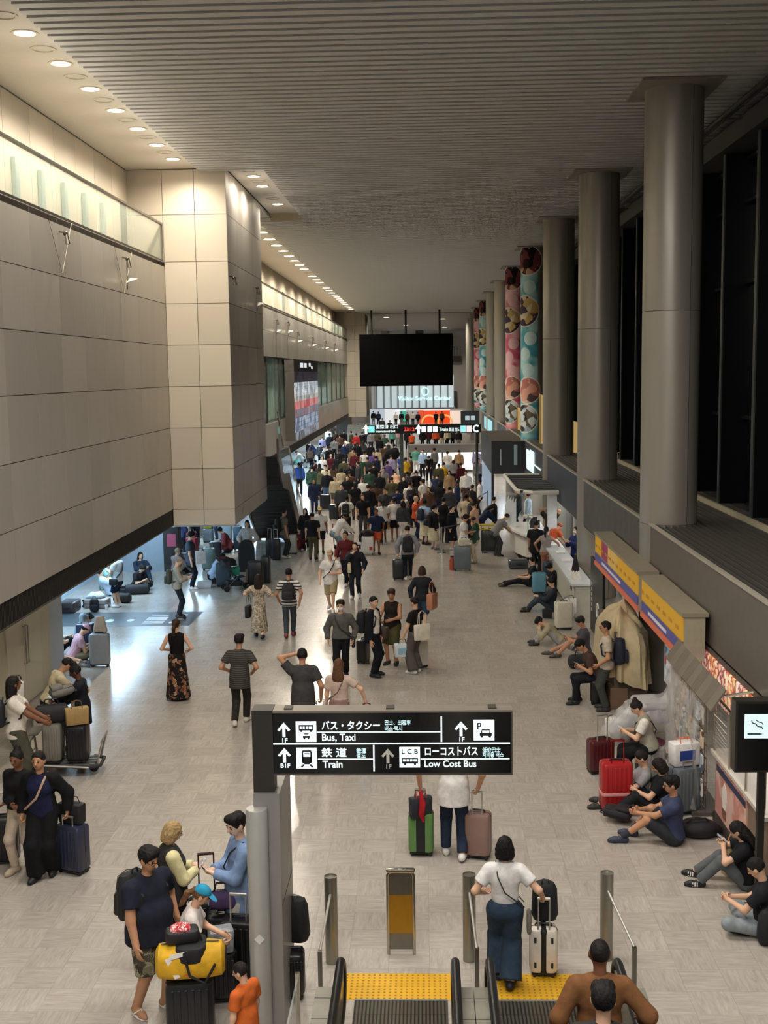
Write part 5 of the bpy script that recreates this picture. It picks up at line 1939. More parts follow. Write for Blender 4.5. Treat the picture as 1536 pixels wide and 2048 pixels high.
def backpack(label, p=None, at=None, face=0.0, z=0.0, size=(.32, .18, .46), col='#141416', lie=False, group=None, straps=True, soft=1.0):
    """worn backpack on person p, or standing at a spot"""
    w, d, h = size
    m = mat(col, 0.75, var=0.2, scale=18, bump=.3)
    t = T('backpack', label, 'backpack', (0, 0, 0), 0, group)
    q = MB()
    # pear shaped body built from rounded rings
    q.rbox(-w / 2, w / 2, -d, 0, 0, h, r=min(.10, d * .48), e=.09, taper=(.86, .8))
    O('main_bag', q, m, t, smooth=True)
    O('front_pocket', MB().rbox(-w * .40, w * .40, -d - .045, -d + .04, h * .08, h * .55, r=.035, e=.03, taper=(.9, .9)), m, t, smooth=True)
    O('top_loop', MB().tube([(-.04, -.03, h - .01), (-.03, -.03, h + .035), (.03, -.03, h + .035), (.04, -.03, h - .01)], .009, 6), PLAST, t)
    O('zip', MB().tube([(-w * .38, -d * .92, h * .55), (-w * .30, -d * .86, h * .9), (0, -d * .82, h * .97), (w * .30, -d * .86, h * .9), (w * .38, -d * .92, h * .55)], .005, 5), mat('#4a4a48', 0.4, 0.6), t)
    if p is not None:
        s = p['s']
        R = Matrix((p['right'], p['fwd'], p['up'])).transposed()
        base = p['back'] - p['up'] * (h * .58)
        t.matrix_world = Matrix.Translation(base) @ R.to_4x4()
        if straps:
            inv = t.matrix_world.inverted()
            for sd, sh_ in ((-1, p['shl']), (1, p['shr'])):
                a = Vector((sd * w * .25, .0, h * .86))
                b = inv @ (sh_ - p['right'] * (sd * .065) + p['up'] * .075)
                c = inv @ (sh_ - p['right'] * (sd * .06) + p['fwd'] * .125 - p['up'] * .06)
                e = inv @ (sh_ - p['right'] * (sd * .02) + p['fwd'] * .10 - p['up'] * .24)
                f_ = Vector((sd * w * .46, -.02, h * .18))
                O('strap', MB().tube([a, b, c, e, f_], .017, 6), m, t, smooth=True)
    else:
        t.location = (at[0], at[1], z)
        t.rotation_euler = (rad(-82) if lie else 0, 0, rad(face))
        if lie:
            t.location.z = z + .02
    return t


def bag(label, at, face=0.0, z=0.0, size=(.34, .14, .30), col='#e8e8e4', handles=.16, name='shopping_bag', cat='bag', group=None, hcol=None, lean=0.0, print_=None, taper=(1.06, 1.0)):
    """open topped bag standing or hanging; z is its bottom"""
    w, d, h = size
    t = T(name, label, cat, (at[0], at[1], z), rad(face), group)
    if lean:
        t.rotation_euler = (rad(lean), 0, rad(face))
    m = mat(col, 0.7, var=0.12, bump=.25) if isinstance(col, str) else col
    O('bag_body', MB().rbox(-w / 2, w / 2, -d / 2, d / 2, 0, h, r=.03, e=.018, taper=taper), m, t, smooth=True)
    hm = mat(hcol or '#2a2622', 0.7)
    if handles:
        for sy in (-1, 1):
            O('bag_handle', MB().tube([(-w * .24, sy * d * .4, h - .01), (-w * .2, sy * d * .2, h + handles * .8), (0, 0, h + handles), (w * .2, sy * d * .2, h + handles * .8), (w * .24, sy * d * .4, h - .01)], .007, 6), hm, t, smooth=True)
    if print_:
        O('print', MB().box(-w * .3, w * .3, -d / 2 - .012, -d / 2 - .008, h * .25, h * .7), mat(print_, 0.6), t)
    return t


def hung_bag(p, hand, label, size, col, **kw):
    q = p[hand]
    hl_ = kw.get('handles', .16)
    return bag(label, (q.x, q.y), kw.pop('face', p['face'] + 90), q.z - hl_ - size[2] - .0, size, col, **kw)


def strap_line(p, label, col, width=.014, bagsize=None, bagcol=None, side=1, name='crossbody_bag', drop=.12):
    """bag worn on a strap from one shoulder to the other hip"""
    sh_ = p['shl'] if side > 0 else p['shr']
    hip = p['hipr'] if side > 0 else p['hipl']
    t = T(name, label, 'bag', (0, 0, 0))
    up, fw_, rt = p['up'], p['fwd'], p['right'] * side
    top_ = sh_ + rt * .07 + up * .092
    f1 = p['chest'] + fw_ * .065 - up * .02
    side_ = hip + rt * .12 + up * .06
    bk = p['back'] - fw_ * .045 - up * .05
    O('strap', MB().tube([top_, sh_ + rt * .09 + fw_ * .14 + up * .0, f1, side_ + fw_ * .07], width, 6), mat(col, .7), t, smooth=True)
    O('strap', MB().tube([top_, sh_ + rt * .09 - fw_ * .12 - up * .03, bk, side_ - fw_ * .07], width, 6), mat(col, .7), t, smooth=True)
    if bagsize:
        w, d, h = bagsize
        c = side_ + rt * .05 - up * drop
        q = MB().rbox(-w / 2, w / 2, -d / 2, d / 2, -h / 2, h / 2, r=.03, e=.025)
        R = Matrix((fw_, -rt, up)).transposed()
        q.v = [tuple(c + R @ Vector(v)) for v in q.v]
        O('bag_body', q, mat(bagcol or col, .65, var=.1), t, smooth=True)
    return t


def phone(p, label, col='#101114', both=True, hand='hr', screen=None):
    q = (p['hl'] + p['hr']) / 2 if both else p[hand]
    t = T('phone', label, 'phone', q + Vector((0, 0, .02)), rad(p['face']))
    t.rotation_euler = (rad(38), 0, rad(p['face']))
    O('case', MB().rbox(-.037, .037, -.07, .08, -.005, .005, r=.01, e=.002), mat(col, 0.3), t)
    O('screen', MB().box(-.033, .033, -.065, .075, .005, .0055), glow('#9fb4c8', .5) if screen is None else screen, t)
    return t


def duffel(label, at, face=0.0, z=0.0, size=(.62, .32, .30), col='#17171a', name='duffel_bag', group=None, col2=None):
    w, d, h = size
    t = T(name, label, 'bag', (at[0], at[1], z), rad(face), group)
    m = mat(col, 0.75, var=.2, bump=.35)
    q = MB()
    n = 14
    for i in range(n + 1):
        pass
    prof = []
    pts = [(-w / 2, .55), (-w / 2 + .03, .85), (-w / 4, 1.0), (w / 4, 1.0), (w / 2 - .03, .85), (w / 2, .55)]
    N = 16
    vs, fs = [], []
    for x, k in pts:
        for j in range(N):
            a = 2 * math.pi * j / N
            y, zz = math.cos(a) * d / 2 * k, math.sin(a) * h / 2 * k
            vs.append((x, math.copysign(abs(y / (d / 2)) ** .75, y) * d / 2, max(h / 2 + math.copysign(abs(zz / (h / 2)) ** .75, zz) * h / 2, .0)))
    for i in range(len(pts) - 1):
        for j in range(N):
            fs.append((i * N + j, (i + 1) * N + j, (i + 1) * N + (j + 1) % N, i * N + (j + 1) % N))
    fs += [tuple(range(N)), tuple((len(pts) - 1) * N + N - 1 - j for j in range(N))]
    O('bag_body', q.add(vs, fs), m, t, smooth=True)
    O('carry_handle', MB().tube([(-.12, 0, h * .96), (-.09, 0, h + .09), (.09, 0, h + .09), (.12, 0, h * .96)], .013, 6), mat('#111112', .6), t)
    O('end_patch', MB().rbox(-w / 2 - .012, -w / 2 + .015, -d * .24, d * .24, h * .25, h * .75, r=.02, e=.01), mat(col2 or col, .7), t)
    O('end_patch', MB().rbox(w / 2 - .015, w / 2 + .012, -d * .24, d * .24, h * .25, h * .75, r=.02, e=.01), mat(col2 or col, .7), t)
    O('zip', MB().box(-w * .42, w * .42, -.008, .008, h - .004, h + .004), mat('#5a5a58', .4, .5), t)
    return t


def cart(label, at, face=0.0):
    """airport luggage cart; long axis local y, push handle at -y"""
    t = T('luggage_cart', label, 'luggage cart', (at[0], at[1], 0), rad(face))
    m = mat('#b5b3ab', .3, .9)
    for s in (-1, 1):
        O('side_rail', MB().tube([(s * .28, -.45, .24), (s * .28, .5, .16), (s * .22, .62, .16)], .018, 8), m, t)
        O('upright', MB().tube([(s * .27, -.45, .2), (s * .27, -.55, 1.02)], .02, 8), m, t)
        O('rear_wheel', MB().tube([(s * .28 - .02, -.42, .1), (s * .28 + .02, -.42, .1)], .1, 14), PLAST, t)
    O('front_wheel', MB().tube([(-.02, .52, .075), (.02, .52, .075)], .075, 12).box(-.035, .035, .47, .57, .12, .2), PLAST, t)
    O('deck', MB().box(-.27, .27, -.42, .56, .17, .19), mat('#45423e', .6), t)
    for k in range(4):
        O('deck_bar', MB().box(-.2 + k * .13, -.17 + k * .13, -.42, .58, .19, .205), m, t)
    O('nose_bumper', MB().tube([(-.28, .48, .17), (-.2, .66, .17), (.2, .66, .17), (.28, .48, .17)], .03, 8), mat('#232122', .6), t)
    O('push_bar', MB().tube([(-.29, -.56, 1.02), (.29, -.56, 1.02)], .026, 10), mat('#2b3a9a', .45), t)
    O('basket', MB().box(-.25, .25, -.5, -.49, .72, .95).box(-.25, .25, -.5, -.32, .72, .73), m, t)
    O('back_grid', MB().tube([(-.27, -.5, .55), (.27, -.5, .55)], .012, 6).tube([(-.27, -.47, .38), (.27, -.47, .38)], .012, 6), m, t)
    O('front_loop', MB().tube([(-.2, .6, .18), (-.2, .72, .62), (.2, .72, .62), (.2, .6, .18)], .016, 8), m, t)
    return t


def stroller(label, at, face=0.0):
    t = T('stroller', label, 'stroller', (at[0], at[1], 0), rad(face))
    m, k = mat('#3a3a3c', .4, .6), mat('#161618', .7)
    for s in (-1, 1):
        O('frame_bar', MB().tube([(s * .24, .38, .1), (s * .22, -.1, .55), (s * .22, -.42, 1.0)], .014, 8), m, t)
        O('frame_bar', MB().tube([(s * .24, -.3, .1), (s * .22, .05, .45)], .014, 8), m, t)
        for y in (.38, -.3):
            O('wheel', MB().tube([(s * .24 - .025, y, .09), (s * .24 + .025, y, .09)], .09, 14), PLAST, t)
    O('push_handle', MB().tube([(-.22, -.42, 1.0), (-.2, -.5, 1.03), (.2, -.5, 1.03), (.22, -.42, 1.0)], .018, 8), k, t)
    O('seat_sling', MB().add([(-.2, .3, .42), (.2, .3, .42), (.2, -.02, .36), (-.2, -.02, .36), (.2, -.3, .8), (-.2, -.3, .8)], [(0, 1, 2, 3), (3, 2, 4, 5)]), k, t)
    O('canopy', MB().lathe([(.26, 0), (.24, .12), (.15, .2), (0, .23)], c=(0, -.18, .78), n=16, a0=0, a1=math.pi * 1.999), k, t, smooth=True)
    O('basket', MB().rbox(-.18, .18, -.26, .2, .14, .3, r=.04, e=.03), k, t)
    return t
# ================================================================== travellers near the viewer
CAMO = blotch(['#4d4a38', '#6f6a52', '#8d866c', '#37352a', '#a39a80'], 17)
FLORAL = blotch(['#14110f', '#14110f', '#1b1512', '#6d4a3a', '#14110f', '#b08a6a', '#15120f', '#8f5f45'], 16)
DOTS = blotch(['#b9a88f', '#8d7d68', '#d2c6b0', '#6f6252'], 34)
PLAID = stripes('#c9a3aa', '#b58b98', 22, 'X', .5)
NAVY, CHAR, BLK, WHT = '#1c2030', '#34322f', '#141416', '#e4e0da'

# --- family by the pylon
m1 = person('heavy man with glasses in navy tee, camouflage shorts and white flip-flops', G(305, 2022), -126, 1.75, 'stand', ('tee', '#20232f', -.14), (('shorts', 1.0), CAMO), '#d9d4cc', 'tan', ('messy', '#12100e'), fat=1.34, glasses=True,
            mods=dict(fl=(-.14, .04, .08), fr=(.13, -.08, .08), hr=(.30, .16, .84), hl=(-.34, .02, .88), head=(0, 12)), barefoot=True)
for sd in ('l', 'r'):
    an = m1['sk']['an' + sd]
    fd = m1['sk']['fd' + sd]
    q = MB()
    c = an + fd * .055 - A_(0, 0, an[2])
    q.ball(tuple((c + A_(0, 0, .008)) * m1['s']), (.052, .145, .011), 16, 6, [nz(np.cross(fd, A_(0, 0, 1))), fd, A_(0, 0, 1)])
    o = O('flip_flop', q, mat('#e2ded6', .6), m1['o'])
    O('thong_strap', MB().tube([tuple((an + fd * .13 - A_(0, 0, an[2] - .02)) * m1['s']), tuple((an + fd * .09 + np.cross(fd, A_(0, 0, 1)) * .0 - A_(0, 0, an[2] - .09)) * m1['s']), tuple((an + fd * .02 + np.cross(fd, A_(0, 0, 1)) * .05 - A_(0, 0, an[2] - .03)) * m1['s'])], .008, 5), mat('#e9e6df', .6), o)
backpack('large black backpack worn by the heavy man in camouflage shorts', m1, size=(.36, .20, .52), col='#1d1c1b')
w1 = person('blonde bobbed woman in pale yellow blouse and charcoal vest holding a phone', G(338, 1648, 1.61), -62, 1.62, 'phone', ('long', '#d7cd9c'), ('trousers', '#141314'), BLK, 'pale', ('bob', '#a3875a'), True, vest=('vest', '#35322f', -.16), mods=dict(head=(-8, 16)))
phone(w1, 'white phone held by the blonde woman', '#e9e6e0')
m2 = person('young man in open light blue denim shirt typing on a phone', G(478, 1628, 1.76), 112, 1.76, 'phone', ('long', '#7f97bb', -.26), ('trousers', '#c9c4b8'), '#2a2622', 'pale', ('messy', '#120f0d'), mods=dict(head=(22, 14)))
phone(m2, 'dark phone held by the man in the blue denim shirt', '#14141a')
strap_line(m2, 'small black pouch hanging from the blue denim shirt man', BLK, .008, (.12, .06, .16), '#121214', 1)
w2 = person('woman in blue and white trucker cap and white tee sorting bags', G(378, 2036), -84, 1.44, 'bend', ('tee', '#d9cfc6', -.06), ('slim', '#1f2430'), BLK, 'fair', ('pony', '#6b4a30'), True, cap=('#2f8fb0', '#3a9cc0'), mods=dict(lean=15, py=-.02, hl=(-.1, .42, 1.0), hr=(.12, .40, .98), head=(0, 24)))
c1 = person('child in an orange tee standing behind the pylon', G(487, 1932, 1.16), 60, 1.18, 'stand', ('tee', '#c9622a', -.16), (('shorts', .8), '#3a3d44'), '#d6d2cc', 'fair', ('short', '#1c1512'), mods=dict(head=(20, 18)))
# bags of the family
L0 = G(400, 2044)
suitcase('black hard case under the yellow duffel bag', (L0.x + .0, L0.y - .42), 8, (.46, .28, .66), '#19191b', handle=.0, rough=.25)
yd = duffel('yellow and black sports duffel with airline tags on the black case', (L0.x + .02, L0.y - .42), 8, .725, (.66, .34, .34), '#d6a51a', 'duffel_bag', col2='#17171a')
O('black_panel', MB().rbox(-.14, .16, -.176, .176, .19, .352, r=.1, e=.03), mat('#161618', .7), yd, smooth=True)
O('shoulder_strap', MB().tube([(-.05, -.18, .3), (.0, -.2, .1), (.14, -.2, .02), (.24, -.19, .2)], .014, 6), mat('#141416', .7), yd, smooth=True)
t = T('toiletry_bag', 'black wash bag with a red polka dot top on the duffel', 'bag', (L0.x - .06, L0.y - .40, 1.075), rad(15))
O('bag_body', MB().rbox(-.16, .16, -.1, .1, 0, .12, r=.05, e=.03), mat('#1b1a1c', .6), t, smooth=True)
O('red_cloth', MB().rbox(-.13, .1, -.09, .08, .11, .17, r=.05, e=.03, taper=(.6, .7)), blotch(['#b3282e', '#c43338', '#e8d8d4', '#b3282e'], 40), t, smooth=True)
t = T('airline_tag', 'white and orange airline tags hanging from the yellow duffel', 'luggage tag', (L0.x - .1, L0.y - .60, .78), rad(8))
O('white_tag', MB().prism([(0, 0), (.05, .02), (-.04, .22), (-.09, .2)], (.0, 0, 0), EX, EZ, (0, 1, 0), .004), WHITE, t)
O('white_tag', MB().prism([(-.06, .2), (.1, .24), (.1, .28), (-.06, .25)], (.02, -.01, 0), EX, EZ, (0, 1, 0), .004), WHITE, t)
O('orange_tag', MB().prism([(0, 0), (.05, 0), (.045, .18), (.0, .18)], (.09, 0, .03), EX, EZ, (0, 1, 0), .004), mat('#d7562c', .6), t)
suitcase('black case with raised pull handle behind the cap woman', G(418, 1912), 12, (.42, .27, .64), '#1b191c', handle=.55, hcol='#3a2a2c')
duffel('purple zipped bag with a silver edge in the family luggage', G(455, 1945), 5, .74, (.34, .2, .2), '#4a3560', col2='#b8b4bc')
suitcase('black case carrying the purple zipped bag', G(455, 1945), 5, (.4, .26, .64), '#141316')
suitcase('tall black suitcase right behind the metal pylon', G(486, 1972), -6, (.42, .28, .72), '#101012', handle=.3)
bag('crumpled grey plastic bag on top of the tall black suitcase', G(446, 2000), 20, .55, (.24, .2, .24), mat('#9aa0a6', .35, var=.3, scale=25, bump=.6), 0, 'plastic_bag')
suitcase('black suitcase under the crumpled grey plastic bag', G(446, 2000), 10, (.32, .22, .5), '#171617')
suitcase('black upright case partly hidden by the pylon', G(588, 1992), 4, (.24, .28, .46), '#121213')
backpack('big black backpack with hanging straps behind the pylon', at=G(582, 1985), face=170, z=.515, size=(.38, .24, .50), col='#111113')

# --- group with the luggage cart
m3 = person('man with long dark hair in white tee and olive trousers pushing the luggage cart', G(38, 1575), -72, 1.80, 'stand', ('tee', '#ddd4c6', -.12), ('wide', '#4c4a3c'), '#e4dfd6', 'brown', ('long', '#17110e'), fat=1.12, mods=dict(hl=(-.16, .42, 1.0), hr=(.2, .44, 1.02), head=(12, -8)), grip='grip')
backpack('dark backpack worn by the man pushing the luggage cart', m3, size=(.30, .16, .44), col='#191a1c')
ct = cart('steel luggage cart with blue push bar piled with bags', G(125, 1545), -84)
cl = G(125, 1545)
suitcase('grey case standing on the luggage cart near the push bar', (cl.x - .12, cl.y), 6, (.3, .42, .62), '#7d786e', z=.2)
suitcase('black case on the nose of the luggage cart', (cl.x + .28, cl.y + .02), 4, (.34, .4, .58), '#161517', z=.2)
duffel('black holdall on top of the grey cart case', (cl.x - .12, cl.y - .04), 20, .87, (.52, .3, .3), '#1a191b')
backpack('grey backpack lying on the black holdall of the cart', at=(cl.x - .18, cl.y + .1), face=-60, z=1.2, size=(.3, .16, .42), col='#6e6a62', lie=True)
bag('tan leather handbag on the cart in front of the blazer woman', (cl.x + .30, cl.y - .05), 25, .84, (.36, .15, .28), '#a08250', .12, 'handbag', hcol='#5a4226')
bag('white carrier bag with orange stripe beside the cart man', (G(45, 1500).x, G(45, 1500).y), -60, .95, (.26, .12, .3), '#e4ded4', .1, print_='#d2622c')
suitcase('pale case carrying the white carrier bag', (G(45, 1500).x, G(45, 1500).y), -60, (.4, .25, .86), '#b9b3a8', simple=True)
m4 = person('uniformed man in beige shirt bending over a form by the cart', G(112, 1500), -58, 1.72, 'bend', ('tee', '#bcae8d', -.04), ('trousers', '#2b2c33'), BLK, 'tan', ('short', '#15110f'), mods=dict(lean=26, hl=(-.08, .5, 1.02), hr=(.12, .5, 1.0), head=(0, 34)))
w3 = person('woman with hair bun and black blazer beside the luggage cart', G(165, 1520), 96, 1.66, 'stand', ('long', '#cdbfb2', -.05), ('trousers', '#1c1b20'), BLK, 'dark', ('bun', '#16110e'), True, vest=('jacket', '#191a20', -.26), mods=dict(hl=(-.05, .40, 1.12), hr=(.0, .4, 1.1), head=(0, 26)))
phone(w3, 'phone held by the woman in the black blazer', '#e7e2dc')

# --- two women walking with cases
w4 = person('woman in navy top and black wide trousers walking with a blue suitcase', G(92, 1752), 176, 1.70, 'walk2', ('tee', '#1b1d3a', -.06), ('wide', '#111113'), BLK, 'tan', ('short', '#1a1411'), True, vest=('jacket', '#121214', -.06), mods=dict(hl=(-.30, -.08, .86), hr=(.26, .05, .85), fl=(-.07, -.1, .1), fr=(.07, .12, .085)), grip='grip')
sc = held_case(w4, 'hl', 'dark blue hard suitcase pulled by the woman in navy top', (.40, .26, .62), '#2c3042', face=-22)
bag('black leather tote on the dark blue suitcase', (sc.location.x, sc.location.y + .02), -20, .68, (.34, .16, .26), '#131214', .1, 'tote_bag')
strap_line(w4, 'beige shoulder strap bag of the woman in navy top', '#b79a80', .016, None, None, 1)
w5 = person('woman in black top and beige trousers pulling a black case at the frame edge', G(50, 1738), 168, 1.66, 'walk', ('long', '#161416', -.02), ('slim', '#bfae9a'), '#b9a890', 'brown', ('bun', '#140f0d'), True, mods=dict(hr=(-.02, .25, 1.0), hl=(.30, .1, .86), fl=(-.07, -.16, .1), fr=(.07, .12, .085), head=(0, 8)), grip='grip')
w5b = w5['hr']
hb = G(2, 1600, .95)
sc = suitcase('black suitcase at the left frame edge pulled by the woman in black', G(10, 1725), 10, (.40, .25, .60), '#151416', handle=.36)

# --- walkers in the middle distance
w6 = person('woman in black camisole and long floral skirt seen from behind', G(357, 1398), 4, 1.63, 'stand', ('none', '#131112', .0), (('skirt', .96), FLORAL), '#2a2422', 'fair', ('pony', '#3a2416'), True, mods=dict(hl=(-.20, .18, 1.02), hr=(.22, .16, 1.0), head=(-14, 0)))
m5 = person('man in dark striped short sleeved shirt and black trousers seen from behind', G(482, 1448), -4, 1.70, 'walk2', ('tee', stripes('#34312d', '#57524b', 26, 'Z', .7), -.20), ('trousers', '#2b2824'), '#cfc6b8', 'tan', ('messy', '#15110f'), mods=dict(hl=(-.22, .12, .98), hr=(.24, .10, .98)))
w7 = person('long haired woman in patterned beige dress with a black shoulder bag', G(519, 1276), 8, 1.60, 'walk', ('half', DOTS, .0), (('skirt', .8), DOTS), BLK, 'fair', ('long', '#241610'), True, mods=dict(hl=(-.3, .05, 1.15), hr=(.28, .1, 1.1)))
bag('black shoulder bag at the elbow of the patterned dress woman', (w7['hl'].x + .02, w7['hl'].y), 80, w7['hl'].z - .55, (.3, .12, .3), '#16171c', .28, 'shoulder_bag')
m6 = person('man in white and black striped tee with a dark backpack walking away', G(580, 1274), 2, 1.72, 'walk2', ('tee', stripes('#d9d3cb', '#26222a', 13, 'Z', .55), -.12), ('slim', '#3d454a'), '#7d2f30', 'tan', ('short', '#14100e'))
backpack('dark backpack slung on the striped tee man', m6, size=(.34, .18, .42), col='#1d191c')
m7 = person('young man in beige cap, white tee and tan shorts walking closer', G(663, 1222), 176, 1.70, 'walk', ('tee', '#dcd5cb', -.14), (('shorts', .95), '#a3906c'), '#d8d2ca', 'fair', ('short', '#19130f'), cap=('#b59f7f', '#b59f7f'), mods=dict(hl=(-.08, .26, 1.08), el=(-1, -.2, -.3)))
strap_line(m7, 'narrow dark bag strap across the white tee of the capped man', '#2a2a2c', .014, None, None, 1)
w8 = person('slim woman in dark coat with a cream bag walking closer', G(712, 1196), 172, 1.64, 'walk2', ('long', '#23242a', -.2), ('trousers', '#22242b'), '#d2ccc4', 'fair', ('short', '#15110f'), True, mods=dict(hr=(.05, .22, 1.38)))
bag('cream tote bag on the arm of the woman in the dark coat', (w8['o'].location.x - .16, w8['o'].location.y - .14), 90, .78, (.3, .1, .28), '#d6c9a2', .3, 'tote_bag')
m8 = person('person in maroon jacket walking behind the cream bag woman', G(694, 1170), 160, 1.68, 'walk', ('long', '#5e1f22', -.12), ('slim', '#16151a'), '#d8d4ce', 'tan', ('short', '#16110f'), True)
m9 = person('man in grey shirt, black trousers and white face mask facing the viewer', G(681, 1199, 1.73), 178, 1.73, 'walk2', ('long', '#5b5954', -.02), ('trousers', '#131316'), BLK, 'fair', ('messy', '#2a1d15'), mask='#e2e2e2', mods=dict(hl=(-.26, .06, .86), hr=(.27, .08, .86)))
strap_line(m9, 'dark shoulder bag of the man in the face mask', '#2a2420', .014, (.2, .07, .26), '#2b2320', -1)
m10 = person('man in charcoal tee scratching his head above the overhead sign', G(604, 1299, 1.76), 4, 1.76, 'stand', ('tee', '#3f3d3c', -.16), (('shorts', 1.0), '#8d8c90'), '#3a3a3c', 'tan', ('short', '#15110f'), fat=1.06, mods=dict(hl=(-.13, .02, 1.62), el=(-1, .1, .1), hr=(.3, .04, .86)), grip=('half', 'grip'))
held_case(m10, 'hr', 'black soft suitcase between the charcoal tee man and the pink dress woman', (.40, .25, .58), '#161618', ribs=False)
w9 = person('woman in rose top and mauve skirt holding out a blue bag', G(677, 1320, 1.62), -6, 1.62, 'stand', ('tee', '#c2ab9c', .02), (('skirt', .8), '#8f6f68'), '#caa', 'fair', ('long', '#5a3a26'), True, mods=dict(hr=(.46, .1, .95), er=(1, -.4, .2)), grip=('relaxed', 'grip'))
hung_bag(w9, 'hr', 'bright blue shopping bag held out by the mauve skirt woman', (.30, .12, .30), '#2f86b4', face=0, handles=.12)
strap_line(w9, 'thin crossbody strap bag of the mauve skirt woman', '#4a3a30', .007, (.18, .06, .2), '#b9b2a4', -1)
m11 = person('man in black suit carrying a black backpack seen from the side', G(748, 1352), -108, 1.73, 'stand', ('long', '#e2dcd4', .0), ('trousers', '#15161c'), '#17151a', 'fair', ('short', '#120f0d'), vest=('jacket', '#16171d', -.18), mods=dict(head=(-25, 6)))
backpack('bulky black backpack worn over the black suit', m11, size=(.34, .24, .50), col='#121214')
suitcase('black cabin case standing behind the suited man', G(727, 1325), 70, (.36, .23, .5), '#19191b', handle=.3, ribs=False)
w10 = person('woman with short hair in dark tank top and olive shorts talking in a group', G(785, 1328), 162, 1.70, 'stand', ('none', '#241d1a', -.12), (('shorts', 1.0), '#4c4a2c'), '#2a2522', 'tan', ('messy', '#3a2318'), True, fat=1.12, mods=dict(hl=(-.1, .34, 1.08), hr=(.14, .32, 1.05), head=(10, 12)))
bag('tan handbag held by the woman in olive shorts', (w10['hr'].x, w10['hr'].y - .05), 150, w10['hr'].z - .35, (.3, .14, .26), '#4a3d30', .1, 'handbag')
w11 = person('person in black tee with a white tote bag and grey trousers', G(832, 1346), 58, 1.66, 'stand', ('tee', '#1b1614', -.08), ('wide', '#55504c'), '#d6d2ca', 'fair', ('short', '#1b1410'), True, mods=dict(hl=(-.2, .2, .84), hr=(.2, .22, .9), head=(0, 8)), grip='grip')
hung_bag(w11, 'hl', 'white and blue paper shopping bag held beside the suited man', (.34, .12, .30), '#cfd6da', face=10, handles=.1, print_='#8fb3c4')
bag('white canvas tote on the shoulder of the black tee person', (w11['o'].location.x + .14, w11['o'].location.y - .2), 30, .78, (.36, .1, .34), '#d8d0bd', .3, 'tote_bag', hcol='#cfc6b2')
suitcase('white upright case with raised handle beside the grey trousers', G(842, 1335), 30, (.30, .22, .58), '#c9c4b6', handle=.22)
w12 = person('woman in navy cardigan and denim culottes walking away with a peach bag', G(845, 1260), -8, 1.64, 'walk', ('long', '#24262c', -.1), (('shorts', 1.0), '#2c4258'), '#6a5a4c', 'fair', ('bob', '#3a2419'), True, fat=1.05)
bag('peach shoulder bag of the woman in denim culottes', (w12['shr'].x + .08, w12['shr'].y - .06), 70, w12['shr'].z - .72, (.40, .16, .40), '#b5795a', .32, 'shoulder_bag', hcol='#b5795a')
m12 = person('man in grey hoodie with a black backpack wheeling a case away', G(816, 1160), 2, 1.72, 'walk2', ('long', '#86858a', -.1), ('slim', '#1d2026'), '#d9d5cf', 'fair', ('short', '#16110f'), mods=dict(hl=(-.30, -.06, .86)), grip='grip')
backpack('tall black backpack of the man in the grey hoodie', m12, size=(.34, .2, .52), col='#17161a')
held_case(m12, 'hl', 'black ribbed suitcase wheeled by the grey hoodie man', (.36, .24, .62), '#1c1d1f')

# --- by the low soffit
m13 = person('grey haired man in grey hoodie reading a phone on the floor decal', G(357, 1236), -78, 1.66, 'phone', ('long', '#9a958a', -.1), ('slim', '#20242c'), '#1d1a1a', 'fair', ('buzz', '#8a7f74'))
phone(m13, 'phone held by the grey haired man in hoodie', '#dfe2e6')
backpack('olive backpack of the grey haired man in hoodie', m13, size=(.3, .18, .42), col='#35392c')
m14 = person('tall man in slate tee and navy trousers standing near the stroller', G(383, 1178), -82, 1.76, 'stand', ('tee', '#3d4654', -.12), ('trousers', '#171a28'), '#e4e4e2', 'fair', ('messy', '#17120f'), mods=dict(head=(0, 20)))
m15 = person('man in white tee and navy shorts using a phone under the soffit', G(238, 1214), 74, 1.56, 'phone', ('tee', '#d6dcdc', -.16), (('shorts', 1.0), '#1b2338'), '#dfe0e0', 'fair', ('short', '#14100f'))
phone(m15, 'phone held by the white tee man under the soffit', '#eceff2')
strap_line(m15, 'black crossbody bag strap on the white tee man under the soffit', '#16171a', .016, (.24, .1, .18), '#16171a', -1)
p16 = person('seated person in pink plaid shirt and pink cap bent over a phone', G(146, 1322), -62, 1.66, 'cross', ('tee', PLAID, -.04), ('trousers', '#77705a'), '#6a5a2c', 'fair', ('short', '#17110f'), cap=('#d3a3aa', '#d3a3aa'))
phone(p16, 'phone held by the person in the pink cap', '#24262a')
p17 = person('seated person in grey hoodie hugging their knees beside the navy case', G(150, 1292), -70, 1.64, 'knees', ('long', '#8d9aa4', -.02), ('trousers', '#1d2026'), BLK, 'fair', ('messy', '#1d1612'), mods=dict(lean=30, hr=(.02, .36, .72), hl=(-.1, .4, .52), head=(0, 30)))
p18 = person('seated person in black leaning on the pale pillar', G(112, 1312), -60, 1.66, 'knees_out', ('tee', '#15161a', -.02), ('trousers', '#15161b'), BLK, 'fair', ('short', '#16110f'), mods=dict(head=(60, 10)))
suitcase('navy suitcase with clear strap beside the seated hoodie person', G(173, 1305), 4, (.42, .28, .66), '#1e2a44', group='cases under the soffit')
suitcase('tall silver grey suitcase beside the seated person in pink cap', G(201, 1332), 4, (.44, .28, .70), '#8f9498', group='cases under the soffit')
s_ = G(203, 1330)
bag('beige drawstring bag sitting on the silver grey suitcase', (s_.x, s_.y + .02), 8, .76, (.32, .2, .36), mat('#b7ad9c', .8, var=.15, bump=.5), .0, 'drawstring_bag', taper=(.55, .6))
t = T('water_bottle', 'small clear bottle on the floor by the pink cap person', 'bottle', G(178, 1335))
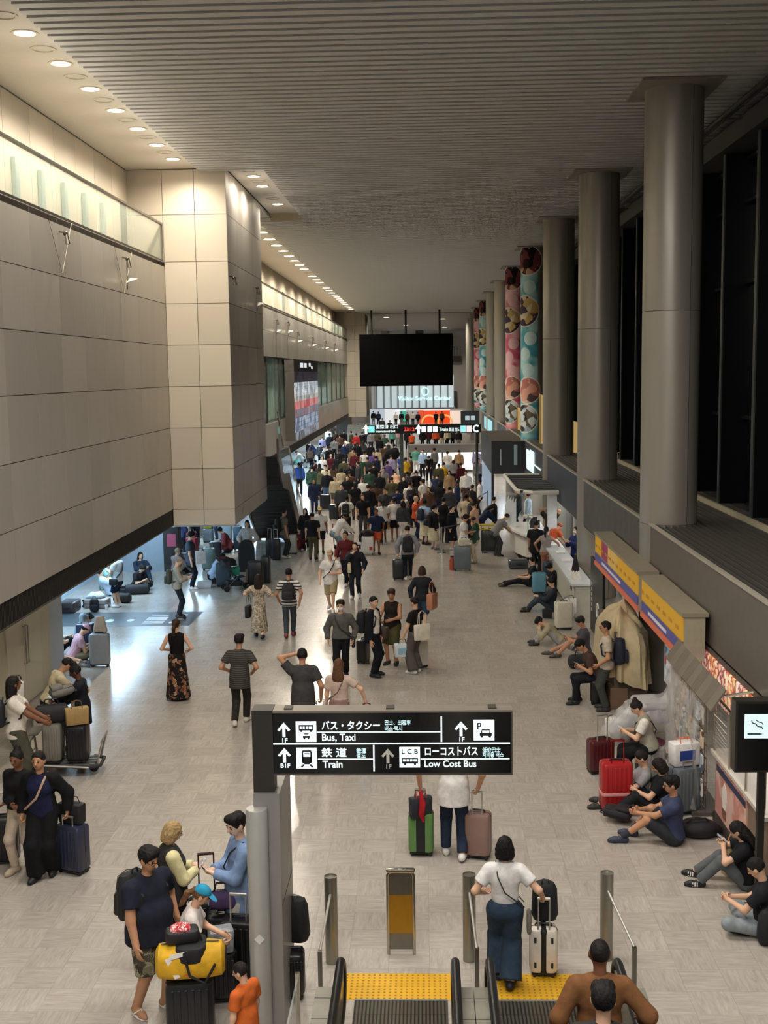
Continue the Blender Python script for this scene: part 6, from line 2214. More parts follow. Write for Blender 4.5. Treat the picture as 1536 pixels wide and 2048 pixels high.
O('bottle_body', MB().lathe([(0, 0), (.035, 0), (.035, .13), (.015, .17), (.015, .19)], n=12), mat('#5d6f80', .2), t, smooth=True)
O('bottle_cap', MB().lathe([(.018, .185), (.018, .205), (0, .205)], n=10), WHITE, t)
p19 = person('person with legs stretched out behind the cream door wall', (-8.66, 25.55), -84, 1.70, 'legs_out', ('tee', '#d9cfc4', -.02), (('shorts', .9), '#c9c4ba'), '#77706a', 'fair', ('short', '#19130f'))
p20 = person('hooded person in dark jacket sitting against the grey partition', G(283, 1160), -150, 1.66, 'knees', ('long', '#2a3444', -.04), ('trousers', '#4c4644'), BLK, 'fair', ('long', '#191311'), True, mods=dict(lean=0))
p21 = person('person in black sitting cross-legged with head down by the partition', G(272, 1180), -120, 1.62, 'cross', ('tee', '#1d1c20', -.02), ('trousers', '#16171b'), BLK, 'fair', ('messy', '#15110f'), True)
p22 = person('person in pale blue shirt asleep on the floor behind the white tee man', G(222, 1190), -70, 1.66, 'legs_out', ('long', '#b4c6dc', -.04), ('trousers', '#20222a'), '#dcdcda', 'fair', ('short', '#17120f'), mods=dict(lean=-34))
p23 = person('person in teal top sitting behind the luggage near the pillars', G(212, 1178), -100, 1.64, 'knees', ('tee', '#7fa39b', -.02), ('trousers', '#2a2a2c'), BLK, 'fair', ('short', '#17120f'), True)
suitcase('brown case lying flat near the slim white pillar', G(140, 1222), 0, (.46, .3, .68), '#3d3532', lie=True, group='cases under the soffit', ribs=False)
suitcase('rose grey case lying flat under the white jacket', G(195, 1214), 84, (.46, .26, .66), '#9c8f8c', lie=True, group='cases under the soffit', ribs=False)
backpack('small black backpack standing by the flat rose case', at=G(190, 1222), face=10, size=(.28, .18, .38), col='#15161a')
duffel('black holdall lying on the floor beside the partition sitters', G(275, 1188), 12, 0, (.7, .34, .3), '#1a1b1f')
duffel('dark brown holdall by the feet of the white tee man', G(245, 1205), -8, 0, (.5, .3, .28), '#221d1c')
t = T('paper_cup', 'white paper cup on the floor by the black backpack', 'cup', G(213, 1219))
O('cup', MB().lathe([(0, 0), (.035, 0), (.045, .12), (.041, .12), (.033, .01)], n=12), WHITE, t, smooth=True)
O('lid', MB().lathe([(.047, .118), (.047, .128), (.03, .132), (0, .132)], n=12), mat('#d5dce0', .5), t)
t = T('jacket', 'white jacket heaped on the flat rose case', 'jacket', (G(193, 1214).x, G(193, 1214).y, .265))
D, lo, _ = field([('ell', A_(0, 0, .06), np.eye(3), A_(.24, .16, .09)), ('cap', A_(-.1, 0, .1), A_(.2, .1, .02), .07, .05), ('cap', A_(.1, .05, .12), A_(-.22, -.08, .03), .06, .05)], .02, .05)
V, F, _ = nets(D, lo, .02)
O('cloth_heap', np_mesh('heap', V, F), cloth('#cfd6d8', .8), t)
# stroller cluster
st_ = stroller('black folding stroller with bags in front of the stacked cases', G(470, 1180), -68)
suitcase('slate blue suitcase beside the stroller', G(448, 1172), 6, (.46, .3, .70), '#3c4c58', group='cases by the stroller')
s_ = G(449, 1172)
t = T('rust_jacket', 'rust brown jacket folded on the slate blue suitcase', 'jacket', (s_.x, s_.y, .76))
D, lo, _ = field([('ell', A_(0, 0, .07), np.eye(3), A_(.2, .14, .1)), ('cap', A_(-.1, .02, .1), A_(.16, .05, .06), .07, .05)], .02, .05)
V, F, _ = nets(D, lo, .02)
O('cloth_heap', np_mesh('heap', V, F), cloth('#5d3325', .8), t)
p24 = person('person in pale blue shirt crouching behind the slate suitcase', G(425, 1166), -80, 1.62, 'squat', ('long', '#a9c3dc', -.02), ('trousers', '#16181d'), BLK, 'fair', ('short', '#1b1512'))
bag('turquoise round bag hanging on the stroller', (G(472, 1178).x, G(472, 1178).y), 10, .42, (.26, .12, .26), '#2a9a80', .1, 'hanging_bag')
bag('brown paper bag hanging behind the stroller', (G(500, 1165).x, G(500, 1165).y), 20, 0, (.24, .12, .42), '#8b6f4f', .12, 'paper_bag')
suitcase('black large case behind the stroller', G(512, 1176), 0, (.46, .3, .78), '#17191b', group='cases by the stroller')
suitcase('dark grey case at the outer end of the stroller stack', G(532, 1166), 0, (.3, .3, .8), '#202325', group='cases by the stroller')
w13 = person('woman with long hair in white blouse holding a black instrument case', G(497, 1140), 178, 1.66, 'stand', ('long', '#c9c6c0', -.08), ('trousers', '#17181c'), BLK, 'fair', ('long', '#17120f'), True, mods=dict(hl=(-.24, .22, 1.02), hr=(.22, .22, 1.02)))
t = T('instrument_case', 'tall black arched case held by the woman in white blouse', 'case', (w13['o'].location.x, w13['o'].location.y - .3, 0), 0)
O('case_body', MB().prism([(-.26, 0), (.26, 0), (.26, .75), (.2, .98), (.08, 1.06), (-.08, 1.06), (-.2, .98), (-.26, .75)], (0, -.1, 0), EX, EZ, (0, 1, 0), .2), mat('#0f1013', .6), t)
O('front_seam', MB().tube([(-.22, -.105, .05), (-.22, -.105, .74), (-.15, -.105, .95), (0, -.105, 1.02), (.15, -.105, .95), (.22, -.105, .74), (.22, -.105, .05)], .006, 5), mat('#3a3a3c', .5), t)
m16 = person('man in olive shirt with black backpack seen from the side near the stairs', G(570, 1116), -70, 1.74, 'stand', ('tee', '#6d655a', -.1), ('trousers', '#363832'), '#d8d6d0', 'tan', ('short', '#15110f'))
backpack('black backpack of the man in the olive shirt near the stairs', m16, size=(.34, .22, .5), col='#101114')
suitcase('pale grey suitcase beside the man in the olive shirt', G(585, 1108), 0, (.34, .26, .66), '#aaa69c', group='cases near the stairs')
for k, (u, v, c, lb) in enumerate(((541, 1118, '#16181c', 'black suitcase nearest the white blouse woman'), (553, 1120, '#14161a', 'black suitcase between the white blouse woman and the olive shirt man'))):
    suitcase(lb, G(u, v), 0, (.3, .26, .7), c, handle=.35, group='cases near the stairs')
# people and luggage seen through the gap below the block
for k, (u, v, f, pz, tp, bt, hr_, lb, fm) in enumerate([
        (352, 1150, -40, 'knees', '#8f7f78', '#3c3a3a', '#a5907a', 'seated person in mauve top near the pink poster', True),
        (362, 1120, -30, 'phone', '#3a3f63', '#2a2b30', '#8d7a68', 'person in purple top behind the slate tee man', True),
        (392, 1092, 20, 'stand', '#5c2230', '#1c1d22', '#15110f', 'person in maroon top under the beige block', True),
        (345, 1085, 60, 'legs_out', '#6d675e', '#4a463f', '#17120f', 'person in khaki lying by the wall under the block', False),
        (372, 1075, 30, 'knees', '#8f867c', '#55504b', '#17120f', 'person in taupe sitting under the beige block', False)]):
    person(lb, G(u, v), f, 1.64, pz, ('long', tp, -.04), ('trousers', bt), BLK, 'fair', ('short', hr_), fm)
for u, v, f, pz, tp, bt, lb, fm in [(430, 1078, 160, 'stand', '#2a2b33', '#3d4a5c', 'person in dark top standing under the far edge of the block', False), (440, 1062, 10, 'knees', '#4a5a78', '#2a2c33', 'person in blue grey sitting deep under the block', True),
                                    (402, 1066, -60, 'stand', '#77706a', '#1d1e22', 'person in stone top standing deep under the block', True), (460, 1105, 100, 'squat', '#7d3a40', '#23252b', 'person in brick red crouching under the block', True), (330, 1130, -60, 'knees', '#55607a', '#33363c', 'person in slate blue sitting beside the dark pillar', True)]:
    person(lb, G(u, v), f, 1.64, pz, ('long', tp, -.04), ('trousers', bt), BLK, 'fair', ('messy', '#17120f'), fm)
for u, v, c, lb in [(362, 1100, '#4c5158', 'steel grey case leaning by the purple top person'), (385, 1110, '#8a2f3c', 'crimson case in front of the maroon top person'), (432, 1120, '#20242c', 'near black case behind the slate suitcase'), (405, 1075, '#5f5a54', 'mud brown case deep under the block'), (488, 1088, '#7f8a94', 'silver blue case beside the white blouse woman'), (365, 1145, '#2b2d31', 'soft black case at the seated mauve person')]:
    suitcase(lb, G(u, v), rnd.uniform(-20, 20), (.42, .28, .6), c, group='cases under the block', simple=True)
bag('red tote slung over the crimson case', (G(385, 1110).x, G(385, 1110).y), 10, .65, (.32, .16, .2), '#7c2430', .1, 'tote_bag')
bag('white laundry bag on the floor beside the slate tee man', G(410, 1175), 10, 0, (.4, .26, .2), mat('#c9d2d8', .6, var=.1, bump=.5), 0, 'cloth_bag')
bag('cream sling bag beside the slate tee man', G(403, 1148), 20, .35, (.34, .16, .42), '#d5c9c0', .1, 'sling_bag')
suitcase('pale green case behind the cream sling bag', G(418, 1140), 0, (.42, .28, .7), '#7f9a9a', group='cases under the block')
bag('yellow plastic bag among the luggage under the block', G(417, 1085), 0, .55, (.26, .14, .34), '#c9c21f', .08, 'plastic_bag', print_='#e8e49a')
suitcase('grey case under the yellow plastic bag', G(417, 1085), 0, (.4, .26, .48), '#6f7880', group='cases under the block')
suitcase('large pale case under the block beside the yellow bag', G(452, 1080), 0, (.5, .3, .74), '#9fb2c0', group='cases under the block')
suitcase('blue grey case at the corner below the block', G(476, 1100), 0, (.3, .3, .85), '#55748c', group='cases under the block')

# --- centre foreground
m17 = person('man in white tee and jeans wheeling a green and a rose suitcase', G(908, 1716), -3, 1.74, 'walk2', ('tee', '#dedad4', -.16), ('trousers', '#283246'), '#dad6d0', 'tan', ('short', '#17120f'), fat=1.1, mods=dict(hl=(-.44, .02, .98), hr=(.32, -.06, .98), el=(-1, -.3, .1), fl=(-.11, .12, .085), fr=(.11, -.1, .1)), grip='grip')
gs = held_case(m17, 'hl', 'lime green suitcase with black zip wheeled by the white tee man', (.34, .27, .56), '#5f8a4a', band=None, ribs=False)
O('zip_panel', MB().rbox(-.06, .06, -.148, -.13, .07, .58, r=.02, e=.01), mat('#151517', .6), gs)
held_case(m17, 'hr', 'dusty rose suitcase wheeled by the white tee man', (.34, .27, .58), '#8d7065', face=-14, ribs=False)
hung_bag(m17, 'hl', 'dark blue tote bag hanging over the green suitcase', (.30, .12, .28), '#23262f', face=20, handles=.1, hcol='#b0222c')
t = T('red_scarf', 'red scarf tied at the green suitcase handle', 'scarf', (m17['hl'].x, m17['hl'].y - .06, m17['hl'].z - .42))
O('cloth', MB().tube([(0, 0, .42), (.03, -.02, .25), (.01, -.03, .1), (.04, -.02, 0)], [.02, .045, .04, .015], 8), cloth('#b0222c', .7), t, smooth=True)
w14 = person('woman with black bob in white tee and wide blue jeans at the escalator', G(1010, 1968), -4, 1.62, 'walk2', ('tee', '#e0ddd8', .04), ('wide', '#2f3f4f'), '#17171a', 'fair', ('bob', '#120e0d'), True, mods=dict(hl=(-.24, .16, 1.0), hr=(.42, .12, .98), fl=(-.08, .12, .085), fr=(.06, -.12, .10)), grip=('half', 'grip'))
strap_line(w14, 'grey knit crossbody bag of the woman in wide jeans', '#2a2523', .007, (.2, .05, .22), '#6f6a60', 1, drop=.18)
ws = held_case(w14, 'hr', 'white suitcase with black middle band beside the woman in wide jeans', (.30, .23, .50), '#d9cfc0', ribs=False)
O('black_band', MB().rbox(-.035, .035, -.125, .125, .048, .555, r=.03, e=.02), mat('#131313', .6), ws)
for sx in (-1, 1):
    for zz in (.16, .44):
        O('latch', MB().box(sx * .09 - .012, sx * .09 + .012, -.122, -.114, zz - .03, zz + .03), mat('#1a1a1a', .5), ws)
backpack('black backpack strapped on the white suitcase handle', at=(ws.location.x + .02, ws.location.y - .02), face=180, z=.57, size=(.30, .20, .46), col='#121214')
m18 = person('man in brown long top riding the escalator seen from behind', G(1200, 1886, 1.78), -2, 1.76, 'stand', ('long', '#7a5232', -.1), ('trousers', '#2a241f'), '#1c1917', 'brown', ('buzz', '#17110e'), fat=1.05, z=.02, mods=dict(hl=(-.32, .02, .88), hr=(.36, .12, 1.0)))
hung_bag(m18, 'hl', 'brown shopping bag in the hand of the brown topped man', (.26, .12, .28), '#6a4a34', face=70, handles=.1)
q18 = G(1207, 1976, 2.38)
m19 = person('dark haired person lowest in the frame on the escalator', (q18.x, q18.y), -4, 1.58, 'stand', ('tee', '#33302e'), ('trousers', '#20202a'), BLK, 'fair', ('messy', '#14100e'), z=.8)
# ================================================================== right side: shops, counters, resting travellers
# yellow shop signs


def shop_sign(label, u0, v0, u1, v1, x, cols):
    a, b = AX(u0, v0, x), AX(u1, v1, x)
    y0, y1 = min(a.y, b.y), max(a.y, b.y)
    t = T('shop_sign', label, 'shop sign', (x, y0, 1.86))
    L_ = y1 - y0
    O('sign_case', MB().box(0.02, .35, 0, L_, .02, .78), mat('#a39a84', .5), t)
    n = len(cols)
    for i, (c, f0, f1) in enumerate(cols):
        O('yellow_face' if c.startswith('#d') or c.startswith('#e') else 'magenta_face', MB().box(0, .02, L_ * f0 + .03, L_ * f1 - .03, .34, .72), glow(c, .32), t)
    O('purple_band', MB().box(-.004, .016, .03, L_ - .03, .14, .30), glow('#55538f', .28), t)
    O('coral_strip', MB().box(-.02, .016, 0, L_, .02, .11), glow('#d9704f', .3), t)
    O('case_lid', MB().box(-.02, .4, -.02, L_ + .02, .74, .80), mat('#8d8470', .5), t)
    q = MB()
    for i in range(int(L_ / .5)):
        q.box(-.008, 0, .3 + i * .5, .55 + i * .5, .47, .53)
    O('printed_line', q, mat('#b8862a', .6), t)
    O('printed_line', MB().box(-.008, -.004, L_ * .35, L_ * .8, .19, .25), mat('#e3d9e6', .6), t)
    return t


shop_sign('yellow and purple shop sign box nearest the plastic wrapped goods', 1283, 1170, 1366, 1236, 4.05, [('#e0a818', 0, 1)])
shop_sign('yellow shop sign box with a magenta section beyond the nearest column', 1190, 1082, 1276, 1150, 4.05, [('#e0a818', 0, .42), ('#dcb45a', .42, .66), ('#9a3558', .66, .82), ('#e0a818', .82, 1)])
# slanting awning and its arm
aw = T('awning', 'faded brown striped awning under the near yellow sign', 'awning', (4.05, 15.6, 1.75))
for i in range(10):
    O('awning_panel', MB().add([(0, i * .3, .42), (0, i * .3 + .295, .42), (-.2, i * .3 + .295, .12), (-.2, i * .3, .12), (.015, i * .3, .40), (.015, i * .3 + .295, .40), (-.185, i * .3 + .295, .10), (-.185, i * .3, .10)], [(0, 1, 2, 3), (7, 6, 5, 4), (3, 2, 6, 7), (0, 3, 7, 4), (1, 5, 6, 2)]), mat('#665d4f' if i % 2 else '#6f6657', .8), aw)
O('arm', MB().tube([(0, .1, .3), (.4, .1, .35)], .02, 6), STEEL, aw)
# lit menu pictures
mn = T('menu_light_box', 'row of warm lit food pictures below the near fascia', 'light box', (4.44, 15.6, 1.42))
for i in range(6):
    O('food_picture', MB().box(0, .03, i * .52 + .02, i * .52 + .5, 0, .6), blotch([['#d98a4a', '#e9c98f', '#b5442f', '#f0dcb8'], ['#c9636a', '#eac0a8', '#8f2f2f', '#e9d8c8']][i % 2], 5, 'NOISE', .5, emit=.55), mn)
O('light_case', MB().box(.03, .12, 0, 3.14, -.05, .66), mat('#5b5146', .6), mn)
# dark shop board with a round logo
t = T('black_board', 'tall black board with a round white logo under the second sign', 'board', (4.15, 28.2, 0))
O('board', MB().box(0, .06, -1.0, 1.0, 0, 1.85), mat('#16130f', .35), t)
O('round_logo', MB().tube([(-.01, -.3 + .16 * math.cos(a), .72 + .16 * math.sin(a)) for a in [2 * math.pi * i / 16 for i in range(17)]], .025, 6, False).disc((-.012, -.3, .72), .07, 10, (-1, 0, 0)), mat('#d6d2ca', .6), t)
q = MB()
for i in range(6):
    q.box(-.01, 0, .72, .8, .5 + i * .13, .58 + i * .13)
O('white_print', q, mat('#cfcac2', .6), t)

# cloth covered rack
CLO = mat('#b9a884', .85, var=.12, scale=5, bump=.5)
t = T('covered_rack', 'display rack draped with a beige cloth behind the navy backpack man', 'covered rack', (3.92, 23.2, 0))
v_, f_ = [], []
NU, NV = 64, 12
for i in range(NU + 1):
    a = 2 * math.pi * i / NU
    for j in range(NV + 1):
        f = j / NV
        sx = math.copysign(abs(math.cos(a)) ** .55, math.cos(a)) * (.37 + .05 * f)
        sy = math.copysign(abs(math.sin(a)) ** .55, math.sin(a)) * (1.25 + .10 * f)
        wob = (.02 + .09 * f) * math.sin(9 * a + 2 * math.sin(3 * a)) + .05 * f * math.sin(21 * a + 3 * f)
        k = .25 + .75 * min(1, f * 2.2)
        zt = 1.75 + .12 * math.sin(2 * a) - (0 if f < .3 else (f - .3) / .7 * 1.15) - .10 * min(1, f * 3)
        v_.append((sx * (k + wob), sy * (k + wob * .6), zt))
for i in range(NU):
    for j in range(NV):
        f_.append((i * (NV + 1) + j, (i + 1) * (NV + 1) + j, (i + 1) * (NV + 1) + j + 1, i * (NV + 1) + j + 1))
f_.append(tuple(i * (NV + 1) for i in range(NU)))
O('drape', MB().add(v_, f_), CLO, t, smooth=True)
O('rack_core', MB().box(-.32, .32, -1.1, 1.1, .08, 1.5), mat('#5d5246', .7), t)
for k in range(3):
    O('crate', MB().rbox(-.40, -.05, -1.18 + k * .5, -.74 + k * .5, .0, .42, r=.03, e=.02), mat('#6d5540', .7), t)
# plastic wrapped moulded stand
SHEET = glass('#d8d6d2', .35, .25)
t = T('wrapped_chair', 'pale moulded chair wrapped in clear plastic by the shop', 'wrapped chair', (3.85, 20.0, 0), rad(-80))
D, lo, _ = field([('ell', A_(0, .1, .55), np.eye(3), A_(.34, .42, .22)), ('cap', A_(0, .45, .6), A_(.05, .85, 1.35), .24, .2), ('cap', A_(0, -.2, .5), A_(0, -.55, .25), .2, .16), ('cap', A_(-.3, .2, .7), A_(-.28, -.15, .72), .08, .07), ('cap', A_(.3, .2, .7), A_(.28, -.15, .72), .08, .07)], .035, .1)
V, F, _ = nets(D, lo, .035)
O('moulded_seat', np_mesh('seat', V, F), mat('#a8a4a2', .35, var=.06), t)
D, lo, _ = field([('ell', A_(0, .1, .52), np.eye(3), A_(.42, .52, .32)), ('cap', A_(0, .5, .6), A_(.05, .92, 1.4), .30, .26), ('cap', A_(0, -.25, .5), A_(0, -.62, .2), .27, .22)], .045, .1)
V, F, _ = nets(D, lo, .045)
O('plastic_wrap', np_mesh('wrap', V + .012 * np.sin(V[:, [1, 2, 0]] * 40), F), SHEET, t)
O('stand', MB().tube([(0, 0, 0), (0, 0, .4)], .09, 12).lathe([(.0, .04), (.3, .03), (.3, 0)], n=20), mat('#6f3347', .5), t)
t = T('magenta_banner', 'magenta cloth banner hanging below the near yellow sign', 'banner', (4.3, 18.9, 1.0))
O('cloth', MB().prism([(0, 0), (.7, .08), (.66, .85), (.02, .85)], (0, 0, 0), (0, 1, 0), EZ, EX, .02), cloth('#7c1f5c'), t)
O('pole', MB().tube([(.01, -.05, .86), (.01, .75, .86)], .015, 6), STEEL, t)
t = T('hanging_poster', 'blue and white poster card hanging under the near sign', 'poster', (4.25, 20.1, .95), 0)
O('card', MB().box(0, .02, 0, .5, 0, .7), mat('#d5dee2', .5), t)
O('picture', MB().box(-.004, 0, .04, .46, .25, .66), blotch(['#3d7fa5', '#8fb9cc', '#b3486a', '#e0e8ea'], 6), t)
t = T('parasol', 'closed dark parasol with a pale tassel beside the second column foot', 'parasol', (3.95, 30.6, 0))
O('pole', MB().tube([(0, 0, 0), (0, 0, 1.7)], .02, 8), STEEL, t)
O('folded_canopy', MB().lathe([(.04, .55), (.13, .75), (.10, 1.3), (.03, 1.65)], n=10), cloth('#2a2326'), t, smooth=True)
O('pale_cloth', MB().lathe([(.16, 1.0), (.1, 1.25), (.03, 1.5)], n=9), cloth('#d5cfc6'), t, smooth=True)
# wire display racks wrapped in plastic
GOODS = [['#c9c2b6', '#8f8a80', '#4d4a48', '#e0dcd4'], ['#9fb0c4', '#e2e6ea', '#5b6a80', '#c9d2dc'], ['#b08a6a', '#e0cdb0', '#6b4a36', '#d9b89a']]
for r_, (y0, x0, lb) in enumerate(((17.0, 4.05, 'wire goods rack under clear plastic nearest the blue tee sitter'), (17.95, 4.05, 'wire goods rack hung with cards behind the cream vest woman'), (18.8, 4.2, 'tall wire goods rack beside the plastic wrapped chair'))):
    t = T('goods_rack', lb, 'goods rack', (x0, y0, 0))
    for k in range(9):
        O('wire_bar', MB().tube([(0, -.42, .1 + k * .19), (0, .42, .1 + k * .19)], .007, 5), STEEL, t)
    for k in range(7):
        O('wire_upright', MB().tube([(0, -.42 + k * .14, .05), (0, -.42 + k * .14, 1.7)], .007, 5), STEEL, t)
    O('base', MB().box(-.2, .25, -.44, .44, 0, .06), mat('#4a453e', .6), t)
    for k in range(14):
        y, z = -.36 + (k % 4) * .23, .3 + (k // 4) * .36
        O('hanging_card', MB().box(-.07 - .02 * (k % 2), -.05, y - .075, y + .075, z, z + .25), blotch(GOODS[(k + r_) % 3], 9), t)
    v_, f_ = [], []
    for i in range(17):
        for j in range(9):
            y = -.52 + 1.04 * i / 16
            v_.append((-.16 - .05 * math.sin(i * 1.7 + j * .6) - .03 * math.sin(j * 2.1 + i), y, .12 + 1.65 * j / 8))
    for i in range(16):
        for j in range(8):
            f_.append((i * 9 + j, (i + 1) * 9 + j, (i + 1) * 9 + j + 1, i * 9 + j + 1))
    O('plastic_sheet', MB().add(v_, f_), glass('#d9d6cf', .22, .15), t, smooth=True)
# glass fronted kiosk with ice cream poster
kx, ky = 4.0, 15.0
t = T('kiosk_counter', 'dessert kiosk counter with an ice cream poster behind the blue tee sitter', 'counter', (4.1, 15.5, 0))
O('counter_body', MB().box(.05, .75, -1.6, .95, 0, 1.0), mat('#8b7564', .6), t)
O('counter_top', MB().box(-.02, .8, -1.65, 1.0, 1.0, 1.05), mat('#cfc6b8', .4), t)
O('poster', MB().box(.03, .05, -.75, .85, .18, .92), blotch(['#d9a39a', '#c98a7a', '#e2bdb0', '#d4958c'], 1.6, 'NOISE', .5), t)
O('poster_title', MB().box(.024, .03, -.7, .8, .80, .89), mat('#3a3f5c', .5), t)
O('cone_print', MB().prism([(-.06, 0), (.06, 0), (.13, .22), (.10, .36), (0, .46), (-.10, .36), (-.13, .22)], (.026, .36, .3), (0, -1, 0), EZ, EX, .004), mat('#efe6dc', .5), t)
O('cup_print', MB().prism([(-.09, 0), (.09, 0), (.12, .14), (-.12, .14)], (.024, .36, .24), (0, -1, 0), EZ, EX, .004), mat('#8a5a44', .5), t)
O('kick_board', MB().box(.02, .05, -1.6, .95, 0, .14), mat('#3a3029', .6), t)
for k in range(4):
    O('glass_post', MB().tube([(.02, -1.55 + k * .82, 1.05), (.02, -1.55 + k * .82, 1.85)], .018, 8), STEEL, t)
    if k < 3:
        O('glass_pane', MB().box(.015, .025, -1.53 + k * .82, -.77 + k * .82, 1.07, 1.82), glass('#d5dde0', .16), t)
O('top_rail', MB().tube([(.02, -1.6, 1.86), (.02, .95, 1.86)], .02, 8), STEEL, t)
for k in range(10):
    O('mesh_wire', MB().tube([(.0, .9, 1.1 + k * .07), (.0, .2, 1.1 + k * .07 + .03 * math.sin(k))], .004, 4), STEEL, t)
t = T('shop_shelf', 'dark shelving with small lit goods inside the kiosk', 'shelf', (5.6, 13.2, 0))
O('case', MB().box(0, .4, -1.5, 1.5, 0, 2.0), mat('#2a2320', .6), t)
for k in range(5):
    for j in range(6):
        O('goods_box', MB().box(-.05, .05, -1.3 + j * .45, -1.05 + j * .45, .3 + k * .34, .5 + k * .34), blotch(GOODS[(k + j) % 3], 8), t)
for k in range(3):
    O('shelf_light', MB().box(-.06, 0, -1.4 + k * .95, -.6 + k * .95, 1.9, 1.94), glow('#e6f0ff', 4), t)
tag(B('wall_kiosk', 4.45, 6.6, 11.0, 11.2, 0, 2.1, mat('#241c19', .6)), 'dark side wall of the dessert kiosk', 'wall', kind='structure')
area('kiosk_light', (5.2, 16.5, 2.0), 1.0, 6.0, 40, NEUT)
area('shop_light', (5.4, 28.5, 2.0), 1.2, 6.0, 60, NEUT)
area('shop_light', (5.4, 39, 2.0), 1.2, 7.0, 130, (0.9, 0.95, 1.0))
area('shop_light', (5.4, 49, 2.0), 1.2, 7.0, 130, (0.9, 0.95, 1.0))
area('shop_light', (5.0, 70, 2.0), 1.4, 16.0, 260, (0.9, 0.95, 1.0))

# bag with orange bird pattern over a grey case
sc = suitcase('slate grey suitcase under the duty free bag by the kiosk', G(1368, 1625), 20, (.42, .28, .66), '#5c6468', handle=.1, group='cases by the shops')
p_ = G(1366, 1622)
bag('blue and white duty free bag with orange ties', (p_.x, p_.y), 15, .72, (.40, .22, .34), '#e0dedb', .06, print_='#1d3a86', hcol='#d9622c')
t = T('floor_bag', 'black bag slumped on the floor behind the blue tee sitter', 'bag', G(1395, 1672))
D, lo, _ = field([('ell', A_(0, 0, .12), np.eye(3), A_(.28, .2, .14)), ('ell', A_(.15, .05, .08), np.eye(3), A_(.2, .16, .1))], .025, .05, [('pl', A_(0, 0, -1), 0)])
V, F, _ = nets(D, lo, .025)
O('bag_body', np_mesh('fb', V, F), mat('#141315', .7, var=.2, bump=.4), t)
O('strap', MB().tube([(-.2, -.05, .18), (-.1, -.12, .3), (.08, -.1, .3), (.18, -.02, .18)], .012, 6), PLAST, t)

# --- seated and standing people along the shops
m20 = person('man in blue tee and dark shorts sitting with arms round his knees', G(1345, 1685), 78, 1.74, 'knees', ('tee', '#39415c', -.04), (('shorts', .95), '#2f3136'), '#2d3346', 'tan', ('messy', '#14100e'), glasses=True, mods=dict(lean=2, fl=(-.14, .66, .08), fr=(.12, .54, .08), hl=(-.06, .46, .40), hr=(.04, .44, .42), head=(14, 4)))
for sd in ('l', 'r'):
    O('sock', MB().tube([tuple(m20['sk']['an' + sd] * m20['s']), tuple((m20['sk']['an' + sd] + nz(m20['sk']['kn' + sd] - m20['sk']['an' + sd]) * .13) * m20['s'])], .05, 10), cloth('#33363f'), m20['o'], smooth=True)
w20 = person('woman in grey shirt sitting on the floor behind the red suitcase', G(1284, 1614), 84, 1.62, 'knees_out', ('tee', '#8f8d8b', -.03), ('trousers', '#4c4a46'), '#2b2522', 'fair', ('short', '#1a1310'), True)
w21 = person('woman in black top sitting between the blue tee man and the wall', G(1318, 1630), 80, 1.60, 'knees_out', ('tee', '#16151a', -.03), ('trousers', '#26262a'), '#2b2522', 'fair', ('bob', '#1d1511'), True)
backpack('black backpack lying at the feet of the women behind the blue tee man', at=G(1262, 1648), face=70, z=0.02, size=(.3, .16, .42), col='#161417', lie=True)
rs = suitcase('bright red suitcase with a pink belt beside the cream vest woman', G(1231, 1622), 4, (.46, .30, .72), '#a31f22', handle=.34, hcol='#a31f22', band='#d38d8c', group='cases by the shops')
suitcase('maroon suitcase with tall handle behind the red one', G(1200, 1545), 12, (.42, .26, .52), '#4c1519', handle=.42, group='cases by the shops')
gsc = suitcase('silver ribbed suitcase used as a seat by the cream vest woman', G(1300, 1562), 20, (.44, .28, .50), '#8f8c86', group='cases by the shops')
w22 = person('woman in cream vest sitting on the silver suitcase with a phone', (gsc.location.x - .02, gsc.location.y), 82, 1.60, 'seat', ('tee', '#dad6cc', -.04), ('wide', '#141316'), '#1a1817', 'fair', ('bun', '#1b1411'), True, vest=('vest', '#9a9484', -.06), mods=dict(pz=.63, fl=(-.12, .36, .08), fr=(.12, .42, .08), hl=(-.06, .40, .86), hr=(.07, .40, .85), lean=14, head=(0, 30)))
phone(w22, 'white phone held by the woman in the cream vest', '#e9e9ec')
strap_line(w22, 'thin dark bag strap of the cream vest woman', '#222', .009, (.18, .08, .16), '#33343a', 1)
bag('white plastic bag on the floor near the maroon suitcase handle', G(1225, 1470), 30, 0, (.24, .16, .32), mat('#ddd9d0', .5, var=.1, bump=.5), .05, 'plastic_bag')
t = T('crumpled_bag', 'crumpled dark blue plastic bag beside the white plastic bag', 'bag', G(1248, 1468))
D, lo, _ = field([('ell', A_(0, 0, .14), np.eye(3), A_(.26, .2, .16))], .025, .05, [('pl', A_(0, 0, -1), 0)])
V, F, _ = nets(D, lo, .025)
O('bag_body', np_mesh('cb', V + .02 * np.sin(V[:, [1, 2, 0]] * 38), F), mat('#39434c', .4, var=.3, scale=16, bump=.6), t)
m21 = person('man in pale tee with glasses and a navy backpack standing by the rack', G(1212, 1420), 84, 1.72, 'stand', ('tee', '#b7aa97', -.1), ('trousers', '#3f413c'), '#2a2624', 'tan', ('short', '#15110f'), glasses=True, mods=dict(hl=(-.2, .16, .92), head=(6, 4)))
backpack('large navy backpack on the man in the pale tee', m21, size=(.34, .24, .52), col='#1a1f30')
bsc = suitcase('black suitcase under the seated man in black cap', G(1196, 1405), 80, (.46, .30, .44), '#151517', group='cases by the shops')
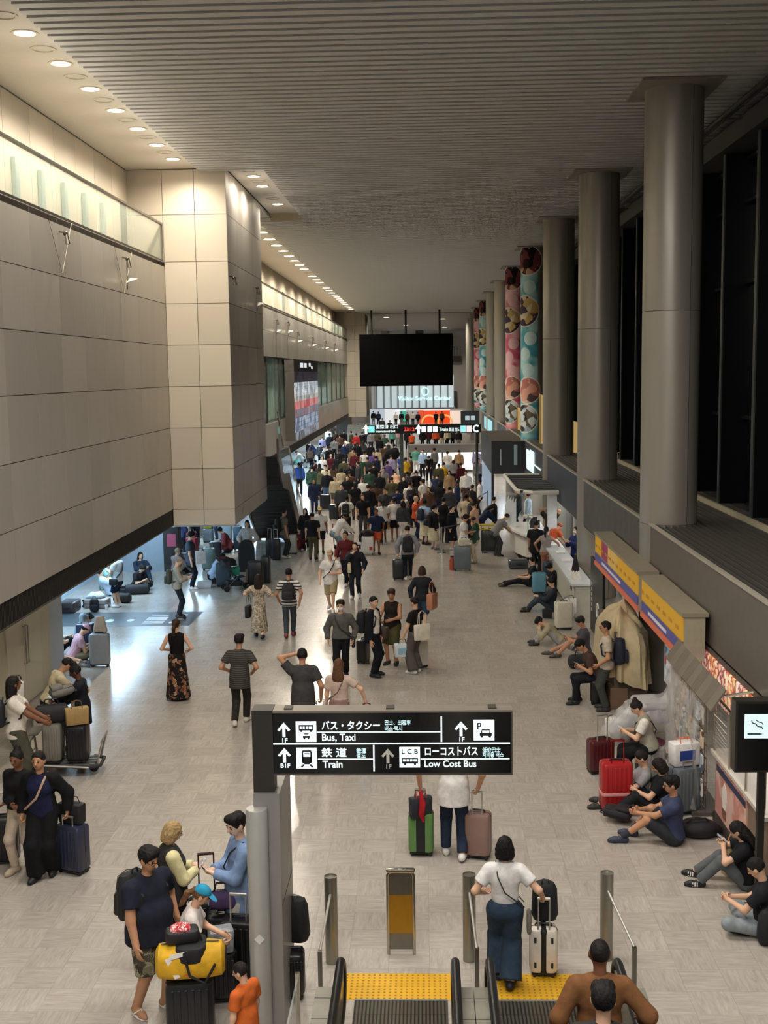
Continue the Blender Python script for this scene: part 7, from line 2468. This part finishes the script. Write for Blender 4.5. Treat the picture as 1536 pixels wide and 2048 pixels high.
m22 = person('man in black cap and brown tee sitting bent over his phone', (bsc.location.x - .02, bsc.location.y), 92, 1.70, 'seat', ('tee', '#4a3833', -.04), ('trousers', '#1b1b20'), '#1d1b1b', 'tan', ('short', '#14100e'), cap=('#1a1a1c', '#1a1a1c'), mods=dict(lean=26, pz=.56, fl=(-.12, .44, .08), fr=(.12, .36, .08), head=(0, 26)))
phone(m22, 'dark phone held by the man in black cap', '#1a1a1e')
m23 = person('man in grey tee and pale shorts sitting against the rack with a leg stretched', G(1170, 1312), 88, 1.72, 'knees_out', ('tee', '#4a4650', -.03), (('shorts', .9), '#aeb0a4'), '#4a463c', 'tan', ('messy', '#1d1612'), mods=dict(fr=(.12, .78, .07), fl=(-.14, .62, .08), lean=4))
phone(m23, 'phone held by the man in pale shorts', '#222')
p24b = person('person in black and beige jacket asleep with head on the knees', G(1118, 1290), 82, 1.62, 'knees', ('long', '#a39a7e', -.03), ('slim', '#9a9896'), '#2a2826', 'fair', ('messy', '#15110f'), mods=dict(lean=44, hl=(-.1, .48, .42), hr=(.1, .46, .44), head=(0, 40)))
duffel('black bag on the floor between the pale shorts man and the capped man', G(1160, 1335), 15, 0, (.5, .3, .3), '#1d211e')
suitcase('white suitcase with stickers standing by the second column', G(1127, 1258), 8, (.44, .28, .66), '#d9d2bd', group='cases by the second column')
suitcase('pale blue white cabin case in front of the stickered suitcase', G(1132, 1250), 4, (.36, .24, .50), '#c3c8d2', handle=.2, group='cases by the second column')
bag('white plastic bag hanging beside the stickered suitcase', (G(1142, 1246).x, G(1142, 1246).y), 0, .25, (.26, .12, .4), '#d8d6d0', .08, 'plastic_bag')
bag('small black bag on the floor beside the white suitcase', G(1094, 1236), 0, 0, (.24, .18, .24), '#161616', .05, 'floor_bag')
m24 = person('person in jeans and dark top sitting with one knee up near the counter', G(1103, 1222), 86, 1.70, 'knees_out', ('long', '#2b3138', -.03), ('slim', '#333b45'), '#201d1c', 'fair', ('short', '#16110f'))
suitcase('light blue suitcase standing near the counter sitters', G(1078, 1187), 4, (.40, .26, .58), '#5f93a8', group='cases near the counter')
suitcase('dark blue suitcase behind the light blue one', G(1098, 1170), 4, (.40, .26, .66), '#2c4258', handle=.2, group='cases near the counter')
m25 = person('person in black sitting low against the counter base', G(1118, 1182), 95, 1.66, 'knees', ('tee', '#15161b', -.02), ('trousers', '#17171b'), BLK, 'fair', ('messy', '#14100e'), mods=dict(lean=24, head=(0, 30)))
m26 = person('person in dark clothes lying back with sandals stretched into the hall', G(1062, 1172), 88, 1.66, 'legs_out', ('tee', '#1f2024', -.02), ('trousers', '#1d1d20'), '#3a2f28', 'fair', ('short', '#14100e'))
w23 = person('woman with a long ponytail in grey top and pink trousers at the counter', G(1092, 1158), -20, 1.64, 'stand', ('none', '#9b928e', -.02), ('slim', '#a5705c'), '#5a4a44', 'tan', ('pony', '#15110f'), True, mods=dict(hr=(.42, .25, .98), er=(1, -.3, 0), hl=(-.3, .02, .96)))
m27 = person('man in black tee leaning on the counter beside the ponytail woman', G(1072, 1150), -30, 1.74, 'stand', ('tee', '#191a1c', -.1), ('trousers', '#1c1d20'), BLK, 'tan', ('short', '#14100e'))
m28 = person('man in dark brown tee with both hands behind his head', G(1100, 1112), 150, 1.76, 'stand', ('tee', '#2f2822', -.1), ('trousers', '#23211f'), BLK, 'tan', ('short', '#16110f'), mods=dict(hl=(-.12, -.02, 1.62), hr=(.12, -.02, 1.62), el=(-1, .2, .1), er=(1, .2, .1), head=(0, -8)))
p28 = person('person in orange shirt leaning over the counter', G(1102, 1135), -60, 1.62, 'bend', ('tee', '#b5502c', -.02), ('trousers', '#2a2522'), BLK, 'tan', ('short', '#8a3f20'))
st1 = person('staff member in blue vest behind the pale counter', G(1152, 1160), 120, 1.66, 'stand', ('long', '#1e2c5c', -.1), ('trousers', '#1a1c26'), BLK, 'fair', ('short', '#14100e'), True, mask='#e2e2e4', mods=dict(hl=(-.06, .3, 1.25), hr=(.06, .3, 1.25)))
w24 = person('long haired woman in black tee and grey trousers sitting at the frame edge', G(1492, 1775), 74, 1.60, 'knees_out', ('tee', '#17171a', -.02), ('trousers', '#5b5f60'), '#161517', 'fair', ('long', '#15100e'), True, mods=dict(hl=(-.08, .30, .58), hr=(.06, .32, .60), lean=6, fl=(-.14, .60, .08), fr=(.16, .66, .08)))
phone(w24, 'brown phone held by the long haired woman at the frame edge', '#5a3a2a')
bag('straw coloured basket bag beside the long haired woman', (w24['o'].location.x - .02, w24['o'].location.y + .42), 20, .0, (.34, .2, .40), '#d0b98a', .14, 'basket_bag', hcol='#c9b07e')
for sd in ('l', 'r'):
    an, fd = w24['sk']['an' + sd], w24['sk']['fd' + sd]
    side = nz(np.cross(fd, A_(0, 0, 1)))
    q = MB()
    for k in range(3):
        for sg_ in (-1, 1):
            c = an + fd * (.03 + k * .03) + side * (.046 * sg_) - A_(0, 0, .035)
            q.obox(tuple(c * w24['s']), tuple(fd), tuple(side), (0, 0, 1), .007, .004, .026)
    O('white_stripes', q, WHITE, w24['o'])
m29 = person('person in pale jeans half cut by the frame edge with a black bag', G(1532, 1868), 66, 1.68, 'cross', ('tee', '#1d1e22', -.02), ('trousers', '#8b9296'), '#1c1b1c', 'fair', ('short', '#15110f'), mods=dict(lean=6))
backpack('black backpack at the lower frame edge beside the pale jeans', at=G(1515, 1880), face=60, z=0, size=(.34, .2, .42), col='#141416')

# --- service counters
ctm = mat('#c3c7c6', .35, var=.03)
t = T('long_counter', 'long pale service counter running along the wall', 'counter', (4.05, 29.9, 0))
O('front_panel', MB().box(-.20, -.12, 0, 8.0, .12, .96), mat('#b9b4a4', .4), t)
O('counter_top', MB().box(-.30, .26, -.1, 8.1, .96, 1.02), ctm, t)
O('end_panel', MB().box(-.2, .25, -.05, .05, .0, .96), mat('#a9a597', .5), t)
O('kick_plate', MB().box(-.15, -.1, 0, 8.0, 0, .12), mat('#57534b', .5), t)
for k in range(4):
    O('paper_stack', MB().box(-.1, .15, 2.0 + k * 1.5, 2.4 + k * 1.5, 1.02, 1.05), WHITE, t)
t = T('white_counter', 'curved white check-in counter with clear screens', 'counter', (0, 0, 0))
pts = [(2.92, 42.2), (3.0, 40.2), (3.3, 38.9), (3.75, 38.5), (4.15, 38.7), (4.15, 42.2)]
O('counter_top', MB().prism(pts, (0, 0, .98), EX, (0, 1, 0), EZ, .07), mat('#e6e3da', .3, var=.02), t)
pin = [(3.05, 42.1), (3.12, 40.3), (3.4, 39.3), (3.75, 39.0), (4.05, 39.2), (4.05, 42.1)]
O('counter_body', MB().prism(pin, (0, 0, .22), EX, (0, 1, 0), EZ, .76), mat('#d6d2c8', .35, var=.02), t)
O('plinth', MB().prism([(3.2, 42), (3.25, 40.6), (3.5, 39.8), (4.0, 39.7), (4.0, 42)], (0, 0, 0), EX, (0, 1, 0), EZ, .22), mat('#3b3029', .6), t)
for k in range(4):
    O('glass_fin', MB().prism([(0, 0), (.5, 0), (.42, .5), (.18, .9), (0, 1.02)], (3.02 + k * .05, 41.9 - k * .42, 1.05), (-.35, .2, 0), EZ, (.2, .35, 0), .05), mat('#dfe3e2', .25), t)
for k in range(2):
    O('monitor', MB().box(3.6, 3.95, 40.1 + k * 1.0, 40.14 + k * 1.0, 1.1, 1.36).box(3.74, 3.8, 40.1 + k * 1.0, 40.14 + k * 1.0, 1.05, 1.1), mat('#23262b', .4), t)
t = T('flower_vase', 'white flowers in a slim vase on the white counter', 'flowers', (3.5, 39.6, 1.05))
O('vase', MB().lathe([(0, 0), (.05, 0), (.035, .2), (.045, .28)], n=12), mat('#c9d6cc', .2), t, smooth=True)
for k in range(9):
    a = k * 2.4
    e = (.12 * math.cos(a), .12 * math.sin(a), .5 + .05 * (k % 3))
    O('flower', MB().tube([(0, 0, .2), e], .005, 4).ball(e, .04, 8, 5), mat('#e6e8e0', .7), t)
t = T('slatted_canopy', 'white slatted canopy above the curved check-in counter', 'canopy', (0, 0, 0))
for k in range(9):
    O('canopy_slat', MB().box(3.2, 4.45, 39.2 + k * .7, 39.45 + k * .7, 2.42, 2.5), mat('#3b3d40', .5), t)
O('canopy_rim', MB().tube([(4.45, 38.9, 2.45), (3.6, 38.8, 2.45), (3.12, 39.6, 2.45), (3.1, 45.5, 2.45), (4.45, 45.5, 2.45)], .07, 8), mat('#d9d6cb', .4), t, smooth=True)
O('canopy_post', MB().box(4.1, 4.4, 38.95, 39.2, 0, 2.4), mat('#cfd2d2', .4), t)
tag(B('wall_counter_back', 5.6, 5.7, 33, 54, 0, 2.1, mat('#b9bcb8', .5)), 'pale wall behind the service counters', 'wall', kind='structure')
person('staff member in white shirt seen from behind at the curved counter', G(1056, 1070), 70, 1.70, 'stand', ('long', '#bcd0dc', -.04), ('trousers', '#1b1e28'), BLK, 'fair', ('short', '#14100e'))
person('staff member in dark vest working behind the clear screens', G(1037, 1058), 90, 1.68, 'phone', ('long', '#222a2e', -.04), ('trousers', '#1b1e24'), BLK, 'fair', ('short', '#14100e'))
suitcase('large grey suitcase lying flat in front of the curved counter', G(1036, 1136), 2, (.62, .30, .46), '#3b4046', lie=True, ribs=False, group='cases near the counter')

# lit letters on the dark fascia and projecting black shop box
ff = bpy.data.objects['fascia.003']
t = T('fascia_letters', 'glowing white shop letters on the dark fascia', 'shop sign', (XF - .02, 0, 0))
a, b = AX(1056, 900, XF), AX(1075, 940, XF)
for i, (u0, v0, u1, v1) in enumerate(((1054, 902, 1060, 918), (1061, 905, 1069, 921), (1054, 921, 1060, 936), (1061, 924, 1068, 941))):
    p, q = AX(u0, v1, XF - .02), AX(u1, v0, XF - .02)
    ya, yb = sorted((p.y, q.y))
    za, zb = sorted((p.z, q.z))
    O('lit_letter', MB().box(-.03, 0, ya, yb, za, zb).box(-.035, -.03, ya + (yb - ya) * .35, ya + (yb - ya) * .6, za, za + (zb - za) * .7), glow('#dff2f4', .9), t)
p, q = AX(1060, 922, XF - .02), AX(1082, 940, XF - .02)
O('lit_line', MB().tube([(-.02, p.y, p.z), (-.02, q.y, q.z)], .03, 6), glow('#dff2f4', .9), t)
pb = T('projecting_shop_box', 'black shop box projecting from the fascia beside the teal column', 'shop', (3.05, 52.5, 0))
O('brown_roof', MB().box(0, 1.44, 0, 9.5, 3.30, 3.36), mat('#4c453b', .6), pb)
O('front_face', MB().box(0, 1.44, -.05, 0, 1.9, 3.36), mat('#1b1d1f', .4), pb)
O('side_face', MB().box(-.05, 0, -.05, 9.5, 1.9, 3.36), mat('#26282a', .4), pb)
O('lit_side_glass', MB().box(-.02, .02, .3, 9.2, .1, 1.85), glow('#9fb6d2', .35), pb)
O('corner_post', MB().box(-.05, .06, -.06, .06, 0, 1.9), BLACK, pb)
O('side_sign', MB().box(.95, 1.1, -.07, -.05, 2.3, 3.2), glow('#7d8c8c', .35), pb)
O('side_sign', MB().box(.35, .38, -.07, -.05, 2.3, 3.0), glow('#b9c2c2', .35), pb)
t = T('far_shop_sign', 'dark far shop sign box with pale letters below the plain columns', 'shop sign', (0, 84, 0))
p, q = AY(922, 850, 84), AY(958, 822, 84)
O('sign_case', MB().box(p.x, q.x, 0, .8, p.z, q.z), mat('#2c3133', .5), t)
O('pale_letters', MB().box(p.x + .3, p.x + .6, -.03, 0, p.z + .35, p.z + .65).box(p.x + .7, p.x + 1.0, -.03, 0, p.z + .35, p.z + .65), glow('#b9cdd0', .7), t)
O('post', MB().box(q.x - .1, q.x, 0, .8, 0, p.z), mat('#2c3133', .5), t)
t = T('blue_lit_sign', 'pale blue lit sign on the far fascia', 'shop sign', (XF - .03, 0, 0))
p, q = AX(970, 858, XF), AX(985, 842, XF)
O('lit_face', MB().box(-.03, 0, min(p.y, q.y), max(p.y, q.y), 2.35, 3.2), glow('#9fdbe4', .8), t)
# folding lamps glowing on the ledge
for k, (u, v, lb) in enumerate(((1079, 888, 'glowing paper lantern screen on the ledge beside the third column'), (1150, 905, 'glowing paper lantern screen between the second and third columns'), (1036, 860, 'glowing paper lantern screen beside the pink column wrap'))):
    c = G(u, v, ZL)
    t = T('lantern_screen', lb, 'lantern', (max(c.x, 5.2), c.y, ZL), 0)
    hh = (2.1, 1.3, 1.2)[k]
    O('glowing_face', MB().prism([(-.35, 0), (.35, 0), (.35, hh * .8), (-.35, hh)], (0, 0, 0), EX, EZ, (0, 1, 0), .3), glow('#e2bd74', .55), t)
    O('frame', MB().tube([(-.35, -.02, 0), (-.35, -.02, hh), (.35, -.02, hh * .8), (.35, -.02, 0)], .02, 6), mat('#7c6a4c', .6), t)
# ================================================================== the crowd farther down the hall
CN = {'black': '#17161a', 'navy': '#1f2740', 'white': '#d9d5ce', 'grey': '#7f7d7b', 'charcoal': '#3a3a3c', 'beige': '#b8a78a', 'tan': '#94795a', 'brown': '#4f382c', 'olive': '#4f4d36', 'green': '#2f4a3a', 'teal': '#5f9a8c', 'blue': '#33508c',
      'skyblue': '#9db9d6', 'red': '#a82a2c', 'maroon': '#521d22', 'orange': '#c2512c', 'yellow': '#cfa62c', 'pink': '#c99a94', 'peach': '#d3a58a', 'lavender': '#8f88a6', 'cream': '#d2c7a6', 'denim': '#3d5068', 'paledenim': '#8297a6', 'purple': '#5a4a7a', 'lime': '#b9b02c'}
# u, v of the feet, facing, top, sleeves, lower colour, lower kind, hair, pose
CROWD = '''
612,1100,175,black,l,black,t,long,s|626,1119,-10,black,t,olive,t,short,s|641,1106,185,white,t,black,s,yellowcap,s|676,1113,-60,white,l,paledenim,t,pony,b|602,1099,160,maroon,l,navy,t,short,k|694,1072,-5,white,t,black,t,short,w
727,1072,178,black,t,charcoal,t,short,s|753,1107,186,navy,t,orange,s,short,w|766,1085,10,white,t,black,s,pony,s|790,1083,8,white,t,black,s,messy,s|752,1037,0,brown,t,black,t,bob,s|727,1024,180,white,l,grey,t,short,s
696,1024,178,black,t,grey,t,short,s|671,1019,170,beige,l,olive,s,short,s|629,1027,190,navy,l,navy,t,short,s|599,990,8,blue,l,black,t,short,s|807,1085,-12,charcoal,l,white,t,bob,s|820,1040,0,white,t,grey,t,short,s
832,1081,-80,orange,t,navy,t,bald,s|850,1089,-40,skyblue,l,cream,k,short,s|867,1099,-60,black,l,cream,k,messy,s|888,1086,-20,black,n,black,t,short,s|904,1099,-120,black,l,black,k,pony,s|928,1128,-95,white,t,beige,t,messy,p
951,1126,80,green,t,beige,t,short,p|932,1077,-50,beige,t,brown,s,short,s|943,1079,120,charcoal,l,black,t,short,s|950,1090,60,peach,t,black,t,short,p|966,1087,-80,navy,l,black,t,long,b|988,1077,-90,black,l,maroon,t,short,s
994,1112,-75,grey,t,charcoal,t,short,b|932,1009,176,white,l,brown,t,short,s|899,1006,170,tan,l,tan,k,bob,s|878,988,10,olive,l,olive,t,short,s|888,984,0,yellow,n,black,t,short,s|795,1003,20,peach,l,grey,t,short,b
815,1007,-10,charcoal,t,green,t,short,s|833,1006,15,black,t,charcoal,t,short,s|847,1032,40,white,t,orange,s,messy,s|870,1012,-20,navy,l,black,t,short,b|804,962,0,blue,t,black,t,short,s|812,976,30,yellow,t,charcoal,t,short,s
822,968,90,brown,l,black,t,short,s|858,962,180,black,l,black,t,messy,b|918,954,-10,tan,l,black,t,short,s|954,952,170,lavender,l,charcoal,t,short,s|957,979,180,grey,l,black,t,short,s|895,957,5,white,t,skyblue,t,short,s
846,955,160,skyblue,l,black,t,short,s|832,948,0,teal,l,white,t,short,s|869,952,40,grey,l,charcoal,t,messy,s|907,975,0,grey,l,black,t,bob,s|922,986,30,maroon,l,black,t,short,s|783,968,-20,lavender,l,black,t,short,s
775,985,10,purple,l,charcoal,t,short,s|768,1000,170,grey,t,black,s,short,s|740,1003,0,green,l,brown,t,messy,s|717,988,100,charcoal,l,black,t,short,s|699,992,180,black,l,maroon,t,short,s|683,1000,20,beige,l,olive,t,bob,s
668,985,0,brown,l,black,t,long,s|652,992,160,cream,l,charcoal,t,messy,s|640,1000,-30,olive,l,black,t,short,s|646,968,170,white,l,charcoal,t,long,s|663,966,10,maroon,l,black,t,bald,s|680,952,0,black,l,grey,t,short,s
656,936,60,zebra,l,charcoal,t,short,b|706,948,-20,tan,l,brown,t,short,s|729,955,10,white,l,green,t,short,s|722,972,190,green,t,charcoal,t,short,s|756,946,-5,beige,l,olive,t,bob,s|742,935,20,black,l,black,t,short,s
777,926,0,white,t,black,t,short,s|770,912,170,green,l,black,t,short,s|760,920,30,black,l,grey,t,messy,s|713,910,-10,red,l,black,t,short,s|703,902,60,olive,l,brown,t,short,s|697,918,50,white,l,black,t,short,b
688,902,0,black,l,white,t,short,s|672,900,170,brown,l,charcoal,t,short,s|657,897,20,white,l,black,t,short,s|645,915,10,lavender,l,charcoal,t,short,s|629,928,80,navy,l,navy,t,short,b|617,925,70,black,l,brown,t,short,s
610,935,90,grey,l,brown,t,long,k|598,930,60,teal,l,black,t,short,k|604,945,80,white,l,charcoal,t,short,b|622,940,-30,brown,l,black,t,long,s|634,948,90,maroon,l,black,t,short,k|641,932,0,charcoal,l,black,t,messy,s
690,932,180,navy,l,black,t,short,s|669,920,0,grey,l,black,t,short,s|727,925,10,charcoal,l,black,t,long,s|742,905,0,grey,l,navy,t,short,s|748,960,190,purple,l,black,t,short,s|735,890,0,navy,l,black,t,short,s
728,882,10,black,l,grey,t,short,s|717,884,0,black,l,black,t,short,s|700,880,0,skyblue,l,black,t,short,s|690,878,10,red,l,black,t,short,k|668,880,0,white,l,paledenim,t,short,s|845,897,0,black,l,black,t,short,s
858,896,20,maroon,l,charcoal,t,short,s|872,898,0,orange,l,black,t,short,s|884,896,180,black,l,beige,t,short,s|895,897,30,cream,l,black,t,short,s|905,896,0,charcoal,l,black,t,messy,s|918,898,10,black,l,grey,t,short,s
815,900,0,black,l,black,t,short,s|824,905,0,orange,t,black,t,short,s|796,893,170,pink,l,grey,t,short,s|785,897,0,teal,l,black,t,short,s|780,872,0,black,l,white,t,short,s|765,868,10,charcoal,l,black,t,short,s
792,851,0,white,l,black,t,short,s|803,851,0,black,l,grey,t,short,s|815,851,180,brown,l,black,t,short,s|826,851,0,white,l,navy,t,short,s|836,851,0,black,l,black,t,short,s|757,851,0,navy,l,black,t,short,s
747,850,0,black,l,grey,t,short,s|872,850,0,black,l,black,t,short,s|884,851,0,brown,l,black,t,short,s|760,1012,180,black,l,charcoal,t,short,s|712,1040,10,black,t,black,t,bob,s|684,1046,175,charcoal,l,black,t,short,s|738,1050,0,black,l,navy,t,messy,s
770,1058,190,charcoal,t,black,t,short,s|795,1050,0,navy,t,charcoal,t,short,s|808,1020,180,black,l,black,t,short,s|828,1055,20,black,t,black,t,long,s|858,1048,170,brown,l,charcoal,t,short,s|880,1040,-30,black,l,navy,t,bob,s
900,1050,10,charcoal,l,black,t,short,s|915,1035,90,navy,l,black,t,short,s|945,1045,-60,black,l,charcoal,t,short,s|960,1030,80,white,l,black,t,short,s|784,1030,10,olive,t,black,t,short,s|748,985,0,black,l,brown,t,short,s
660,945,10,black,l,navy,t,short,s|676,968,-20,black,l,black,t,bob,s|710,960,170,maroon,l,black,t,short,s|736,970,0,charcoal,l,black,t,short,s|752,968,20,navy,l,brown,t,messy,s|688,975,0,olive,l,black,t,short,s
700,1008,0,brown,t,black,t,short,s|655,1010,170,black,l,denim,t,short,s|640,985,10,charcoal,l,black,t,long,s|625,1000,0,green,l,black,t,short,s|770,940,0,brown,l,black,t,short,s|790,935,10,black,l,grey,t,short,s
715,935,20,black,l,black,t,short,s|700,925,0,charcoal,l,navy,t,short,s|660,910,0,black,l,black,t,messy,s|680,912,10,brown,l,black,t,short,s|725,905,0,black,l,charcoal,t,short,s|755,900,0,olive,l,black,t,short,s
'''
PLACE = []
used_labels = set()
rows_ = [r.split(',') for ln in CROWD.strip().splitlines() for r in ln.split('|')]
FACEW = lambda f: 'seen from behind' if abs(f) < 35 else ('facing the viewer' if abs(f) > 145 else ('turned towards the shops' if f < 0 else 'turned towards the gallery wall'))
ZEBRA = stripes('#dad6cf', '#17161a', 9, 'Z', .5)
POSEW = {'s': 'stand', 'w': 'walk', 'k': 'knees', 'b': 'bend', 'p': 'phone'}
posw = {'s': 'standing', 'w': 'walking', 'k': 'sitting', 'b': 'leaning forward', 'p': 'reading'}
def place_word(u, v):
    if v < 853:
        return 'at the far shop front'
    if v < 900 and 840 < u < 925:
        return 'behind the glowing desk'
    if v < 900:
        return 'under the overhead sign'
    if v < 960:
        return 'beside the gallery wall' if u < 660 else ('in the far thick of the crowd' if u < 800 else 'in front of the glowing desk')
    if v < 1050:
        return 'near the stair foot' if u < 660 else ('in the middle of the crowd' if u < 800 else 'in the queue before the glowing desk')
    return 'at the stair end of the front row' if u < 700 else ('in the front row of the crowd' if u < 860 else 'in the queue by the white counter')
for i, r in enumerate(rows_):
    u, v, f = float(r[0]), float(r[1]), float(r[2])
    tc, bc = (ZEBRA if r[3] == 'zebra' else CN[r[3]]), CN[r[5]]
    slv = {'l': 'long', 't': 'tee', 'n': 'none'}[r[4]]
    bk = {'t': 'trousers', 's': ('shorts', .85), 'k': ('skirt', .62)}[r[6]]
    bw_ = {'t': 'trousers', 's': 'shorts', 'k': 'skirt'}[r[6]]
    fem = r[7] in ('long', 'bob', 'pony')
    hs_ = r[7]
    cp = None
    if hs_ == 'yellowcap':
        hs_, cp = 'short', ('#d6bf7a', '#d6bf7a')
    base = '%s traveller in %s top and %s %s %s' % (posw[r[8]], r[3].replace('skyblue', 'sky blue').replace('zebra', 'zebra striped'), r[5].replace('paledenim', 'pale denim').replace('skyblue', 'sky blue'), bw_, place_word(u, v))
    lb = base
    if lb in used_labels:
        lb = base + ' ' + FACEW(f)
    if lb in used_labels and hs_ != 'short':
        lb = base + ' with %s hair' % hs_
    if lb in used_labels:
        pr = rows_[i - 1]
        lb = base + ' next to the %s top' % pr[3]
    lb = ' '.join(lb.split()[:16])
    if lb in used_labels:
        lb = '%s-haired %s' % (hs_, ' '.join(base.split()[:13])) + ' beside %s' % rows_[i - 1][3]
    used_labels.add(lb)
    person(lb, G(u, v), f, 1.58 + .16 * rnd.random() - (.04 if fem else 0), POSEW[r[8]], (slv, tc, -.06), (bk, bc), rnd.choice(['#1a1819', '#d2cec8', '#3a332e', '#8a8580']), rnd.choice(['fair', 'fair', 'pale', 'tan', 'brown']) , (hs_, rnd.choice(['#14100e', '#1b1512', '#2a1c14', '#17120f'])), fem, cap=cp, group='people in the crowd')

# luggage in the crowd
for u, v, w, d, h, c, lb in [
        (735, 1109, .46, .28, .62, '#cfccc6', 'white suitcase with a red badge beside the orange shorts'), (651, 1020, .5, .3, .7, '#16181a', 'black suitcase near the beige hooded traveller in the crowd'), (668, 1040, .4, .28, .66, '#1b1c1f', 'black suitcase behind the white tee backpack in the crowd'),
        (765, 985, .42, .28, .74, '#23284a', 'navy suitcase in the gap of the crowd'), (872, 1018, .5, .34, .72, '#14151a', 'large black suitcase in the queue'), (925, 1141, .56, .32, .78, '#5f6a6e', 'big grey suitcase before the green tee woman'), (978, 1105, .56, .34, .78, '#1d211f', 'big dark suitcase topped with yellow boxes'),
        (800, 1035, .4, .28, .66, '#b8923a', 'mustard suitcase in the front of the crowd'), (760, 1088, .26, .22, .5, '#17171a', 'small black case beside the yellow tote in the crowd'), (785, 948, .5, .36, .9, '#2b2723', 'tall dark case under the black coat in the crowd'), (620, 962, .4, .3, .5, '#3c4148', 'grey case beside the gallery wall crowd'), (634, 968, .36, .26, .5, '#5a2b30', 'maroon case beside the gallery wall crowd')]:
    suitcase(lb, G(u, v), rnd.uniform(-12, 12), (w, d, h), c, group='suitcases in the crowd', simple=True)
c_ = G(735, 1109)
t = T('folded_jacket', 'dark patterned jacket on the white badge suitcase', 'jacket', (c_.x, c_.y, .68))
O('cloth_heap', MB().ball((0, 0, .1), (.26, .16, .13), 14, 8), blotch(['#2a2622', '#3d362e', '#1c1a18'], 14), t, smooth=True)
O('sleeve', MB().tube([(-.2, -.1, .12), (-.26, -.14, -.05), (-.24, -.15, -.2)], [.06, .055, .045], 8), cloth('#2a2622'), t, smooth=True)
O('red_badge', MB().box(c_.x - .0 + .08, c_.x + .18, c_.y - .150, c_.y - .145, .18, .30), mat('#b3242c', .5), None).parent = None
bpy.data.objects['red_badge'].parent = [o for o in bpy.data.objects if o.get('label') == 'white suitcase with a red badge beside the orange shorts'][0]
_b = bpy.data.objects['red_badge']
_b.matrix_parent_inverse = (Matrix.Translation(_b.parent.location) @ _b.parent.rotation_euler.to_matrix().to_4x4()).inverted()
c_ = G(978, 1105)
for k in range(4):
    t = T('yellow_box', '%s yellow souvenir box on the big dark suitcase' % ORDN[k], 'box', (c_.x - .42 + k * .27, c_.y, .83), 0, 'souvenir boxes on the dark suitcase')
    O('carton', MB().box(-.12, .12, -.14, .14, 0, .2), mat('#b9a13a', .6), t)
    O('printed_band', MB().box(-.121, .121, -.142, -.14, .05, .15), blotch(['#d9cf8a', '#7a5a2a', '#e6dca8'], 16), t)
c_ = G(925, 1141)
bag('cream bag resting on the big grey suitcase', (c_.x + .05, c_.y), 10, .83, (.34, .2, .22), mat('#cfc6b0', .8, var=.15, bump=.5), .05, 'cloth_bag')
t = T('orange_bottle', 'orange drink bottle standing by the big grey suitcase', 'bottle', G(904, 1140))
O('bottle_body', MB().lathe([(0, 0), (.09, 0), (.09, .32), (.05, .4), (.05, .44)], n=12), mat('#a5492a', .4), t, smooth=True)
O('bottle_cap', MB().lathe([(.055, .43), (.055, .48), (0, .48)], n=10), BLACK, t)
bag('yellow tote bag in the front row of the crowd', (G(776, 1080).x, G(776, 1080).y), 0, .45, (.3, .1, .42), '#c9a24a', .12, 'tote_bag')
t = T('black_coat', 'large black coat hood rising over the crowd', 'coat', (G(785, 948).x, G(785, 948).y, .97))  # hooded black coat heaped on the tall dark case
O('coat_heap', MB().ball((0, 0, .3), (.5, .35, .38), 14, 8), cloth('#101014'), t, smooth=True)
O('coat_sleeve', MB().tube([(-.4, -.1, .3), (-.46, -.16, .0)], [.12, .09], 8), cloth('#101014'), t, smooth=True)
for k, (u, v, f) in enumerate(((694, 1072, -5), (777, 926, 0), (850, 1089, -40), (820, 1040, 0), (867, 1099, -60))):
    pp_ = [q for q in ALLP if abs(q['o'].location.x - G(u, v).x) < .01 and abs(q['o'].location.y - G(u, v).y) < .01]
    if pp_:
        backpack(['black strapped backpack on the walking white tee in the front row', 'black backpack on the white tee far under the gallery', 'navy backpack on the sky blue shirt in the queue', 'black backpack on the white tee behind the charcoal sweater', 'black backpack with pale stripe in the queue'][k], pp_[0], size=(.32, .2, .48), col=['#1d1c1f', '#151518', '#1d2638', '#202228', '#15151a'][k], group='backpacks in the crowd')
t = T('luggage_trolley', 'red framed luggage trolley pushed by the pale denim woman', 'trolley', G(694, 1098), rad(-60))
O('frame', MB().tube([(-.25, -.4, .1), (-.25, -.45, .95), (.25, -.45, .95), (.25, -.4, .1)], .02, 6), mat('#7c2a2f', .5), t)
O('deck', MB().box(-.28, .28, -.4, .5, .12, .16), mat('#3a3536', .6), t)
for s in (-1, 1):
    for y in (-.35, .42):
        O('wheel', MB().tube([(s * .26 - .02, y, .06), (s * .26 + .02, y, .06)], .06, 10), PLAST, t)
suitcase('white case on the red framed trolley', (G(694, 1098).x + .05, G(694, 1098).y), -60, (.44, .3, .4), '#bdb8b0', z=.16, simple=True)
